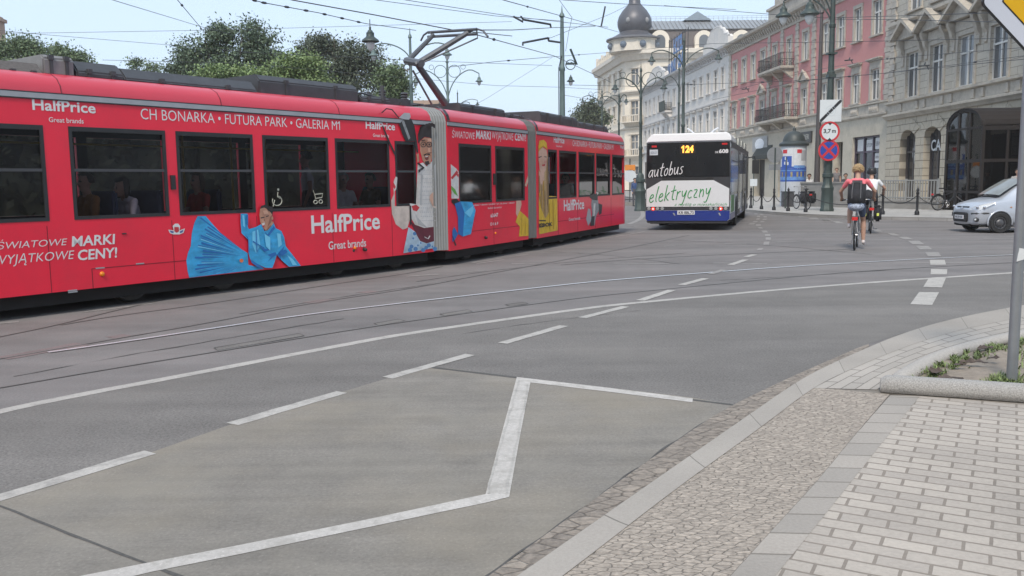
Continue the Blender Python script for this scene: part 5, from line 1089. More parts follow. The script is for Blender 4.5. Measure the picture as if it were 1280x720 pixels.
lettering(S3, [('HalfPrice', (692, 178.2), (705.2, 171.8), .02, 0), ('Great brands', (695, 183.6), (702.5, 181.8), .008, 0), ('CH BONARKA • FUTURA PARK • GALERIA M1', (715.6, 182.4), (766.7, 181.2), -.002, 0), ('Half', (775.4, 185.8), (780.2, 182), .02, 0),
    ('HalfPrice', (704.6, 264), (730, 248.2), .02, 0), ('Great brands', (710.8, 276.4), (725, 270.6), .008, 0)])
# ---- printed figures on the sides
BL1 = mat('print_blue', (.035, .33, .62), .4, var=.38, scale=4, stretch=(1, 1, 2.2)); BL2 = mat('print_dark_blue', (.015, .14, .42), .4); BL3 = mat('print_light_blue', (.16, .55, .80), .4); PSK = mat('print_skin', (.44, .225, .15), .45, var=.22, scale=9); PSK2 = mat('print_pale_skin', (.60, .37, .28), .45, var=.16, scale=9); PHR = mat('print_hair', (.025, .018, .018), .45, var=.3); PWH = mat('print_white', (.60, .58, .56), .45, var=.22, scale=7)
PBK = mat('print_black', (.02, .02, .022), .4); PMR = mat('print_maroon', (.12, .015, .03), .4, var=.2); PJE = mat('print_denim', (.38, .50, .60), .45, var=.25, scale=9); PJB = mat('print_denim_flower', (.07, .19, .40), .45); PYE = mat('print_yellow', (.66, .42, .03), .45, var=.3, scale=5, stretch=(2.5, 2.5, .8)); PYD = mat('print_dark_yellow', (.48, .27, .01), .45); PBL = mat('print_blond', (.45, .29, .14), .45, var=.25, scale=14); PGY = mat('print_grey', (.25, .26, .27), .45, var=.4, scale=10); PRD = mat('print_red', (.50, .03, .04), .45); PGN = mat('print_green', (.12, .35, .06), .45); PLG = mat('print_bag_grey', (.36, .37, .39), .4); PBEI = mat('print_beige', (.52, .44, .39), .45, var=.3, scale=5); PORA = mat('print_orange', (.75, .16, .04), .4)
PM = [BL1, BL2, BL3, PSK, PSK2, PHR, PWH, PBK, PMR, PJE, PJB, PYE, PYD, PBL, PGY, PRD, PGN, PLG, PBEI, PORA, WTXT]
def printed(S, conv, layers, label, off=.0055, clip=None):
    mb = MB(TL @ S.M); used = []; y = off
    for m_, pts in layers:
        q = [S.at(*conv(*p)) for p in pts]
        q = [(x, max(z, SK+.004)) for x, z in q]
        if clip: q = [(min(max(x, clip[0]), clip[1]), z) for x, z in q]
        if m_ not in used: used.append(m_)
        mb.poly([(x, -y, z) for x, z in q], used.index(m_)); y += .0006
    o = mb.build('printed_figure', used, tram); o['label'] = label; return o
def circ(cx, cy, r, n=12, ry=None): return [(cx+r*math.cos(2*math.pi*i/n), cy+(ry or r)*math.sin(2*math.pi*i/n)) for i in range(n)]
def ringpoly(cx, cy, r, w_, n=16): return [(cx+r*math.cos(2*math.pi*i/n), cy+r*math.sin(2*math.pi*i/n)) for i in range(n+1)] + [(cx+(r-w_)*math.cos(2*math.pi*i/n), cy+(r-w_)*math.sin(2*math.pi*i/n)) for i in range(n, -1, -1)]
cvA = lambda x, y: (220+x/5.541, 230+y/5.541)
skirt_edge = [(148,222),(125,270),(108,340),(100,430),(80,480),(70,530),(78,600),(90,650)]
top_edge = [(205,222),(250,275),(300,330),(345,375),(400,415),(450,450),(495,478)]
Ls = [(BL1, [(148,222),(205,222)] + top_edge[1:] + [(500,560),(610,584),(600,590),(480,603),(350,618),(230,632),(90,650)] + skirt_edge[1:-1][::-1])]
rr = random.Random(2); org = (478, 545)
def edge_pt(t):
    E_ = [(180,222)] + skirt_edge + [(230,634),(350,620)]; L_ = [math.dist(a, b) for a, b in zip(E_, E_[1:])]; s_ = t*sum(L_)
    for a, b, l in zip(E_, E_[1:], L_):
        if s_ <= l: f_ = s_/l; return (a[0]+(b[0]-a[0])*f_, a[1]+(b[1]-a[1])*f_)
        s_ -= l
    return E_[-1]
for i in range(24):
    t = (i+.3+.3*rr.random())/24; e1 = edge_pt(t); e2 = edge_pt(min(1, t+.012+.012*rr.random())); f0 = .02+.3*rr.random(); f1 = .05+.3*rr.random() 
    ox, oy = (478, 545) if t > .45 else (490, 480+70*t); P0 = (ox+(e1[0]-ox)*f1, oy+(e1[1]-oy)*f1); lr = lambda e: (e[0]+(ox-e[0])*f0, e[1]+(oy-e[1])*f0)
    Ls.append((BL2, [P0, lr(e1), lr(e2)])); e3 = edge_pt(min(1, t+.026)); 
    if i % 2: Ls.append((BL3, [P0, lr(e2), (lr(e3)[0], lr(e3)[1])]))
Ls += [(BL1, [(440,205),(487,205),(487,290),(497,312),(545,298),(582,277),(606,328),(668,268),(682,305),(722,325),(742,370),(752,430),(792,480),(857,566),(775,573),(720,525),(690,490),(675,540),(660,580),(610,580),(560,555),(505,520),(494,480),(492,385),(445,340),(440,270)]),
    (BL2, [(492,385),(470,350),(492,372),(500,470),(494,480)]), (BL2, [(625,490),(680,470),(690,490),(665,505),(625,540),(650,505)]), (BL2, [(690,490),(745,425),(738,445),(715,490),(720,525)]), (BL2, [(505,520),(560,555),(600,584),(560,578),(515,545)]), (BL2, [(606,328),(625,350),(668,290),(680,305),(632,362),(612,345)]), (BL3, [(520,330),(560,315),(575,420),(545,480),(520,420)]), (BL3, [(690,340),(715,345),(725,420),(700,440)]), (BL3, [(760,490),(800,520),(830,560),(800,562)]),
    (PHR, [(572,172),(580,152),(605,143),(640,155),(662,190),(658,225),(640,212),(618,180)]), (PSK, [(572,172),(600,163),(632,178),(655,210),(660,245),(642,272),(612,322),(592,300),(574,262),(568,215)]), (PSK, [(612,322),(648,258),(668,262),(665,272),(628,318)]),
    (PHR, [(576,232),(602,226),(603,233),(577,239)]), (PHR, [(612,222),(632,216),(632,223),(613,229)]), (PWH, [(582,272),(606,266),(602,284),(590,292)]), (PRD, [(585,288),(604,284),(600,296),(592,299)]), (PORA, circ(443, 530, 13))]
SKD = mat('print_skin_shade', (.27, .12, .08), .45, var=.1); SKL = mat('print_skin_light', (.58, .33, .23), .45, var=.08)
Ls += [(SKD, [(655,212),(660,245),(642,272),(622,300),(632,260),(640,230)]), (SKD, [(612,322),(640,285),(650,290),(626,316)]), (SKL, [(585,250),(600,246),(604,262),(590,268)]), (SKL, [(590,185),(620,182),(630,205),(600,210)]), (SKD, [(600,238),(606,252),(598,258),(596,252)]), (PHR, circ(641, 172, 22, 12, 16)), (PSK, circ(655, 236, 7, 8, 12)),
    (BL2, [(540,318),(546,318),(552,470),(546,470)]), (BL2, [(520,392),(600,440),(598,446),(520,402)]), (BL3, [(446,215),(460,215),(466,300),(452,290)]), (BL2, [(475,215),(487,210),(487,290),(480,285)]), (BL2, [(575,440),(640,455),(600,470)]), (BL3, [(600,345),(640,370),(640,460),(610,430)]), (BL2, [(700,470),(748,452),(760,470),(720,500)])]
printed(S1, cvA, Ls, 'printed woman in a blue coat swinging a pleated blue skirt')
cvB = lambda x, y: (460+x/3.431, 120+y/3.431)
Lm = [(PBEI, [(113,350),(106,380),(110,420),(98,450),(102,505),(118,550),(148,573),(168,566),(178,530),(180,472),(114,472)]),
    (PWH, [(212,292),(236,285),(250,302),(276,280),(290,280),(292,560),(240,566),(200,552),(182,520),(178,460),(205,465)]), (PWH, [(118,345),(106,380),(112,410),(120,400),(125,350)]), (PRD, [(185,472),(205,466),(220,478),(208,495),(192,490)]), (PRD, [(108,370),(104,385),(112,400),(118,390)]),
    (PJE, [(172,562),(205,585),(222,622),(250,632),(282,622),(288,652),(150,674)]), (PMR, [(176,530),(200,552),(240,566),(290,560),(290,622),(250,632),(222,622),(204,590)]), (PBK, [(176,470),(183,470),(186,545),(178,560)]), (PWH, [(240,602),(255,610),(262,598),(266,600),(258,614),(242,608)]),
    (PHR, [(214,205),(212,165),(222,132),(245,118),(270,122),(290,135),(290,200),(262,178),(240,175),(222,192)]), (PSK, [(220,196),(240,178),(265,180),(278,200),(280,262),(266,290),(249,298),(232,276),(222,238)]), (PSK, [(206,250),(216,245),(218,280),(210,286)]), (PHR, [(236,252),(248,246),(262,247),(266,256),(262,254),(248,251),(238,258)]), (mat('print_mouth', (.16, .03, .03), .45), [(240,259),(258,256),(257,272),(249,276),(242,270)]), (PWH, [(243,259),(256,257),(255,261),(244,263)]), (PHR, [(242,281),(258,278),(262,290),(250,298),(243,292)]), (PBK, ringpoly(235, 208, 12, 2.6)), (PBK, ringpoly(260, 208, 12, 2.6)), (PBK, [(246, 205), (249, 205), (249, 208), (246, 208)]), (PHR, [(226, 190), (242, 187), (242, 191), (227, 194)]), (PHR, [(252, 187), (268, 189), (268, 193), (252, 191)]), (PHR, circ(234, 208, 4, 8)), (PHR, circ(260, 208, 4, 8)), (PSK2, [(262,425),(280,412),(292,420),(292,470),(276,476),(262,446)]),
    (PBK, [(206,290),(214,285),(240,308),(214,330),(212,318),(230,306)]),
    (PBK, [(130,122),(150,98),(182,98),(196,130),(206,192),(212,240),(206,245),(196,194),(158,194),(142,160)]), (PLG, [(128,94),(152,72),(176,74),(180,90),(172,102),(150,100)]), (PGY, [(140,108),(150,104),(178,180),(170,188)]), (PBK, [(52,72),(74,52),(100,56),(130,92),(127,96),(98,61),(76,57),(56,75)]), (PBK, [(56,128),(63,130),(82,178),(114,245),(114,262),(76,182)])]
for i in range(13):
    for j in range(9):
        x = 214+j*8.5+(i % 2)*4; y = 318+i*18
        if x < 284 and not (x < 216 and y < 470) and y < 545 and not (258 < x and 408 < y < 480): Lm.append((PLG, circ(x, y, 2.2, 6)))
for x, y in ((180,610),(200,640),(190,655),(212,630),(235,650),(262,645),(172,645),(222,660),(185,590),(165,660),(246,640),(272,655)): Lm.append((PJB, circ(x, y, 7+3*math.sin(x), 7)))
SKD2 = mat('print_skin_dark', (.22, .10, .065), .45, var=.1); KNI = mat('print_knit_shade', (.38, .38, .38), .45, var=.2)
Lm += [(SKD2, [(268,185),(279,205),(280,262),(270,270),(272,230)]), (SKL, [(240,184),(256,182),(258,196),(240,197)]), (SKL, [(242,224),(250,222),(252,242),(244,244)]), (SKD2, [(238,243),(258,241),(256,247),(240,248)]), (KNI, [(268,300),(290,290),(290,560),(278,560)]), (KNI, [(186,500),(196,520),(240,566),(200,552)]), (KNI, [(212,330),(220,340),(214,470),(206,465)]), (PBEI, [(262,470),(284,474),(284,482),(264,478)])]
for i in range(26):
    a = math.pi*(1.02+.96*i/25); Lm.append((PHR, circ(250+36*math.cos(a), 168+44*math.sin(a), 7+2*math.sin(i*2.3), 8)))
# windows stay clear of the print: the lower sleeve is cut at the small window
def clipwin(layers, conv, S, wins):
    o = []
    for m_, pts in layers: o.append((m_, pts))
    return o
printed(S1, cvB, Lm, 'printed man with curly hair and glasses in a white knitted jumper', clip=(-8, E1-.004))
L2 = [(PWH, [(334,285),(352,292),(378,312),(388,325),(389,440),(352,440),(334,425)]), (PRD, [(352,350),(380,318),(386,330),(360,358)]), (PRD, [(372,330),(388,336),(386,350)]), (PGN, [(348,385),(372,400),(385,430),(370,420),(352,400)]), (PGN, [(345,400),(358,415),(352,425)]), (PBK, [(334,446),(378,440),(392,454),(372,470),(340,458)]), (BL1, [(370,462),(395,452),(445,455),(460,490),(440,592),(405,603),(385,592),(384,520)]), (BL2, [(370,462),(395,452),(412,500),(405,603),(385,592),(384,520)]), (BL3, [(412,500),(448,470),(452,490),(436,520)]), (BL2, [(346,580),(368,560),(384,592),(370,618),(346,628)]), (PBK, [(340,600),(378,640),(372,642),(338,606)])]
printed(S2, cvB, L2, 'printed arm in a patterned sleeve holding a blue bag', clip=(B2+.11, 9))
cvC = lambda x, y: (640+x/4.8, 150+y/4.8)
L3 = [(PSK2, [(24,480),(40,470),(52,474),(56,505),(46,548),(34,592),(22,560)]), (PYE, [(45,545),(75,570),(108,592),(114,692),(40,699),(46,640),(20,612),(30,580)]), (PYD, [(50,560),(60,600),(58,690),(54,690),(54,605)]), (PYD, [(76,580),(82,630),(80,690),(76,690),(76,632)]), (PYD, [(98,592),(102,640),(98,690),(95,690),(96,640)]), (PSK2, [(74,392),(106,332),(108,372),(84,402)])]
printed(S2, cvC, L3, 'printed raised hand in a yellow sleeve', clip=(0, E2-.004))
L4 = [(PYE, [(150,440),(168,420),(215,455),(270,458),(273,662),(150,688)]), (PBL, [(150,300),(165,305),(200,300),(213,190),(216,560),(198,592),(178,540),(160,470),(150,430)]), (PSK2, [(150,190),(180,162),(206,180),(212,240),(202,300),(186,324),(165,302),(150,245)]), (PSK2, [(160,310),(192,310),(192,360),(176,400),(162,360)]), (PYE, [(146,160),(162,125),(188,118),(206,138),(210,176),(186,158),(160,178),(148,200)]), (PYD, [(148,192),(160,170),(186,152),(210,172),(186,160),(162,182)]), (PHR, [(158,222),(176,216),(176,221),(158,228)]), (PHR, [(190,218),(206,220),(206,225),(190,222)]), (PRD, [(176,268),(198,264),(194,276),(180,277)]), (PBL, [(196,560),(200,470),(206,470),(205,585)]), (PYD, [(240,480),(246,480),(250,655),(244,655)]), (PYD, [(222,500),(226,500),(225,655),(220,655)]), (PBK, ringpoly(176, 632, 13, 5)), (PBK, [(160,600),(200,600),(200,607),(160,607)])]
for i, (x, a, b) in enumerate(((160, 330, 470), (172, 380, 540), (184, 360, 570), (206, 230, 520), (211, 300, 560), (168, 440, 520), (192, 420, 580))): L4.append((PYD if i % 3 == 2 else mat('print_hair_shade', (.25, .15, .07), .45), [(x, a), (x+4, a+10), (x+5, b), (x+2, b-12)]))
L4 += [(SKL, [(158,245),(170,240),(172,270),(162,275)]), (mat('print_cheek', (.58, .25, .2), .45), circ(196, 252, 7, 8, 10)), (PSK2, [(180,228),(186,228),(188,258),(180,260)]), (PYE, [(150,440),(168,420),(160,470),(152,480)])]
printed(S3, cvC, L4, 'printed woman with long blond hair in a yellow hooded top', clip=(.11, 9))
mb = MB(TL @ S3.M); a = S3.at(*cvC(160, 646)); b = S3.at(*cvC(240, 612)); text(mb, 'LOOK', a[0], a[1], b[0], b[1], -.016, .05); mb.build('lettering', PBK, tram)
L5 = [(PLG, [(455,530),(468,535),(476,600),(456,636),(444,595)]), (PGY, [(478,470),(515,478),(522,540),(502,580),(494,632),(470,634),(480,560),(474,505)]), (PBK, [(463,462),(488,440),(515,448),(512,482),(484,480)]), (PBK, [(518,500),(540,508),(536,560),(520,572)]), (PWH, [(488,500),(500,500),(496,560),(486,600)]), (PWH, [(500,430),(518,436),(512,450)]), (PBK, [(476,580),(494,575),(490,634),(466,636)])]
printed(S3, cvC, L5, 'printed grey skater leaping with a board')
# window icons, emblem, lamps, panel lines
mb = MB(TL @ S1.M); ic = mat('window_icon', (.42, .42, .36), .5)
def icon(pts, r=.008): mb.tube([(S1.at(*p)[0], .012, S1.at(*p)[1]) for p in pts], r, 4)
icon([(348, 240), (347.5, 246), (351, 248)]); icon([(347+6*math.cos(a), 251+6*math.sin(a)) for a in [i*.45 for i in range(-3, 9)]]); icon([(342, 258), (344, 250)]); x, z = S1.at(348.5, 237); mb.ell((x, .012, z), (.02, .004, .02), 8)
icon([(392, 238), (394, 243), (404, 242), (403, 247), (395, 248), (394, 243)])
for c_ in ((395, 252.5), (401.5, 252)): icon([(c_[0]+2.3*math.cos(a*.7), c_[1]+2.3*math.sin(a*.7)) for a in range(10)])
mb.build('window_icon', ic, tram)
cvE = lambda x, y: (x/4, 220+y/4)
em = printed(S1, cvE, [(WTXT, [(840,268),(868,272),(862,250),(874,238),(890,238),(900,252),(896,272),(924,262),(916,284),(896,292),(866,292),(848,286)]), (mat('emblem_blue', (.08, .12, .3), .5), [(848,272),(868,277),(866,286),(852,283)]), (MATS['emblem_blue'], [(898,277),(916,268),(912,281),(898,286)]), (PRD, [(870,255),(892,255),(894,276),(882,284),(870,276)])], 'small winged emblem in white, blue and red'); em.name = 'emblem'
for i, (S, p, r) in enumerate(((S1, (127.5, 342.5), .034), (S1, (443.5, 310), .028), (S2, (619, 291.5), .025))):
    x, z = S.at(*p); mb = MB(TL @ S.M); mb.lathe([(.001, -.03), (r*.7, -.025), (r, -.006), (r, 0)], (x, -.001, z), 14, 0, 'Y'); mb.build('side_marker', mat('amber_lens', (.75, .22, .01), .25), tram)
mb = MB(TL @ S1.M); pl = mat('panel_gap', (.10, .01, .015), .7)
def gap(S, pts, w_=.006):
    q = [S.at(*p) for p in pts]
    for a, b in zip(q, q[1:]): mb.box(a[0], -.0035, a[1]-w_/2, b[0]+(w_ if abs(a[0]-b[0]) < .02 else 0), -.0005, b[1]+w_/2)
zl = S1.at(115, 336)[1]; xl = S1.at(115, 336)[0]; mb.box(xl, -.0035, zl-.003, S1.at(300, 314)[0], -.0005, zl+.003); mb.box(xl-.006, -.0035, SK, xl, -.0005, zl); 
for p_ in ((216, 300), (322, 300), (416, 290), (490, 285), (62, 330)): x_ = S1.at(*p_)[0]; mb.box(x_-.003, -.0032, SK, x_+.003, -.0005, SILL-.06)
mb.build('panel_line', pl, tram)
for S_, xs_ in ((S2, (1.95,)), (S3, (1.42, 2.9, 4.4, 5.9))):
    mb = MB(TL @ S_.M)
    for x_ in xs_: mb.box(x_-.004, -.0032, SK, x_+.004, -.0005, SILL-.06)
    mb.box(.2, -.0032, .62, 3.2 if S_ is S2 else 6.2, -.0005, .627); mb.build('panel_line', pl, tram)
mb = MB(TL @ S1.M)
for p in ((125, 335), (175, 329.5), (90.5, 363), (91, 365)): x, z = S1.at(*p); mb.box(x-.06, -.005, z-.008, x+.06, -.001, z+.008)
mb.build('hinge', ALU, tram)
mb = MB(TL @ S1.M); x, z = S1.at(215.5, 228); mb.box(x-.035, -.03, z-.1, x+.035, -.001, z+.1); x, z = S1.at(155, 292); mb.box(x-.03, -.012, z-.008, x+.03, -.001, z+.008); mb.build('door_button', BLK, tram)
for S, t in ((S2, (617, 224)), ): mb = MB(TL @ S.M); x, z = S.at(*t); mb.box(x-.03, -.03, z-.12, x+.03, -.001, z+.12); mb.build('door_button', BLK, tram)
# seats and grab poles inside
for S, xs in ((S1, (-6.2, -4.9, -3.6, -2.2, -.5, S1.at(107, 245, .55)[0], S1.at(168, 240, .5)[0], S1.at(246, 235, .45)[0], S1.at(462, 236, .6)[0])), (S2, (1.6, 2.6)), (S3, (S3.at(707, 230, .5)[0], 2.8, 4.0))):
    for x in xs:
        mb = MB(TL @ S.M); mb.box(x-.25, .22, .75, x+.2, 1.02, .85); mb.box(x+.2, .22, .75, x+.28, 1.02, 1.55); mb.box(x-.1, .5, .4, x+.1, .8, .75); mb.build('seat', SEAT, tram, bevel=.03)
mb = MB(TL @ S1.M)
for x in (-3, -.2, 3.4, 4.3, 5.0): mb.tube([(x, 1.2, .4), (x, 1.2, 2.5)], .018, 6)
mb.tube([(-6, 1.0, 2.2), (7, 1.0, 2.2)], .015, 6); mb.build('grab_pole', mat('grab_yellow', (.45, .33, .03), .4), tram)
# passengers
def pas(S, px_, y, pose, label, shirt, hair='dark', zz=.40, rot=0, hl=0, fem=False, sleeve='short', **k):
    x = px_ if not isinstance(px_, tuple) else S.at(*px_, into=y)[0]; p = S.M @ Vector((x, y, zz)); J = pose; J['sleeve'] = sleeve
    human('person', label, tuple(p), S.rz+rot, J, {'shirt': shirt, 'pants': cloth('dark_trousers', (.03, .03, .04)), 'shoe': BLK}, hair, hl, 'passengers on the tram', .02, fem=fem)
pas(S1, (107, 245), .55, sit(), 'tram passenger in an ochre jacket seated in the second window from the left', cloth('ochre_jacket', (.24, .11, .03)), rot=math.pi, sleeve='long', zz=.42)
pas(S1, (168, 240), .50, sit(sh_l=(.12, .18, .98), sh_r=(.12, -.18, .98), head=(.2, 0, 1.18), el_l=(.2, .25, .72), wr_l=(.38, .14, .70)), 'tram passenger in a white top leaning forward in the second window', cloth('white_top', (.62, .60, .66)), rot=math.pi, fem=True, sleeve='long', hl=.12, zz=.42)
pas(S1, (246, 235), .45, sit(), 'tram passenger in a red T-shirt seated in the third window', cloth('red_tshirt', (.42, .03, .03)), rot=math.pi, hair='brown', hl=.1, fem=True, zz=.42)
pas(S1, (384, 230), .75, stand(), 'tram passenger standing in a white T-shirt with a shoulder strap in the fourth window', cloth('white_tshirt', (.55, .56, .60)), rot=math.pi*.8, zz=.40)
pas(S1, (429, 236), .5, sit(), 'tram passenger in a pale shirt and glasses looking out of the fifth window', cloth('pale_shirt', (.55, .55, .55)), rot=-math.pi/2-.3, hair='grey', zz=.42)
pas(S1, (462, 236), .6, sit(), 'tram passenger in olive clothes in the fifth window', cloth('olive_shirt', (.12, .10, .06)), rot=math.pi, zz=.42)
pas(S2, (583, 232), .5, sit(), 'tram passenger in a khaki shirt behind the printed bag window', cloth('khaki_shirt', (.22, .19, .13)), rot=-math.pi/2-.5, zz=.42)
pas(S3, (707, 230), .5, sit(), 'tram passenger in white in the second window past the blond printed woman', cloth('white_blouse', (.5, .5, .5)), rot=math.pi, zz=.42)
pas(S3, (754, 230), .55, sit(), 'grey haired tram passenger near the front end of the tram', cloth('grey_cardigan', (.25, .25, .27)), hair='grey', rot=0, zz=.42)
# ================================================================== BUS
bA = Vector((4.25, 27.77, 0))*1.032; bB = Vector((6.68, 27.0, 0))*1.032
FB = Frame(bA, bB); BW = FB.len; BLn = 12.2
bus = thing('bus', 'white, black and blue electric city bus on line 124 driving away', 'bus', FB.o, FB.rz)
BGL = mat('bus_black_glass', (.014, .015, .017), .07, spec=.6, var=.2); BWH = mat('bus_white', (.72, .73, .75), .3, coat=.4, var=.04); BBL = mat('bus_blue', (.012, .03, .20), .3, coat=.4, var=.06); BGR = mat('bus_dark_grey', (.035, .036, .04), .45, var=.1); BCR = mat('bus_cream_cover', (.45, .44, .38), .5, var=.08); BPL = mat('bus_panel_white', (.62, .63, .64), .35, var=.03)
H0, H1 = .30, 2.86
def rsect(ins=0, z0=H0, z1=H1, r=.16):
    p = []
    for cx, cz, a0 in ((BW-ins-r, z0+.08, -90), (BW-ins-r, z1-r, 0), (ins+r, z1-r, 90), (ins+r, z0+.08, 180)):
        rr_ = r if cz > 1 else .08
        for k in range(5): a = rad(a0+22.5*k); p.append(((BW-ins-rr_ if cx > BW/2 else ins+rr_)+rr_*math.cos(a), cz+rr_*math.sin(a)))
    return p
sec = rsect(); n = len(sec); mb = MB(); vs = []
for y, s_ in ((0, .06), (.05, .02), (.14, 0), (BLn-.2, 0), (BLn-.06, .03), (BLn, .1)):
    for x, z in sec: vs.append((BW/2+(x-BW/2)*(1-s_/1.3), y, z if z > 1 else z))
k = 6; mb._add(vs, [(i*n+j, i*n+(j+1) % n, (i+1)*n+(j+1) % n, (i+1)*n+j) for i in range(k-1) for j in range(n)] + [tuple(range(n)), tuple((k-1)*n+j for j in range(n))])
mb.build('body', BWH, bus, smooth=True, auto=30)
bx = lambda cx: (cx-100)/520*BW
bz = lambda cy: (650-cy)/203+.26
def rear(name, pts, m, y=-.012, par=None, th=.02):
    mb = MB(); mb.prism([(bx(a), bz(b)) for a, b in pts], y, y+th); return mb.build(name, m, par or bus)
rear('rear_frame', [(101, 134), (618, 134), (622, 440), (622, 572), (98, 572), (98, 440)], BGR, -.012)
rear('rear_window', [(108, 138), (612, 138), (618, 358), (103, 358)], BGL, -.022)
rear('rear_panel', [(102, 436), (196, 380), (520, 380), (617, 434), (617, 549), (102, 549)], BPL, -.024)
rear('bumper', [(98, 575), (622, 575), (622, 628), (606, 640), (110, 640), (98, 628)], BBL, -.06, th=.08)
rear('bumper_skirt', [(102, 640), (615, 640), (610, 656), (110, 656)], BGR, -.03, th=.05)
mb = MB(); mb.prism([(bx(96), bz(133)), (bx(624), bz(133)), (bx(622), bz(104)), (bx(604), bz(78)), (bx(136), bz(78)), (bx(112), bz(104))], -.03, 2.4); mb.build('roof_fairing', mat('bus_roof_white', (.82, .82, .82), .3, coat=.3, var=.02), bus, bevel=.03)
mb = MB(); mb.prism([(bx(230), bz(78)), (bx(500), bz(78)), (bx(470), bz(40)), (bx(270), bz(40))], 3.0, 5.5); mb.build('roof_unit', mat('bus_unit_grey', (.30, .30, .28), .6, var=.1), bus, bevel=.04)
mb = MB(); mb.tube([(bx(362), 2.2, bz(66)), (bx(330), 2.1, bz(38)), (bx(312), 2.0, bz(26))], .025, 6); mb.tube([(bx(455), 2.2, bz(66)), (bx(485), 2.1, bz(40)), (bx(512), 2.0, bz(26))], .025, 6); mb.build('roof_handle', BWH, bus)
for (y0, y1, h_) in ((2.45, 4.2, .24), (4.3, 6.3, .26), (6.4, 8.6, .26), (8.7, 10.8, .26)):
    mb = MB(); mb.prismx([(y0, H1-.05), (y0+.35, H1+h_), (y1-.3, H1+h_), (y1, H1-.05)], BW*.62, BW-.02); mb.prismx([(y0, H1-.05), (y0+.35, H1+h_), (y1-.3, H1+h_), (y1, H1-.05)], .02, BW*.38); mb.build('battery_cover', BCR, bus, bevel=.04)
LTY = -.034
mb = MB(); hand(mb, 'autobus', bx(112), bx(335), bz(360), .235, .014, -.028, .10); mb.build('lettering', WTXT, bus)
GRN = mat('green_lettering', (.03, .26, .07), .5, var=.05)
mb = MB(); hand(mb, 'elektryczny', bx(116), bx(505), bz(522), .26, .015, -.028, .105); text(mb, 'z myślą o mieszkańcach', bx(280), bz(548), bx(605), bz(523), LTY, -.01, .35); mb.build('lettering', GRN, bus)
mb = MB(); text(mb, '608', bx(551), bz(210), bx(608), bz(184), LTY, .03); text(mb, 'DE', bx(528), bz(209), bx(547), bz(197), LTY, .01); mb.build('lettering', WTXT, bus)
AMB = mat('led_amber', (1.0, .42, .06), .5, emit=1.1, var=.02); DSP = mat('display_black', (.02, .012, .008), .4)
rear('line_display', [(312, 148), (405, 148), (405, 210), (312, 210)], DSP, -.027)
mb = MB(); text(mb, '24', bx(344), bz(203), bx(396), bz(156), LTY, .05, .05); mb.prism([(bx(327), bz(203)), (bx(337), bz(203)), (bx(338), bz(156)), (bx(331), bz(156)), (bx(318), bz(168)), (bx(320), bz(175)), (bx(328), bz(170))], LTY-.001, LTY); mb.build('line_number', AMB, bus)
rear('notice', [(121, 178), (173, 178), (173, 214), (121, 214)], mat('notice_white', (.5, .53, .56), .4), -.028); mb = MB(); text(mb, 'SOLO', bx(127), bz(205), bx(166), bz(190), LTY, 0, .2); mb.build('notice_lettering', mat('notice_ink', (.10, .14, .2), .5), bus)
RL = mat('red_lamp_lit', (.9, .05, .03), .3, emit=.55); RLO = mat('red_lamp', (.5, .02, .02), .3); CLR = mat('clear_lamp', (.28, .29, .29), .2, var=.1); GLB = mat('lamp_glow', (1, .6, .55), .3, emit=1.0)
for x in (118, 145, 173, 203, 507, 537, 567, 597):
    lit = x in (145, 567); mb = MB(); mb.lathe([(.01, -.05), (.045, -.048), (.058, -.03), (.06, .0)], (bx(x), 0, bz(563)), 16, 0, 'Y')
    if lit: mb.lathe([(.004, -.056), (.022, -.053), (.026, -.048)], (bx(x), 0, bz(563)), 12, 1, 'Y')
    mb.build('tail_lamp', [RL if lit else CLR, GLB], bus)
for a, b, c, d in ((134, 152, 166, 164), (568, 146, 601, 157)): rear('high_brake_lamp', [(a, b), (c, b), (c, d), (a, d)], RLO, -.036)
rear('number_plate', [(300, 573), (408, 573), (408, 600), (300, 600)], mat('plate_white', (.62, .63, .66), .4), -.075, th=.012); mb = MB(); text(mb, 'KR 8BL73', bx(308), bz(597), bx(402), bz(578), -.078, .02); mb.build('plate_lettering', mat('plate_ink', (.02, .02, .03), .5), bus)
for x, s_ in ((278, 1), (560, -1)): rear('reflector', [(x-8, 590), (x+2, 588), (x+10, 606), (x+3, 607)], CLR, -.066)
rear('engine_grille', [(200, 362), (520, 362), (520, 377), (200, 377)], mat('grille_black', (.012, .012, .012), .6), -.02)
# right flank
xs = BW
def side(name, y0, y1, z0, z1, m, o=.012, par=None, x=None):
    mb = MB(); mb.box((x if x is not None else xs)+.001, y0, z0, (x if x is not None else xs)+o, y1, z1); return mb.build(name, m, par or bus)
side('side_glazing', .12, BLn-.5, 1.12, 2.62, BGL, .010)
side('side_band', .3, BLn-.4, 2.62, 2.80, BGR, .012)
for y0, y1 in ((.6, 2.4), (2.45, 4.1), (5.5, 7.1), (8.6, 10.2)):
    o = side('window', y0, y1, 1.2, 2.55, mat('bus_side_glass', (.10, .13, .20), .06, spec=.7, var=.4, scale=1.5), .016); side('sliding_vent', y0+.1, y1-.1, 2.2, 2.23, BGR, .02, o)
side('blue_film', .62, 4.6, 1.62, 2.05, mat('blue_window_film', (.04, .09, .28), .15, var=.3, scale=3), .019)
side('side_skirt', .35, BLn-.4, H0+.02, .52, BBL, .012)
for y0 in (2.9+1.2, 7.2, 10.5):
    o = side('door', y0, y0+1.3, .36, 2.6, BGR, .022); side('door_glass', y0+.08, y0+.6, .55, 2.5, BGL, .028, o); side('door_glass', y0+.7, y0+1.22, .55, 2.5, BGL, .028, o)
side('side_graphic', .7, 2.2, .55, 1.1, mat('side_green', (.10, .22, .09), .5, var=.5, scale=5), .013)
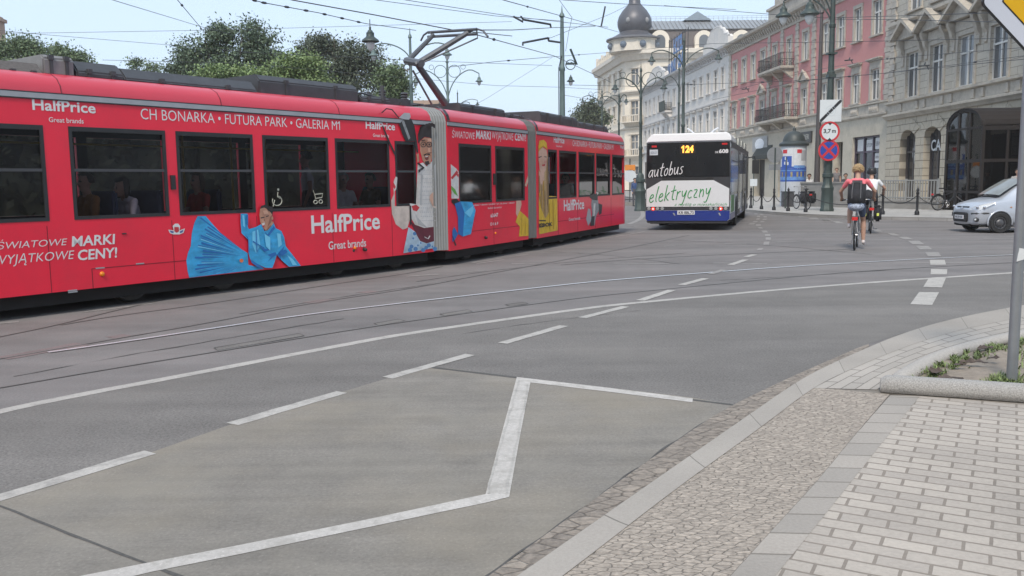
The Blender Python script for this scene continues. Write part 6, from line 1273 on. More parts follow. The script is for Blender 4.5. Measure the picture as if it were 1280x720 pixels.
for y in (3.35, 9.3):
    for x, out_ in ((BW, 1), (0, -1)):
        mb = MB(); mb.lathe([(.55, .0), (.55, .014*out_)], (x, y, .50), 22, 0, 'X'); mb.build('wheel_arch', UNDER, bus)
        mb = MB(); mb.lathe([(.2, -.28*out_), (.46, -.28*out_), (.48, -.05*out_), (.45, .02*out_), (.28, .022*out_), (.26, -.03*out_), (.08, -.03*out_), (.07, .04*out_), (.02, .04*out_)], (x-.02*out_, y, .48), 24, 0, 'X'); mb.build('wheel', mat('bus_tyre', (.022, .022, .023), .8, var=.2), bus)
mb = MB(); mb.box(.1, .2, .2, BW-.1, BLn-.3, H0+.02); mb.build('underbody', UNDER, bus)
mb = MB(); mb.tube([(BW, BLn-.1, 2.55), (BW+.25, BLn+.1, 2.6), (BW+.3, BLn+.1, 2.4)], .03, 6); mb.box(BW+.16, BLn-.02, 1.85, BW+.46, BLn+.16, 2.45); mb.build('mirror', BLK, bus, bevel=.03)
side('corner_reflector', .04, .1, .95, 1.1, RLO, .012)

# ================================================================== CAR (silver hatchback, nose to the left)
cw = G(1249, 291.5); 
car = thing('car', 'small silver hatchback waiting nose left at the right edge of the road', 'car', (cw.x, cw.y, 0), rad(0))
SIL = mat('silver_paint', (.47, .50, .55), .28, .35, coat=.5, var=.03); CGL = mat('car_glass', (.05, .06, .065), .05, spec=.7, var=.2); TYR = mat('car_tyre', (.02, .02, .02), .85, var=.2)
CWD = 1.60   # x to the rear, y away, near flank at y=0
def st(x, zb, zs, hb, zt, hr, zbelt, inset=0):
    """half ring from the sill to the roof centre: (offset from flank, z)"""
    return x, [(.10+inset, zb), (.03+inset, zb+.07), (.0+inset, zb+.22), (-.012+inset, (zb+zbelt)/2+.05), (.03+inset, zbelt-.06), (.055+inset, zbelt), (hr, zt-.07 if zt-zbelt > .12 else (zbelt+zt)/2), (hr+.12, zt-.015), (CWD/2, zt)]
ST = [st(-.70, .30, 0, 0, .62, .62, .58, .44), st(-.665, .22, 0, 0, .74, .52, .68, .24), st(-.58, .20, 0, 0, .83, .42, .76, .10), st(-.45, .20, 0, 0, .89, .32, .82, .03), st(-.2, .20, 0, 0, .96, .24, .88, 0), st(.0, .20, 0, 0, 1.00, .22, .91, 0), st(.16, .20, 0, 0, 1.04, .20, .93, 0), st(.5, .20, 0, 0, 1.32, .22, .95, 0), st(.78, .20, 0, 0, 1.47, .26, .96, 0), st(1.1, .20, 0, 0, 1.53, .27, .97, 0), st(1.8, .20, 0, 0, 1.54, .27, .99, 0), st(2.3, .2, 0, 0, 1.50, .28, 1.0, 0), st(2.6, .22, 0, 0, 1.40, .28, 1.0, .02), st(2.8, .26, 0, 0, 1.05, .24, .98, .05), st(2.86, .32, 0, 0, .8, .3, .74, .12)]
vs = []; n = len(ST[0][1])*2-1
for x, h_ in ST: vs += [(x, y, z) for y, z in h_] + [(x, CWD-y, z) for y, z in h_[-2::-1]]
mb = MB(); mb._add(vs, [(i*n+j, i*n+j+1, (i+1)*n+j+1, (i+1)*n+j) for i in range(len(ST)-1) for j in range(n-1)] + [tuple(range(n)), tuple((len(ST)-1)*n+j for j in range(n))] + [(i*n, (i+1)*n, (i+1)*n+n-1, i*n+n-1) for i in range(len(ST)-1)])
bd = mb.build('body', SIL, car, smooth=True, auto=50)
sm = bd.modifiers.new('s', 'SUBSURF'); sm.levels = sm.render_levels = 2
me = bpy.data.meshes.new_from_object(bd.evaluated_get(bpy.context.evaluated_depsgraph_get())); bd.modifiers.clear(); bd.data = me; me.name = 'body'
def flank(pts, name, m, y=-.018, par=None, both=True, th=.012):
    mb = MB(); mb.prism(pts, y, y+th); 
    return mb.build(name, m, par or car, bevel=.004)
# glass follows the leaning side: quads between belt and roof line
def gl_side(x0, x1, t0, t1, name):
    mb = MB()
    for s_ in (0, 1):
        P = []
        for x, yb, z in ((x0, .045, 1.0), (x1, .045, 1.02), (t1, .215, 1.42), (t0, .215, 1.40)):
            y = yb if s_ == 0 else CWD-yb; P.append((x, y-.012 if s_ == 0 else y+.012, z))
        mb.poly(P)
    return mb.build(name, CGL, car)
gl_side(.72, 1.42, .95, 1.42, 'side_window'); gl_side(1.5, 2.3, 1.5, 2.2, 'side_window')
mb = MB(); P = [(.13, .25, 1.03), (.13, CWD-.25, 1.03), (.05, CWD/2, 1.035)]
ws_ = []
for i in range(6):
    t = i/5; x = .08+.70*t; z = 1.05+.44*t**.92
    for j in range(7): s_ = j/6; yy = .22+.06*t+(CWD-2*(.22+.06*t))*s_; ws_.append((x-.05*math.sin(math.pi*s_)-.012, yy, z+.03*math.sin(math.pi*s_)+.014))
mb._add(ws_, [(i*7+j, i*7+j+1, (i+1)*7+j+1, (i+1)*7+j) for i in range(5) for j in range(6)]); mb.build('windscreen', mat('windscreen_glass', (.20, .21, .20), .05, spec=.7, var=.3, scale=1.5), car, smooth=True)
mb = MB(); mb.tube([(.09, .3, 1.05), (.18, .8, 1.10)], .012, 5); mb.tube([(.09, .85, 1.06), (.2, 1.3, 1.12)], .012, 5); mb.box(.02, .3, 1.02, .1, 1.3, 1.04); mb.build('wiper', BLK, car)
def carwheel(x, y, out_):
    mb = MB(); mb.lathe([(.19, -.09), (.27, -.09), (.29, -.06), (.29, .06), (.27, .09), (.19, .09)], (x, y, .29), 28, 0, 'Y', caps=False); w_ = mb.build('wheel', TYR, car, smooth=True, auto=35)
    mb = MB(); mb.lathe([(.19, .03), (.19, -.05*1), (.165, -.075), (.12, -.06), (.07, -.09), (.03, -.095), (.0, -.095)], (x, y, .29), 28, 0, 'Y')
    for i in range(9): a = i*2*math.pi/9; mb.box(x+.135*math.cos(a)-.014, y-.085, .29+.135*math.sin(a)-.014, x+.135*math.cos(a)+.014, y-.06, .29+.135*math.sin(a)+.014, 1)
    mb.build('rim', [mat('steel_rim', (.10, .10, .105), .45, .5, var=.2), BLK], w_)
for x in (0, 2.38):
    for y in (.052, CWD-.052): carwheel(x, y, 1)
for x in (0, 2.38):
    mb = MB(); mb.lathe([(.335, -.0165), (.335, -.005)], (x, .0, .29), 30, 0, 'Y'); mb.v = [(v[0], v[1], max(v[2], .10)) for v in mb.v]; mb.build('wheel_arch', BLK, car)
    mb = MB(); mb.tube([(x+.345*math.cos(a), -.012, .29+.345*math.sin(a)) for a in [rad(-12+i*12) for i in range(18)]], .022, 6); mb.build('arch_flare', SIL, car, smooth=True)
flank([(.36, .18), (2.05, .18), (2.05, .30), (.36, .30)], 'sill', mat('grey_plastic', (.07, .07, .075), .6), -.02)
flank([(.62, .62), (1.6, .64), (1.6, .70), (.62, .68)], 'rubbing_strip', BLK, -.032)
# headlight, grille, bumper insert, fog lamp, plate
mb = MB(); HL = mat('headlight_glass', (.55, .57, .58), .08, spec=.7, var=.25, scale=9)
for s_ in (0, 1):
    P = [(-.655, .40, .66), (-.63, .30, .61), (-.54, .12, .63), (-.34, .015, .735), (-.12, .0, .84), (-.2, .04, .862), (-.42, .10, .81), (-.60, .28, .735)]
    P = [(x-.022, y-.02, z+.01) for x, y, z in P]
    if s_: P = [(x, CWD-y, z) for x, y, z in P]
    c_ = tuple(sum(p[i] for p in P)/len(P) for i in range(3)); c_ = (c_[0]-.04, c_[1]-(.04 if not s_ else -.04), c_[2]+.02)
    mb2 = MB(); mb2._add(P+[c_], [(i, (i+1) % len(P), len(P)) for i in range(len(P))]); h_ = mb2.build('headlight', HL, car, smooth=True); mb2 = MB()
    for q in ((-.50, .19), (-.36, .08)): mb2.ell((q[0]-.075, (q[1]-.05) if not s_ else CWD-q[1]+.05, .73), (.045, .045, .045), 10)
    mb2.build('reflector', mat('lamp_chrome', (.7, .7, .72), .15, .9), h_)
mb = MB(); mb.prismx([(.46, .31), (.42, .36), (.42, .54), (.47, .58), (CWD-.47, .58), (CWD-.42, .54), (CWD-.42, .36), (CWD-.46, .31)], -.735, -.69); o = mb.build('grille', BLK, car)
mb = MB()
for z in (.36, .42, .48, .54): mb.box(-.742, .46, z, -.736, CWD-.46, z+.015)
mb.build('grille_bar', MATS['grey_plastic'], o)
mb = MB(); mb.box(-.765, .56, .39, -.745, CWD-.56, .50); o = mb.build('number_plate', MATS['plate_white'], car)
mb = MB(); mb.M = Matrix.Translation((-.767, CWD-.60, 0)) @ Matrix.Rotation(rad(-90), 4, 'Z'); text(mb, 'KR 5V126', 0, .415, .4, .475, 0, .02); mb.build('plate_lettering', MATS['plate_ink'], o)
mb = MB(); mb.tube([(-.66, .30, .55), (-.58, .145, .555), (-.43, .05, .56), (-.30, .012, .565)], [.028, .034, .034, .02], 6); mb.build('bumper_insert', BLK, car)
mb = MB(); mb.ell((-.60, .13, .385), (.075, .075, .06), 14); mb.build('fog_lamp', [BLK], car); mb = MB(); mb.ell((-.655, .085, .385), (.03, .03, .035), 10); mb.build('fog_lamp', HL, car)
mb = MB(); mb.box(-.66, .35, .20, -.45, CWD-.35, .26); mb.box(-.5, .12, .17, 2.6, CWD-.12, .24); mb.build('underbody', UNDER, car)
mb = MB(); mb.tube([(-.642, CWD/2-.32, .735), (-.655, CWD/2, .735), (-.642, CWD/2+.32, .735)], .022, 6); mb.build('upper_grille', BLK, car); mb = MB(); mb.torus((-.685, CWD/2, .70), .045, .009, 'X', 16, 5); mb.tube([(-.688, CWD/2-.02, .675), (-.688, CWD/2+.02, .725)], .008, 4); mb.build('badge', MATS['lamp_chrome'], car)
mb = MB(); mb.ell((.68, -.14, 1.02), (.11, .09, .075), 12); mb.box(.66, -.1, .95, .74, .05, .99); mb.build('door_mirror', BLK, car, smooth=True)
mb = MB(); mb.tube([(.50, -.0165, .28), (.49, -.018, .6), (.55, -.0, .95)], .006, 4); mb.tube([(1.46, -.0165, .28), (1.47, -.018, .95)], .006, 4); mb.build('door_gap', BLK, car)
mb = MB(); mb.ell((.30, -.012, .73), (.03, .012, .018), 8); mb.build('indicator', mat('orange_lens', (.5, .2, .03), .3), car)

# ================================================================== CYCLISTS
def bicycle(label, loc, rz, frame, crank=0.0, rack_bags=False, cover=False):
    b = thing('bicycle', label, 'bicycle', loc, rz, None); R = .345; wb_ = 1.08
    for x in (0, wb_):
        mb = MB(); mb.torus((x, 0, R), R-.022, .022, 'Y', 36, 6); w_ = mb.build('wheel', mat('bike_tyre', (.02, .02, .02), .8), b)
        mb = MB(); mb.torus((x, 0, R), R-.05, .012, 'Y', 32, 5); mb.lathe([(.02, -.05), (.025, 0), (.02, .05)], (x, 0, R), 8, 0, 'Y'); mb.build('rim', mat('bike_rim', (.4, .4, .42), .35, .8), w_)
        mb = MB()
        for i in range(20): a = i*2*math.pi/20; mb.tube([(x, .03*(-1)**i, R), (x+(R-.055)*math.cos(a), 0, R+(R-.055)*math.sin(a))], .0022, 3)
        mb.build('spoke', mat('spoke', (.5, .5, .5), .3, .9), w_)
        mb = MB(); mb.tube([(x+(R+.025)*math.cos(a), 0, R+(R+.025)*math.sin(a)) for a in ([rad(20+i*14) for i in range(12)] if x == 0 else [rad(40+i*14) for i in range(9)])], .026, 5); mb.build('mudguard', BLK, b)
    mb = MB(); bb = (.45, 0, .29); st_ = (.28, 0, .80); hd = (.86, 0, .86); hb = (.90, 0, .70)
    for p in ([bb, st_], [bb, hb], [(.33, 0, .68), hd], [hd, hb]): mb.tube(p, .019, 8)
    for s_ in (-1, 1): mb.tube([bb, (0, .055*s_, R)], .010, 6); mb.tube([(.29, 0, .74), (0, .055*s_, R)], .009, 6); mb.tube([hb, (1.0, .05*s_, .52), (wb_, .05*s_, R)], .012, 6)
    mb.build('frame', frame, b)
    mb = MB(); mb.tube([st_, (.24, 0, .96)], .014, 6); mb.build('seat_post', mat('alu_post', (.45, .45, .46), .3, .8), b)
    mb = MB(); mb.prismz([(.06, -.09), (.10, -.10), (.24, -.05), (.40, -.02), (.40, .02), (.24, .05), (.10, .10), (.06, .09)], .955, 1.005); mb.build('saddle', BLK, b, bevel=.015)
    if cover:
        mb = MB(); mb.ell((.12, 0, .97), (.19, .175, .11), 16); mb.build('saddle_cover', cover, b, smooth=True)
    mb = MB(); mb.tube([hd, (.85, 0, 1.02), (.88, 0, 1.08)], .014, 6); mb.tube([(.80, .31, 1.10), (.9, .2, 1.11), (.9, 0, 1.08), (.9, -.2, 1.11), (.80, -.31, 1.10)], .012, 6); mb.build('handlebar', MATS['alu_post'], b)
    mb = MB()
    for s_ in (-1, 1): mb.tube([(.83, .27*s_, 1.105), (.73, .33*s_, 1.09)], .017, 6)
    mb.build('grip', BLK, b)
    mb = MB(); cx_, cz_ = .17*math.cos(crank), .17*math.sin(crank)
    for s_ in (-1, 1):
        e = (.45+cx_*s_, -.09*1*s_*1 if False else .09*s_, .29+cz_*s_); mb.tube([(.45, .06*s_, .29), e], .011, 6); mb.box(e[0]-.05, e[1], e[2]-.012, e[0]+.05, e[1]+.10*s_, e[2]+.012)
    mb.torus((.45, -.05, .29), .09, .008, 'Y', 20, 4); mb.build('crank', MATS['alu_post'], b)
    mb = MB(); mb.tube([(-.28, .06, .74), (.22, .06, .74)], .008, 5); mb.tube([(-.28, -.06, .74), (.22, -.06, .74)], .008, 5); mb.tube([(-.28, -.06, .74), (-.28, .06, .74)], .008, 5)
    for s_ in (-1, 1): mb.tube([(0, .06*s_, R), (-.2, .06*s_, .74)], .007, 5)
    mb.build('rack', BLK, b)
    mb = MB(); mb.box(-.315, -.06, .68, -.285, .06, .755); mb.build('rear_light', mat('red_reflector', (.55, .03, .03), .25), b)
    return b
DEN = cloth('denim', (.055, .075, .13)); PNK = cloth('pink_top', (.72, .17, .20)); 
COV = mat('patterned_cover', (.30, .34, .42), .8, var=.9, scale=26)
g1 = G(1068, 313); rz1 = rad(90-24)
bicycle('city bicycle with a patterned saddle cover ridden by the person in pink', tuple(g1), rz1, mat('silver_frame', (.42, .42, .42), .35, .5), rad(-100), cover=COV)
J1 = dict(hip_l=(.22, .10, 1.05), hip_r=(.22, -.10, 1.05), sh_l=(.42, .20, 1.53), sh_r=(.42, -.20, 1.53), head=(.52, 0, 1.77), el_l=(.56, .36, 1.30), el_r=(.56, -.36, 1.30), wr_l=(.74, .34, 1.15), wr_r=(.74, -.34, 1.15), kn_l=(.62, .14, .98), kn_r=(.50, -.14, .64), an_l=(.42, .15, .56), an_r=(.44, -.16, .20), toe_l=(.57, .16, .50), toe_r=(.60, -.17, .12), leg='short', hd_l=(.9, .1, -.25), hd_r=(.9, -.1, -.25))
J1['face'] = (1, .1, -.1)
human('person', 'cyclist in a pink T-shirt and denim shorts seen from behind with a black backpack', tuple(g1), rz1, J1, {'shirt': PNK, 'pants': DEN, 'shoe': cloth('white_shoe', (.62, .56, .54))}, 'blond', voxel=.012, fluff=260)
MB_ = MB(Matrix.Translation((.315, 0, 1.30)) @ Matrix.Rotation(rad(21), 4, 'Y'))
bp = thing('backpack', 'large black backpack worn by the cyclist in pink', 'backpack', tuple(g1), rz1)
MB_.box(-.21, -.19, -.40, -.01, .19, .22); MB_.build('bag', cloth('black_nylon', (.018, .018, .022)), bp, bevel=.085, smooth=True)
MB_ = MB(MB_.M); MB_.box(-.27, -.14, -.36, -.195, .14, -.02); MB_.build('pocket', MATS['black_nylon'], bp, bevel=.03, smooth=True)
MB_ = MB(MB_.M)
for s_ in (-1, 1): MB_.tube([(-.02, .11*s_, .2), (.07, .12*s_, .29), (.17, .12*s_, .2), (.20, .13*s_, .0), (.06, .17*s_, -.22), (-.02, .16*s_, -.25)], .022, 6)
MB_.build('strap', MATS['black_nylon'], bp); WEB = mat('grey_webbing', (.09, .09, .095), .7)
for s_ in (-1, 1): MB_ = MB(MB_.M); MB_.tube([(-.205, .08*s_, .17), (-.222, .085*s_, .02), (-.268, .09*s_, -.06), (-.27, .09*s_, -.26)], .011, 5); MB_.build('webbing', WEB, bp)
MB_ = MB(MB_.M); MB_.tube([(-.20, -.13, .12), (-.215, -.06, .145), (-.218, .06, .145), (-.20, .13, .12)], .009, 5); MB_.build('zip', WEB, bp)
g2 = G(1088, 292); rz2 = rad(90-20)
bicycle('dark trekking bicycle with rear bags ridden by the helmeted person in white', tuple(g2), rz2, mat('dark_frame', (.03, .03, .035), .4), rad(80))
J2 = dict(J1); J2.update(kn_r=(.62, -.14, .98), kn_l=(.50, .14, .64), an_r=(.42, -.15, .56), an_l=(.44, .16, .20), toe_r=(.57, -.16, .50), toe_l=(.60, .17, .12), head=(.58, 0, 1.74), sh_l=(.48, .19, 1.50), sh_r=(.48, -.19, 1.50), leg='long')
human('person', 'cyclist in a white shirt and dark helmet riding just ahead of the one in pink', tuple(g2), rz2, J2, {'shirt': cloth('white_shirt', (.66, .67, .68)), 'pants': cloth('black_trousers', (.02, .02, .024)), 'shoe': BLK}, 'dark', voxel=.013, helmet=mat('black_helmet', (.02, .02, .022), .35))
for s_, lb in ((-1, 'black pannier bag on the right of the second bicycle'), (1, 'black pannier bag on the left of the second bicycle')):
    pn = thing('pannier_bag', lb, 'bag', tuple(g2), rz2, 'pannier bags on the trekking bicycle'); mb = MB(); mb.box(-.24, .075*s_, .36, .12, .27*s_, .78); mb.build('bag', MATS['black_nylon'], pn, bevel=.05, smooth=True); mb = MB(); mb.box(-.2, .07*s_, .76, .08, .25*s_, .82); mb.build('flap', MATS['black_nylon'], pn, bevel=.02)
    mb = MB(); mb.box(-.248, .14*s_, .52, -.240, .2*s_, .6); mb.build('reflector', mat('yellow_reflex', (.62, .68, .12), .4), pn)
mb = MB(); 
# ================================================================== STREET FURNITURE
GREENP = mat('green_cast_iron', (.045, .066, .062), .5, .2, var=.15, dirt=(.06, .065, .06), dscale=2); GREENL = mat('green_grey_pole', (.12, .17, .165), .55, .1, var=.12); DARKP = mat('dark_green_pole', (.05, .07, .065), .5, .2, var=.15); BROWNP = mat('brown_grey_pole', (.085, .075, .075), .55, .2, var=.1); LGL = mat('frosted_lamp_glass', (.62, .64, .64), .15, var=.05); ZINC = mat('zinc_pole', (.27, .285, .30), .45, .5, var=.12)
def lantern(parent, p, s, m):
    mb = MB(); mb.lathe([(.03, .62), (.05, .6), (.05, .48), (.10, .46), (.12, .40), (.17, .36), (.17, .22), (.20, .18), (.36, .06), (.38, .0), (.34, -.02), (.2, -.03)], (0, 0, 0), 16); mb.v = [(p[0]+v[0]*s, p[1]+v[1]*s, p[2]+v[2]*s) for v in mb.v]; o = mb.build('lamp', m, parent, smooth=True, auto=45)
    mb = MB(); mb.lathe([(.19, -.02), (.19, -.12), (.15, -.26), (.07, -.37), (.01, -.40)], (0, 0, 0), 14); mb.v = [(p[0]+v[0]*s, p[1]+v[1]*s, p[2]+v[2]*s) for v in mb.v]; mb.build('lamp_glass', LGL, o, smooth=True)
def pole(name, label, cat, pos, h, r, m, arms=(), scroll=False, base='plain', group=None, rings=True, az=0):
    t = thing(name, label, cat, tuple(pos), 0, group); mb = MB()
    prof = [(r, 0)] if base != 'big' else [(q_*.70, z_) for q_, z_ in [(.46, 0), (.46, .10), (.42, .14), (.38, .9), (.40, .94), (.42, 1.06), (.38, 1.1), (.35, 1.16), (.30, 1.25), (.28, 1.5), (.36, 1.54), (.36, 1.68), (.28, 1.72), (.26, 1.9)]] + [(r*1.02, 2.0)]
    if base == 'foot': prof = [(r*2.4, 0), (r*2.4, .5), (r*1.8, .62), (r*1.8, 1.1), (r*1.3, 1.2), (r*1.2, 1.9), (r, 2.0)]
    z0 = prof[-1][1]
    for k in range(1, 8):
        z = z0+(h-z0)*k/8; rr_ = r*(1-.5*k/8)
        if rings and k in (2, 4, 6): prof += [(rr_, z-.1), (rr_*1.25, z-.06), (rr_*1.25, z+.06), (rr_*.98, z+.1)]
        else: prof.append((rr_, z))
    prof += [(r*.45, h), (r*.75, h+.04), (r*.6, h+.14), (r*.25, h+.22), (.008, h+.5)]
    mb.lathe(prof, (0, 0, 0), 14 if base != 'big' else 8); mb.build('post', m, t, smooth=True, auto=35)
    for a in arms:
        ang, reach, za, zt, ls = a[:5]; ux, uy = math.cos(ang), math.sin(ang); pts = []
        for k in range(13):
            q = k/12; 
            x = reach*(1-math.cos(q*math.pi/2*1.35))/(1-math.cos(math.pi/2*1.35)); z = za+(zt-za)*math.sin(min(1, q*1.18)*math.pi/2)-(.12*(zt-za)*max(0, q-.8)/.2)
            pts.append((ux*x, uy*x, z))
        mb = MB(); mb.tube(pts, .035, 6); e = pts[-1]; mb.tube([e, (e[0], e[1], e[2]-.12)], .03, 6); mb.build('arm', m, t)
        lantern(t, (e[0], e[1], e[2]-.12-.6*ls), ls, m)
        if scroll:
            mb = MB(); mb.torus((ux*.42, uy*.42, zt-.1), .36, .022, 'Y', 20, 5); mb.torus((ux*.95, uy*.95, zt+.15), .14, .015, 'Y', 14, 5); mb.build('scroll', m, t)
    return t
def foot(px_, d_, z=0): p = D(px_, 230, d_); return Vector((p.x, p.y, z))
def zat(py_, px_, d_): return D(px_, py_, d_).z
P1 = pole('tram_pole', 'tall pale green tram pole standing up behind the third tram section', 'pole', foot(703.5, 38), zat(22, 703, 38), .16, GREENL)
mb = MB(); z = zat(78, 703, 38); mb.box(.15, -.04, z-.1, .5, .04, z-.02); mb.tube([(.35, 0, z+.55), (.62, 0, z-.1), (.35, 0, z-.02)], .05, 6); mb.torus((.35, 0, z-.1), .2, .02, 'Y', 14, 5); mb.build('bracket', GREENP, P1); z = zat(102, 703, 38); lantern(P1, (.36, 0, z), .45, GREENP)
mb = MB(); mb.tube([(-.16, -.1, 1), (-.15, -.1, zat(85, 703, 38)), (-.02, -.1, zat(70, 703, 38))], .02, 5); mb.build('cable', BLK, P1)
a2 = lambda L_, py, d_: L_*d_/FPX
pole('street_lamp', 'twin arm street lamp behind the tram just left of the pantograph', 'street lamp', foot(517, 44), zat(48, 517, 44), .13, GREENL, [(math.pi, 1.8, zat(78, 517, 44), zat(53.5, 517, 44), .62), (0, 1.8, zat(78, 517, 44), zat(53.5, 517, 44), .62)], group='twin arm street lamps')
pole('street_lamp', 'twin arm street lamp with scrolls right of the pantograph', 'street lamp', foot(562, 54), zat(79, 562, 54), .13, GREENL, [(math.pi, 1.9, zat(130, 562, 54), zat(87, 562, 54), .6), (0, 1.9, zat(130, 562, 54), zat(87, 562, 54), .6)], True, group='twin arm street lamps')
pole('street_lamp', 'small distant street lamp low over the tram roof right of the pantograph', 'street lamp', foot(574, 95), zat(118, 574, 95), .12, DARKP, [(0, 2.1, zat(137, 574, 95), zat(124, 574, 95), .6), (0.3, 1.3, zat(137, 574, 95), zat(127, 574, 95), .5)], group='twin arm street lamps')
pole('street_lamp', 'dark street lamp with scrolls standing between the tram and the bus', 'street lamp', foot(800.5, 47), zat(90, 800, 47), .10, DARKP, [(math.pi, 1.35, zat(125, 800, 47), zat(97, 800, 47), .55), (0, 1.2, zat(125, 800, 47), zat(97, 800, 47), .55)], True, 'big', group='twin arm street lamps')
pole('street_lamp', 'thin street lamp just right of the tram front against the cream corner building', 'street lamp', foot(773.5, 62), zat(121, 773, 62), .10, DARKP, [(0, .5, zat(135, 773, 62), zat(118, 773, 62), .5), (math.pi, 1.3, zat(135, 773, 62), zat(120, 773, 62), .5)], group='twin arm street lamps')
pole('street_lamp', 'faint street lamp beside the tree left of the cream corner building', 'street lamp', foot(752.5, 75), zat(116, 752, 75), .10, DARKP, [(0, 1.5, zat(138, 752, 75), zat(119, 752, 75), .5), (math.pi, 1.6, zat(138, 752, 75), zat(119, 752, 75), .5)], True, group='twin arm street lamps')
pole('street_lamp', 'tall dark twin arm street lamp rising behind the bus roof', 'street lamp', foot(853, 52), zat(52, 853, 52), .13, DARKP, [(math.pi, 1.85, zat(90, 853, 52), zat(62, 853, 52), .62), (0, 2.0, zat(90, 853, 52), zat(60, 853, 52), .62)], group='twin arm street lamps')
pole('street_lamp', 'slim dark street lamp just left of the tall one behind the bus', 'street lamp', foot(847.5, 72), zat(88, 847, 72), .12, DARKP, [(math.pi, 1.1, zat(115, 847, 72), zat(95, 847, 72), .6)], group='twin arm street lamps')
pole('tram_pole', 'plain brown grey tube pole in front of the pink tenement', 'pole', foot(1021, 48, .12), zat(17, 1021, 48)-.12, .17, BROWNP, rings=False)
gp = G(1033.5, 264, .12); z0 = lambda y: D(1035, y, gp.y).z-.12
GP = pole('street_lamp', 'big dark green cast iron lamp post carrying three traffic signs', 'street lamp', gp, z0(-28), .19, GREENP, [(math.pi*.97, 1.0, z0(40), z0(-12), 1.12), (math.pi*.88, 2.1, z0(40), z0(-10), .95)], False, 'big')
mb = MB(); mb.M = Matrix(); 
mb.box(-.17, -.19, z0(97), .17, .19, z0(93)); mb.box(-.2, -.2, z0(68), .2, .2, z0(66)); mb.build('collar', GREENP, GP)
mb = MB(); mb.box(-.33, -.205, z0(199)+1, -.25, -.19, z0(199)+1.2); mb.build('sticker', MATS['white_decal'], GP)
# signs on the post
WSG = mat('sign_white', (.62, .66, .68), .35, var=.04); RSG = mat('sign_red', (.52, .03, .04), .35, var=.05); BSG = mat('sign_blue', (.02, .06, .33), .35, var=.05); KSG = mat('sign_black', (.02, .02, .022), .4); GSG = mat('sign_back_grey', (.30, .31, .32), .45, .5)
def sign_at(name, label, px_, py_, rz_=0.0, dz=-.30):
    p = D(px_, py_, gp.y+dz); return thing(name, label, 'sign', tuple(p), rz_)
def disc(mb, r, y, m, cx=0, cz=0, n=36): mb.poly([(cx+r*math.cos(2*math.pi*i/n), y, cz+r*math.sin(2*math.pi*i/n)) for i in range(n)], m)
s_ = sign_at('road_sign', 'white square end of zone sign with a black diagonal bar, topmost on the green post', 1038.5, 138.5); k_ = gp.y/FPX; a = 13.3*k_
mb = MB(); mb.box(-a, 0, -a, a, .02, a, 0); o = mb.build('plate', [WSG], s_, bevel=.008); mb = MB(); mb.poly([(x, -.003, z) for x, z in ((-a*.98, -a*.98), (-a*.80, -a*.98), (a*.98, a*.80), (a*.98, a*.98), (a*.80, a*.98), (-a*.98, -a*.80))], 0); mb.build('diagonal_bar', KSG, s_)
mb = MB(); pts = [(.22*math.cos(t), -.002, .22*math.sin(t)) for t in [i*math.pi/16 for i in range(33)]]; mb.tube(pts, .008, 4); pts = [(.12*math.cos(t), -.002, .12*math.sin(t)) for t in [i*math.pi/12 for i in range(25)]]; mb.tube(pts, .012, 4); mb.build('faded_symbol', mat('faded_grey', (.5, .56, .60), .4), s_)
s_ = sign_at('road_sign', 'round white height limit sign with red rim reading 3,7 m', 1037.2, 164.5); r = 12.4*k_
mb = MB(); mb.lathe([(r, 0), (r, .02)], (0, 0, 0), 36, 0, 'Y'); disc(mb, r*.8, -.003, 1); mb.poly([(-.11, -.005, r*.86), (.11, -.005, r*.86), (0, -.005, r*.6)], 2); mb.poly([(-.11, -.005, -r*.86), (.11, -.005, -r*.86), (0, -.005, -r*.6)], 2); mb.build('plate', [RSG, WSG, KSG], s_)
mb = MB(); text(mb, '3,7', -r*.62, -.10, r*.12, .12, -.006, .03); text(mb, 'm', r*.22, -.06, r*.6, .07, -.006, .03); mb.build('lettering', KSG, s_)
s_ = sign_at('road_sign', 'round blue no stopping sign with red cross, lowest on the green post', 1036, 188); r = 12.9*k_
mb = MB(); mb.lathe([(r, 0), (r, .02)], (0, 0, 0), 36, 0, 'Y'); disc(mb, r*.82, -.003, 1); w_ = .055; q = r*.62
for sg in (-1, 1): mb.poly([(x, -.005-.001*sg, z) for x, z in ((-q-w_*.7, sg*(-q)+w_*.7*sg), (-q+w_*.7, sg*(-q)-w_*.7*sg), (q+w_*.7, sg*q-w_*.7*sg), (q-w_*.7, sg*q+w_*.7*sg))], 0)
mb.build('plate', [RSG, BSG], s_)
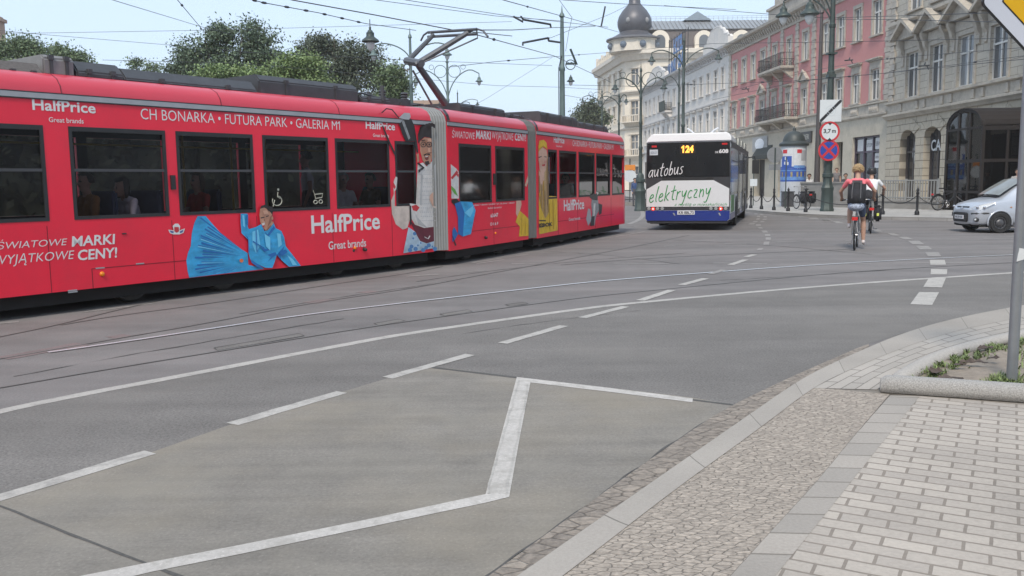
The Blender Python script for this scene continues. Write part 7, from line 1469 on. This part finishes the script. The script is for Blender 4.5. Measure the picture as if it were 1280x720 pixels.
# bollards and chains along the far kerb
BOL = mat('black_bollard', (.022, .022, .025), .5, .3, var=.15)
bp_ = [(925.5, 258.9), (938.5, 260.2), (951.8, 261.4), (967.3, 262.6), (985, 263.8), (1007, 265.0), (1103, 268.0), (1146, 268.6), (1193, 269.6), (1240, 270.5)]
BL_ = ['iron bollard nearest the bus flank', 'second iron bollard from the bus, left of the advertising column', 'iron bollard right beside the left edge of the advertising column', 'iron bollard in front of the advertising column', 'iron bollard in front of the grey bin and the column', 'iron bollard in front of the parked dark bicycle', 'iron bollard just right of the cyclists', 'iron bollard in front of the barred terrace railing', 'iron bollard in front of the bronze porch', 'iron bollard hidden behind the silver car']
proto = None; BP = []
for (x, y), lb in zip(bp_, BL_):
    p = G(x, y, .124); BP.append(p)
    if proto is None:
        proto = thing('bollard', lb, 'bollard', tuple(p), 0, 'bollards along the far kerb'); mb = MB(); mb.lathe([(.09, 0), (.09, .12), (.065, .16), (.05, .2), (.045, .8), (.06, .83), (.06, .88), (.045, .9)], (0, 0, 0), 12); mb.build('post', BOL, proto, smooth=True, auto=35); mb = MB(); mb.lathe([(.03, .9), (.05, .94), (.055, .99), (.03, 1.04), (.012, 1.06), (.005, 1.12)], (0, 0, 0), 12); mb.build('finial', BOL, proto, smooth=True, auto=35)
    else: copy_tree(proto, None, lb, tuple(p))
CH_ = ['chain between the first two bollards beside the bus', 'chain between the second and third bollards from the bus', 'chain left of the advertising column foot', 'chain in front of the advertising column', 'chain between the column and the parked bicycle', 'long chain from the parked bicycle past the green lamp post', 'chain just right of the cyclists', 'chain in front of the barred terrace railing', 'chain behind the nose of the silver car']
for a, b, lb in zip(BP, BP[1:], CH_):
    mb = MB(); n = 14; L_ = (b-a).length; sag = min(.42, .25*L_)
    pts = [(a.lerp(b, i/n)+Vector((0, 0, .78-sag*4*(i/n)*(1-i/n))))-a for i in range(n+1)]; mb.tube(pts, .018, 5)
    o = mb.build('chain', BOL, None, tuple(a)); tag(o, 'sagging iron '+lb, 'chain', 'chains between the bollards')
# advertising column
ac = G(990.5, 257.5, .12); AC = thing('advertising_column', 'round advertising column with domed dark green cap and blue and white posters', 'advertising column', tuple(ac)); r = .67
mb = MB(); mb.lathe([(r, 0), (r, 3.28)], (0, 0, 0), 40); mb.build('drum', mat('column_white', (.50, .53, .57), .5, var=.06), AC, smooth=True, auto=40)
mb = MB(); mb.lathe([(r+.02, 3.24), (r+.10, 3.26), (r+.12, 3.36), (r+.05, 3.44), (r-.06, 3.5), (r-.09, 3.62), (r-.14, 3.76), (r-.24, 3.90), (r-.40, 4.01), (.1, 4.06), (.08, 4.12), (.09, 4.18), (.04, 4.24), (.01, 4.34)], (0, 0, 0), 32); mb.build('cap', mat('column_cap', (.045, .055, .055), .5, .2, var=.15), AC, smooth=True, auto=40)
def patch(mb, a0, a1, z0_, z1_, m, off=.006, n=10):
    vs = []
    for i in range(n+1):
        a = rad(a0+(a1-a0)*i/n)-math.pi/2-math.atan2(ac.x, ac.y)
        for z in (z0_, z1_): vs.append(((r+off)*math.cos(a), (r+off)*math.sin(a), z))
    mb._add(vs, [(2*i, 2*i+2, 2*i+3, 2*i+1) for i in range(n)], m)
mb = MB(); PB = mat('poster_blue', (.03, .09, .38), .5, var=.25, scale=6); PB2 = mat('poster_light_blue', (.12, .26, .55), .5, var=.35, scale=8); PWP = mat('poster_white', (.58, .60, .63), .5, var=.12, scale=6); PYL = mat('poster_gold', (.30, .26, .14), .5, var=.4, scale=12)
patch(mb, -88, -2, 2.0, 3.15, 2, .006); patch(mb, 0, 88, 2.0, 3.15, 2, .006); patch(mb, -88, 88, 1.34, 2.14, 0, .007, 24); patch(mb, -62, -8, 2.05, 2.7, 0, .010); patch(mb, -55, -30, 2.85, 3.05, 3, .010); patch(mb, 15, 38, 2.85, 3.05, 3, .010); patch(mb, 35, 70, 2.45, 3.0, 4, .010); patch(mb, -85, 85, 1.42, 1.6, 1, .010, 24); patch(mb, -85, 85, 1.9, 1.96, 1, .010, 24)
for a in (-60, -38, -12, 14, 33, 58): patch(mb, a, a+9, 1.58, 1.86, 5, .012, 3)
for a, z in ((-42, 2.5), (-36, 2.35), (-30, 2.22), (-46, 2.25)): patch(mb, a, a+8, z, z+.16, 2, .013, 3)
patch(mb, 2, 60, 2.06, 2.2, 1, .012); mb.build('poster', [PB, PB2, PWP, RSG, PLG, PYL], AC)
# litter bin, wheeled bin-like box at the column foot
q = G(984, 258.3, .12); t = thing('litter_bin', 'dark grey box bin at the foot of the advertising column', 'bin', tuple(q)); mb = MB(); mb.prismx([(-.2, 0), (.22, 0), (.25, .75), (-.24, .75)], -.27, .3); mb.build('box', mat('bin_grey', (.07, .07, .075), .6), t, bevel=.03); mb = MB(); mb.box(-.3, -.27, .755, .33, .28, .82); mb.build('lid', MATS['bin_grey'], t, bevel=.02)
# road sign seen from behind, left of the column
q = G(967.5, 259, .12); t = thing('road_sign', 'round sign seen from its grey back on a thin post left of the advertising column', 'sign', tuple(q)); mb = MB(); mb.tube([(0, 0, 0), (0, 0, 3.1)], .035, 8); mb.build('post', DARKP, t); mb = MB(); mb.lathe([(.42, 0), (.42, .02)], (0, .04, 2.75), 28, 0, 'Y'); mb.build('plate', GSG, t); mb = MB(); mb.box(-.3, .03, 1.95, .3, .05, 2.25); mb.build('plate', GSG, t)
q = G(981.5, 260.5, .12); t = thing('signpost', 'thin dark steel post in front of the advertising column', 'pole', tuple(q)); mb = MB(); mb.tube([(0, 0, 0), (0, 0, 2.6)], .028, 8); mb.build('post', DARKP, t); mb = MB(); mb.lathe([(.045, 0), (.045, .06), (.03, .08)], (0, 0, 0), 10); mb.build('foot', DARKP, t)
q = G(941.5, 257, .12); t = thing('notice_board', 'small white notice plate on a dark post behind the bus mirror', 'sign', tuple(q)); mb = MB(); mb.tube([(0, .03, 0), (0, .03, 2.6)], .03, 7); mb.build('post', DARKP, t); mb = MB(); mb.box(-.2, -.01, 1.1, .2, .01, 1.5); mb.build('plate', WSG, t)
# parked bicycles
q = G(1009, 262.0, .12); pb = bicycle('dark bicycle with black bags parked end on against the grey terrace wall', tuple(q), rad(100), MATS['dark_frame'], .5)
for s_, lb in ((-1, 'black bag on the right rear of the bicycle parked at the terrace wall'), (1, 'black bag on the left rear of the bicycle parked at the terrace wall')):
    t = thing('pannier_bag', lb, 'bag', tuple(q), rad(100), 'bags on the parked bicycle'); mb = MB(); mb.box(-.22, .075*s_, .3, .2, .36*s_, .84); mb.build('bag', MATS['black_nylon'], t, bevel=.07, smooth=True); mb = MB(); mb.box(-.18, .08*s_, .82, .16, .3*s_, .88); mb.build('flap', MATS['black_nylon'], t, bevel=.02)
q = G(1172, 263.2, .12); bicycle('bicycle leaning at the right end of the terrace railing', tuple(q), rad(12), MATS['dark_frame'], 1.2)
# priority road sign in the foreground
q = G(1264, 484, KZ); PS = thing('road_sign', 'yellow diamond priority road sign on a grey post beside the planting bed', 'sign', tuple(q)); top = D(1297, 3, q.y).z-q.z
mb = MB(); mb.tube([(0, 0, -.02), (0, 0, top+.5)], .037, 14); mb.lathe([(.06, 0), (.06, .02), (.045, .03), (.04, .05)], (0, 0, 0), 14); mb.build('post', ZINC, PS, smooth=True, auto=40)
cx = D(1297, 3, q.y-.05).x-q.x
def rdiam(mb, h_, y0, y1, m, rr_=.05):
    pts = []
    for a0 in (0, 90, 180, 270):
        cx_, cz_ = (h_-rr_*1.414)*math.cos(rad(a0)), (h_-rr_*1.414)*math.sin(rad(a0))
        for k in range(-3, 4): a = rad(a0+15*k); pts.append((cx+cx_+rr_*math.cos(a), top+cz_+rr_*math.sin(a)))
    mb.prism(pts, y0, y1, m)
PY = mat('sign_yellow', (.62, .36, .01), .35, var=.04)
HD = 71*q.y/FPX
mb = MB(); rdiam(mb, HD, -.062, -.045, 0); rdiam(mb, HD-.014, -.0645, -.0622, 1, .045); rdiam(mb, HD*.635, -.0665, -.0647, 0, .012); rdiam(mb, HD*.635-.012, -.069, -.0667, 2, .008); mb.build('plate', [KSG, mat('sign_cool_white', (.50, .53, .60), .35, var=.03), PY], PS)
mb = MB(); [mb.box(-.05, -.045, top+dz-.02, .05, .04, top+dz+.02) for dz in (-.2, .2)]; mb.build('clamp', ZINC, PS)
mb = MB(); zz = D(1271, 318, q.y).z-q.z; mb.prism([(-.035, zz-.05), (.03, zz-.03), (.035, zz+.04), (-.02, zz+.05)], -.0385, -.0375); mb.build('sticker', MATS['white_decal'], PS)
# hanging lantern over the tracks
q = D(463, 52, 30); hl = thing('hanging_lamp', 'large lantern hanging from the span wire above the tram roof', 'street lamp', tuple(q)); lantern(hl, (0, 0, 0), .78, GREENP); mb = MB(); mb.tube([(0, 0, .45), (0, 0, .72)], .015, 5); mb.build('hook', BLK, hl)
# railing and pedestrians between tram and bus
q0, q1 = G(772, 257, 0), G(812, 256, 0); q1 = Vector((q1.x, q0.y, 0)); rl = thing('railing', 'dark iron street railing on a low kerb between the tram front and the bus', 'railing', tuple(q0), 0); w_ = q1.x-q0.x
mb = MB(); mb.box(0, -.15, 0, w_+.6, .15, .22); mb.build('plinth', CONCW, rl); mb = MB()
for z in (.35, .95): mb.box(0, -.025, z, w_+.6, .025, z+.05)
for i in range(22): x = (w_+.6)*i/21; mb.box(x-.012, -.012, .22, x+.012, .012, .95)
mb.build('bar', IRON, rl)
q = G(801, 261, 0); t = thing('bollard', 'rust brown marker post in the road between the tram front and the bus', 'bollard', tuple(q)); mb = MB(); mb.lathe([(.16, 0), (.16, .06), (.07, .1), (.065, .62), (.03, .68)], (0, 0, 0), 12); mb.build('post', mat('rust_brown', (.22, .11, .06), .8, var=.2), t); mb = MB(); mb.lathe([(.069, .42), (.069, .54)], (0, 0, 0), 12); mb.build('band', mat('pale_band', (.4, .36, .33), .6), t)
q = foot(787.5, 60); t = thing('round_sign', 'white round sign under an orange board on a post just right of the tram front', 'sign', tuple(q)); mb = MB(); mb.tube([(0, .05, 0), (0, .05, 3.1)], .04, 8); mb.build('post', DARKP, t); mb = MB(); mb.lathe([(.42, 0), (.42, .02)], (0, 0, zat(220, 787, 60)), 24, 0, 'Y'); mb.build('plate', WSG, t); mb = MB(); mb.box(-.35, 0, zat(213, 787, 60), .35, .03, zat(206, 787, 60)); mb.build('board', mat('orange_board', (.70, .25, .04), .5), t)
TRO = cloth('grey_trousers', (.08, .08, .09)); SHO = BLK
def ped(label, px_, py_, z, shirt, rz_, hair='dark', sleeve='short', pose=None, pants=None, fem=False, hl=0, at=None, group=None):
    p = at or G(px_, py_, z); J = pose or stand(); J['sleeve'] = sleeve
    return human('person', label, tuple(p), rz_, J, {'shirt': shirt, 'pants': pants or TRO, 'shoe': SHO}, hair, hl, group, .018, fem=fem)
p = foot(793.5, 56); ped('pedestrian in a blue jacket standing behind the railing beside the tram front', 0, 0, 0, cloth('blue_jacket', (.05, .09, .22)), rad(-60), sleeve='long', at=p)
p = D(1045.5, 225, 56.0); ped('man in a grey top standing in the shop doorway left of the cyclists', 0, 0, 0, cloth('grey_top', (.17, .16, .16)), rad(-100), 'brown', at=Vector((p.x, p.y, .48)))
p = D(1011.5, 225, 48.6); ch = Vector((p.x, p.y, .48)); ped('person in a white shirt seated at the terrace edge left of the green post', 0, 0, 0, cloth('white_shirt2', (.62, .63, .65)), rad(-95), pose=sit(), at=ch)
t = thing('stool', 'cafe stool under the white shirted person on the terrace', 'stool', tuple(ch), rad(-95)); mb = MB(); mb.lathe([(.19, .36), (.2, .38), (.19, .41)], (0, 0, 0), 16); mb.build('seat', IRON, t)
for a in range(4): mb = MB(); mb.tube([(.12*math.cos(a*1.57+.78), .12*math.sin(a*1.57+.78), .36), (.2*math.cos(a*1.57+.78), .2*math.sin(a*1.57+.78), 0)], .014, 5); mb.build('leg', IRON, t)
p = D(1057, 225, 49); t = thing('stool', 'cafe stool under the dark haired person on the terrace', 'stool', (p.x, p.y, .48), rad(-90)); mb = MB(); mb.lathe([(.19, .36), (.2, .38), (.19, .41)], (0, 0, 0), 16); mb.build('seat', IRON, t)
for a in range(4): mb = MB(); mb.tube([(.12*math.cos(a*1.57+.78), .12*math.sin(a*1.57+.78), .36), (.2*math.cos(a*1.57+.78), .2*math.sin(a*1.57+.78), 0)], .014, 5); mb.build('leg', IRON, t)
ped('person with dark hair seated on the terrace right beside the pink cyclist', 0, 0, 0, cloth('dark_shirt', (.05, .05, .06)), rad(-90), at=Vector((p.x, p.y, .48)), pose=sit())
p = D(1271, 240, 36.0); ped('person in a pale top standing in the dark entrance behind the silver car', 0, 0, 0, cloth('pale_top', (.32, .31, .30)), rad(-120), at=Vector((p.x, p.y, .12)))
# ================================================================== TREES
LEAF = mat('dark_leaf', (.098, .14, .082), .6, var=.25, rand=.32, scale=.6); LEAF2 = mat('light_leaf', (.155, .22, .08), .6, var=.2, rand=.3, scale=.6); LEAF3 = mat('mid_leaf', (.12, .17, .08), .6, var=.25, rand=.32, scale=.6); BARKM = mat('tree_bark', (.09, .075, .06), .9, var=.3, scale=8, bump=.6)
def tree(label, base, trunk, lobes, m, leaf=.17, per=900, seed=1, group='park trees beyond the tram', clump=.75):
    """lobes: (x, z, rx, rz) in metres relative to the base; leaf faces gathered in clumps through the crown's volume"""
    r_ = random.Random(seed); t = thing('tree', label, 'tree', tuple(base), 0, group); mb = MB(); top_ = max(l[1] for l in lobes)
    mb.tube([(0, 0, -.1), (.05, .05, trunk*.5), (0, 0, trunk), (.15, 0, top_)], [trunk*.055+.12, trunk*.045+.1, trunk*.04+.08, .05], 9)
    for x, z, rx, rz_ in lobes:
        for k in range(3):
            e = Vector((x+r_.uniform(-.6, .6)*rx, r_.uniform(-.6, .6)*rx, z+r_.uniform(-.3, .5)*rz_)); s0 = Vector((0, 0, trunk*r_.uniform(.7, 1.0))); mb.tube([s0, s0.lerp(e, .5)+Vector((0, 0, .25)), e], [.12, .07, .025], 5)
    mb.build('trunk', BARKM, t); mb = MB()
    for x, z, rx, rz_ in lobes:
        vol = max(1, rx*rx*rz_); nc = int(10+7.5*vol**.72)
        for c_ in range(nc):
            while True:
                d = Vector((r_.uniform(-1, 1), r_.uniform(-1, 1), r_.uniform(-1, 1)))
                if .25 < d.length < 1: break
            d = d*(.55+.5*d.length) if r_.random() < .8 else d
            c0 = Vector((x+d.x*rx, d.y*rx*.9, z+d.z*rz_)); cr = clump*r_.uniform(.55, 1.2)
            for k in range(int(per*cr*cr/.5625*.26)):
                v = Vector((r_.gauss(0, .48), r_.gauss(0, .48), r_.gauss(0, .36)))*cr; p = c0+v; l_ = leaf*r_.uniform(.6, 1.25)
                nrm = Vector((r_.gauss(0, 1), r_.gauss(0, 1), r_.gauss(.7, 1))).normalized(); a = nrm.orthogonal().normalized(); a.rotate(Matrix.Rotation(r_.uniform(0, 6.28), 3, nrm)); b = nrm.cross(a)
                mb._add([p-a*l_*.5, p+b*l_*.28, p+a*l_*.5, p-b*l_*.28], [(0, 1, 2, 3)])
    me = bpy.data.meshes.new('crown'); me.from_pydata(mb.v, [], mb.f); me.materials.append(m); o = bpy.data.objects.new('crown', me); COL.objects.link(o); o.parent = t; return t
def lob(base_px, d_, l):
    """crown masses read off the photo: (px, py, half width px, half height px) -> metres at distance d_"""
    b = foot(base_px, d_); s_ = d_/FPX; return b, [((x-base_px)*s_, D(x, y, d_).z-hh*s_*.10, hw*s_*.86, hh*s_*.86) for x, y, hw, hh in l]
b, l = lob(288, 50, [(252, 68, 34, 22), (285, 48, 30, 24), (322, 45, 26, 20), (340, 70, 24, 24), (300, 85, 45, 25), (238, 88, 26, 20), (290, 115, 55, 30)]); tree('large dark green park tree left of the two lamp lit rows, tallest over the tram', b, 3.5, l, LEAF, seed=2)
b, l = lob(425, 56, [(395, 62, 28, 20), (422, 55, 26, 14), (455, 68, 32, 20), (480, 92, 22, 22), (430, 90, 45, 28), (385, 85, 28, 26), (425, 125, 70, 30)]); tree('broad dark brownish green park tree left of the pantograph', b, 3.5, l, mat('olive_leaf', (.09, .112, .072), .6, var=.25, rand=.32, scale=.6), seed=3)
b, l = lob(495, 52, [(492, 96, 16, 12), (500, 112, 14, 14), (486, 125, 24, 16)]); tree('small rounded tree right beside the broad dark one', b, 3, l, LEAF3, seed=4)
b, l = lob(385, 43, [(372, 84, 22, 14), (395, 90, 18, 16), (360, 100, 22, 14), (330, 100, 16, 10), (385, 110, 36, 14)]); tree('bright green lower tree in front of the two big dark trees', b, 2.6, l, LEAF2, leaf=.15, seed=5)
b, l = lob(300, 45, [(280, 96, 22, 9), (312, 98, 20, 8), (292, 108, 40, 10)]); tree('light green bush like tree at the foot of the tallest dark tree', b, 2, l, LEAF2, leaf=.15, seed=6)
b, l = lob(30, 56, [(15, 62, 18, 9), (40, 58, 16, 9), (58, 66, 14, 9), (25, 76, 36, 12), (60, 84, 22, 14)]); tree('tree at the far left in front of the brick chimney', b, 3, l, LEAF3, seed=7, per=640)
b, l = lob(102, 58, [(88, 66, 8, 6), (108, 74, 16, 8), (96, 82, 22, 10), (112, 92, 20, 12)]); tree('tree between the chimney house and the open sky', b, 3, l, LEAF3, seed=8, per=640)
b, l = lob(190, 62, [(179, 78, 7, 5), (200, 84, 9, 4), (190, 92, 16, 8)]); tree('small feathery tree top alone over the tram roof', b, 3, l, LEAF3, seed=9, per=300, clump=.55)
b, l = lob(738, 105, [(738, 135, 13, 9), (728, 148, 12, 10), (748, 148, 12, 11), (738, 165, 24, 18)]); tree('rounded grey green tree beside the cream corner building', b, 3.5, l, mat('pale_leaf', (.075, .095, .05), .6, var=.25, rand=.45, scale=.6), leaf=.3, seed=10, per=360, clump=1.0)
def added_hedge(label, a, b, h_, seed):  # unseen leaf screen, added so the view through the tram windows stays dark
    a, b = Vector(a), Vector(b); r_ = random.Random(seed); L_ = (b-a).length; u = (b-a).normalized(); t = thing('added_hedge', label, 'added_hedge', tuple(a), math.atan2(u.y, u.x), 'added leaf screens behind the tram'); mb = MB()
    for i in range(int(L_*480)):
        p = Vector((r_.uniform(0, L_), r_.gauss(0, .45), h_*(1-r_.random()**2*.95))); l_ = r_.uniform(.14, .32); nrm = Vector((r_.gauss(0, 1), r_.gauss(0, 1), r_.gauss(0, 1))).normalized(); q = nrm.orthogonal().normalized(); q.rotate(Matrix.Rotation(r_.uniform(0, 6.28), 3, nrm)); w_ = nrm.cross(q)
        mb._add([p-q*l_, p+w_*l_*.55, p+q*l_, p-w_*l_*.55], [(0, 1, 2, 3)])
    mb.box(0, -.3, 0, L_, .3, h_-.5)  # solid core added to block bright gaps between the leaves
    mb.build('foliage', mat('added_hedge_leaf', (.028, .04, .022), .8, var=.2, rand=.25), t); mb = MB()
    for i in range(int(L_/1.2)): mb.tube([(i*1.2+.4, 0, 0), (i*1.2+.5, .1, h_*.8)], .03, 5)
    mb.build('stem', BARKM, t)
added_hedge('added dark leaf screen behind the tram, darkening its left windows', (-34, 36, 0), (-13.6, 38.4, 0), 5.0, 1)
added_hedge('added dark leaf screen behind the tram, darkening its middle windows', (-13.5, 38.5, 0), (-2.5, 44, 0), 5.0, 2)
# ================================================================== OVERHEAD WIRES
WIRE = mat('wire', (.06, .065, .07), .5, .4, var=.1)
def wire(label, pts, r=.010, beads=(), sag=0):
    P = [D(*p) for p in pts]; o_ = P[0]; mb = MB(); L_ = []
    for a, b in zip(P, P[1:]):
        n = 10
        for i in range(n): t = i/n; L_.append(a.lerp(b, t)-Vector((0, 0, sag*4*t*(1-t)))-o_)
    L_.append(P[-1]-o_); mb.tube(L_, r, 5); w_ = mb.build('overhead_wire', WIRE, None, tuple(o_)); tag(w_, label, 'wire', 'overhead tram wires')
    for t in beads:
        i = min(len(L_)-2, int(t*(len(L_)-1))); f_ = t*(len(L_)-1)-i; q = L_[i].lerp(L_[i+1], f_); d_ = (L_[i+1]-L_[i]).normalized(); mb = MB(); mb.tube([q-d_*.12, q-d_*.05, q+d_*.05, q+d_*.12], [.012, .035, .035, .012], 6); mb.build('insulator', WIRE, w_)
wire('wire entering at the top left and sloping down to the tallest tree', [(120, -6, 24), (141, 0, 25), (250, 33, 40), (300, 46, 46)])
wire('short steep wire with an insulator coming down from the top left edge', [(205, -22, 22), (222, 0, 23), (253, 37, 30), (262, 48, 32)], beads=(.38,))
wire('beaded wire from the top edge to the hanging lantern', [(300, -4, 24), (330, 3.5, 25), (398, 16, 27), (457, 29.5, 29.5), (520, 38, 34)], .012, beads=(.15, .25, .35, .44, .53, .62, .71))
wire('thick wire from the top edge down to the pantograph head', [(350, -4, 17), (365, 0, 17.3), (470, 19, 18), (566, 37.5, 18.4), (640, 45, 26)], .011)
wire('thin level wire across the open sky at the left', [(-30, 41, 40), (40, 41.5, 40), (245, 38, 42), (330, 36, 42), (640, 27, 45)], .009)
wire('thin wire falling gently from the left edge behind the tallest tree', [(-30, 35, 40), (40, 42, 40), (215, 56.5, 42), (320, 66, 44)], .009)
wire('thin wire low over the trees, left of the street lamps', [(300, 65, 34), (410, 70, 36), (507, 75, 38), (690, 82, 44)], .009)
wire('lowest pair wire running level behind the pantograph', [(128, 75, 38), (300, 79, 40), (620, 107, 46), (700, 109, 48), (753, 112, 50)], .009)
wire('contact wire running from the pantograph head up to the right', [(595, 37.5, 17.9), (640, 37.5, 22), (693, 34.5, 30), (744, 33, 40)], .011)
wire('contact wire from the pantograph down to the right, beyond the pale green pole', [(590, 42, 18), (620, 50, 21), (693, 70, 30), (764, 103, 44)], .011, beads=(.3,))
wire('thin wire from the top edge crossing above the pantograph', [(460, -3, 28), (470, 0, 28), (620, 20, 32), (700, 26, 36)], .009)
wire('thin wire from the top edge right of the pantograph', [(495, -3, 26), (507, 0, 26), (640, 20.5, 30), (760, 34, 36)], .009)
wire('thick wire from the top edge past the top of the pale green pole', [(612, -5, 26), (629, 0, 27), (700, 19.5, 37.6), (780, 42, 60)], .014, beads=(.2, .45))
wire('level wire through the pale green pole', [(560, 84, 30), (620, 77, 33), (691, 71, 37.5), (762, 65.5, 48), (800, 62, 52)], .010, beads=(.3, .6))
wire('thin wire rising from the green pole to the top edge', [(653, 54, 32), (689, 47, 37), (764, 17, 46), (790, 4, 50)], .010, beads=(.12, .3))
wire('nearly level wire along the top edge toward the dome', [(690, -2, 34), (704, 0, 35), (780, 5, 38), (920, 12, 48)], .012)
wire('short slanting wire from the top edge to the pole and down', [(694, -7, 30), (715, 22, 34), (711, 40, 36), (707, 64, 37.6)], .009)
wire('thin low wire toward the bus, crossing the distant lamps', [(700, 118, 38), (735, 124, 48), (775, 126, 60), (800, 124, 47)], .009)
wire('thin diagonal wire low behind the pantograph', [(560, 150, 40), (610, 122, 42), (690, 72, 44)], .007)
wire('wire along the top of the pink tenement', [(830, 7, 40), (890, 12, 40), (985, 19.5, 41), (1035, 22.5, 41), (1120, 20, 34), (1241, 16, 28)], .012)
wire('double wire from the green post toward the priority sign', [(1035, 24, 41), (1120, 24.5, 33), (1241, 27.5, 26), (1300, 29, 23)], .012)
wire('wire crossing the upper windows of the pink tenement', [(800, 62, 52), (890, 54.5, 46), (1000, 53, 38), (1120, 51, 32), (1262, 47.6, 26), (1310, 46, 25)], .010)
wire('wire crossing below the pink tenement balcony', [(700, 106, 40), (800, 108, 48), (910, 104, 44), (1000, 101, 40), (1120, 90, 33), (1280, 74, 26)], .010, beads=(.32, .5))
wire('wire from the brown pole to the right across the grey front', [(920, 112, 50), (1015, 88, 47.7), (1080, 77.5, 38), (1120, 72, 34), (1272, 60, 27), (1310, 57, 25)], .009, beads=(.55,))
wire('wire hung low over the first floor windows of the grey front', [(890, 125, 46), (1000, 101.5, 40), (1110, 91, 34), (1200, 80, 30), (1310, 66, 25)], .009, beads=(.4, .8))
# pull-off arms on the wires
for lb, pts in (('zigzag pull-off arm on the wires left of the pale green pole', [(641.5, 20.5, 33), (654, 27.5, 33), (651, 20, 33), (654, 24.5, 33), (688, 30.5, 34), (688.5, 34.5, 34)]), ('slanting pull-off arm below, left of the pale green pole', [(653.5, 57, 33), (653.5, 53.5, 33), (685, 47.5, 34), (686, 51, 34), (700, 53, 36)]), ('upright pull-off arm right of the pale green pole', [(751.5, 33, 40), (756.5, 8, 40)])):
    P = [D(*p) for p in pts]; mb = MB(); mb.tube([p-P[0] for p in P], .04, 6); tag(mb.build('pull_off_arm', WIRE, None, tuple(P[0])), lb, 'wire arm', 'pull-off arms on the overhead wires')
# small insulators seen against the fronts
for lb, x, y, d_ in (('wire clamp in front of the pink tenement, upper', 1061, 75.5, 38), ('wire clamp in front of the white building', 932, 111.5, 44), ('wire clamp in front of the grey front', 1155, 82.5, 31)):
    p = D(x, y, d_); mb = MB(); mb.tube([(-.18, 0, 0), (.18, 0, .02)], .03, 6); mb.tube([(0, 0, 0), (.05, 0, .12)], .025, 5); mb.tube([(.1, 0, 0), (.16, 0, -.12)], .02, 5); tag(mb.build('wire_clamp', WIRE, None, tuple(p)), lb, 'wire clamp', 'clamps on the overhead wires')

# ================================================================== HAZE
mb = MB(); mb.box(-1200, -1200, -1.2, 1200, 1250, 42); hz = mb.build('haze', []) if False else None
hm = bpy.data.materials.new('haze_air'); hm.use_nodes = True; t = hm.node_tree; N = t.nodes
for n_ in list(N): N.remove(n_)
o_ = N.new('ShaderNodeOutputMaterial'); pv = N.new('ShaderNodeVolumePrincipled'); pv.inputs['Color'].default_value = (.985, .99, 1, 1); pv.inputs['Density'].default_value = .0005; pv.inputs['Anisotropy'].default_value = 0.0; t.links.new(pv.outputs[0], o_.inputs['Volume'])
hz = mb.build('haze', hm); tag(hz, 'thin pale summer haze over the whole square', 'haze', kind='stuff')
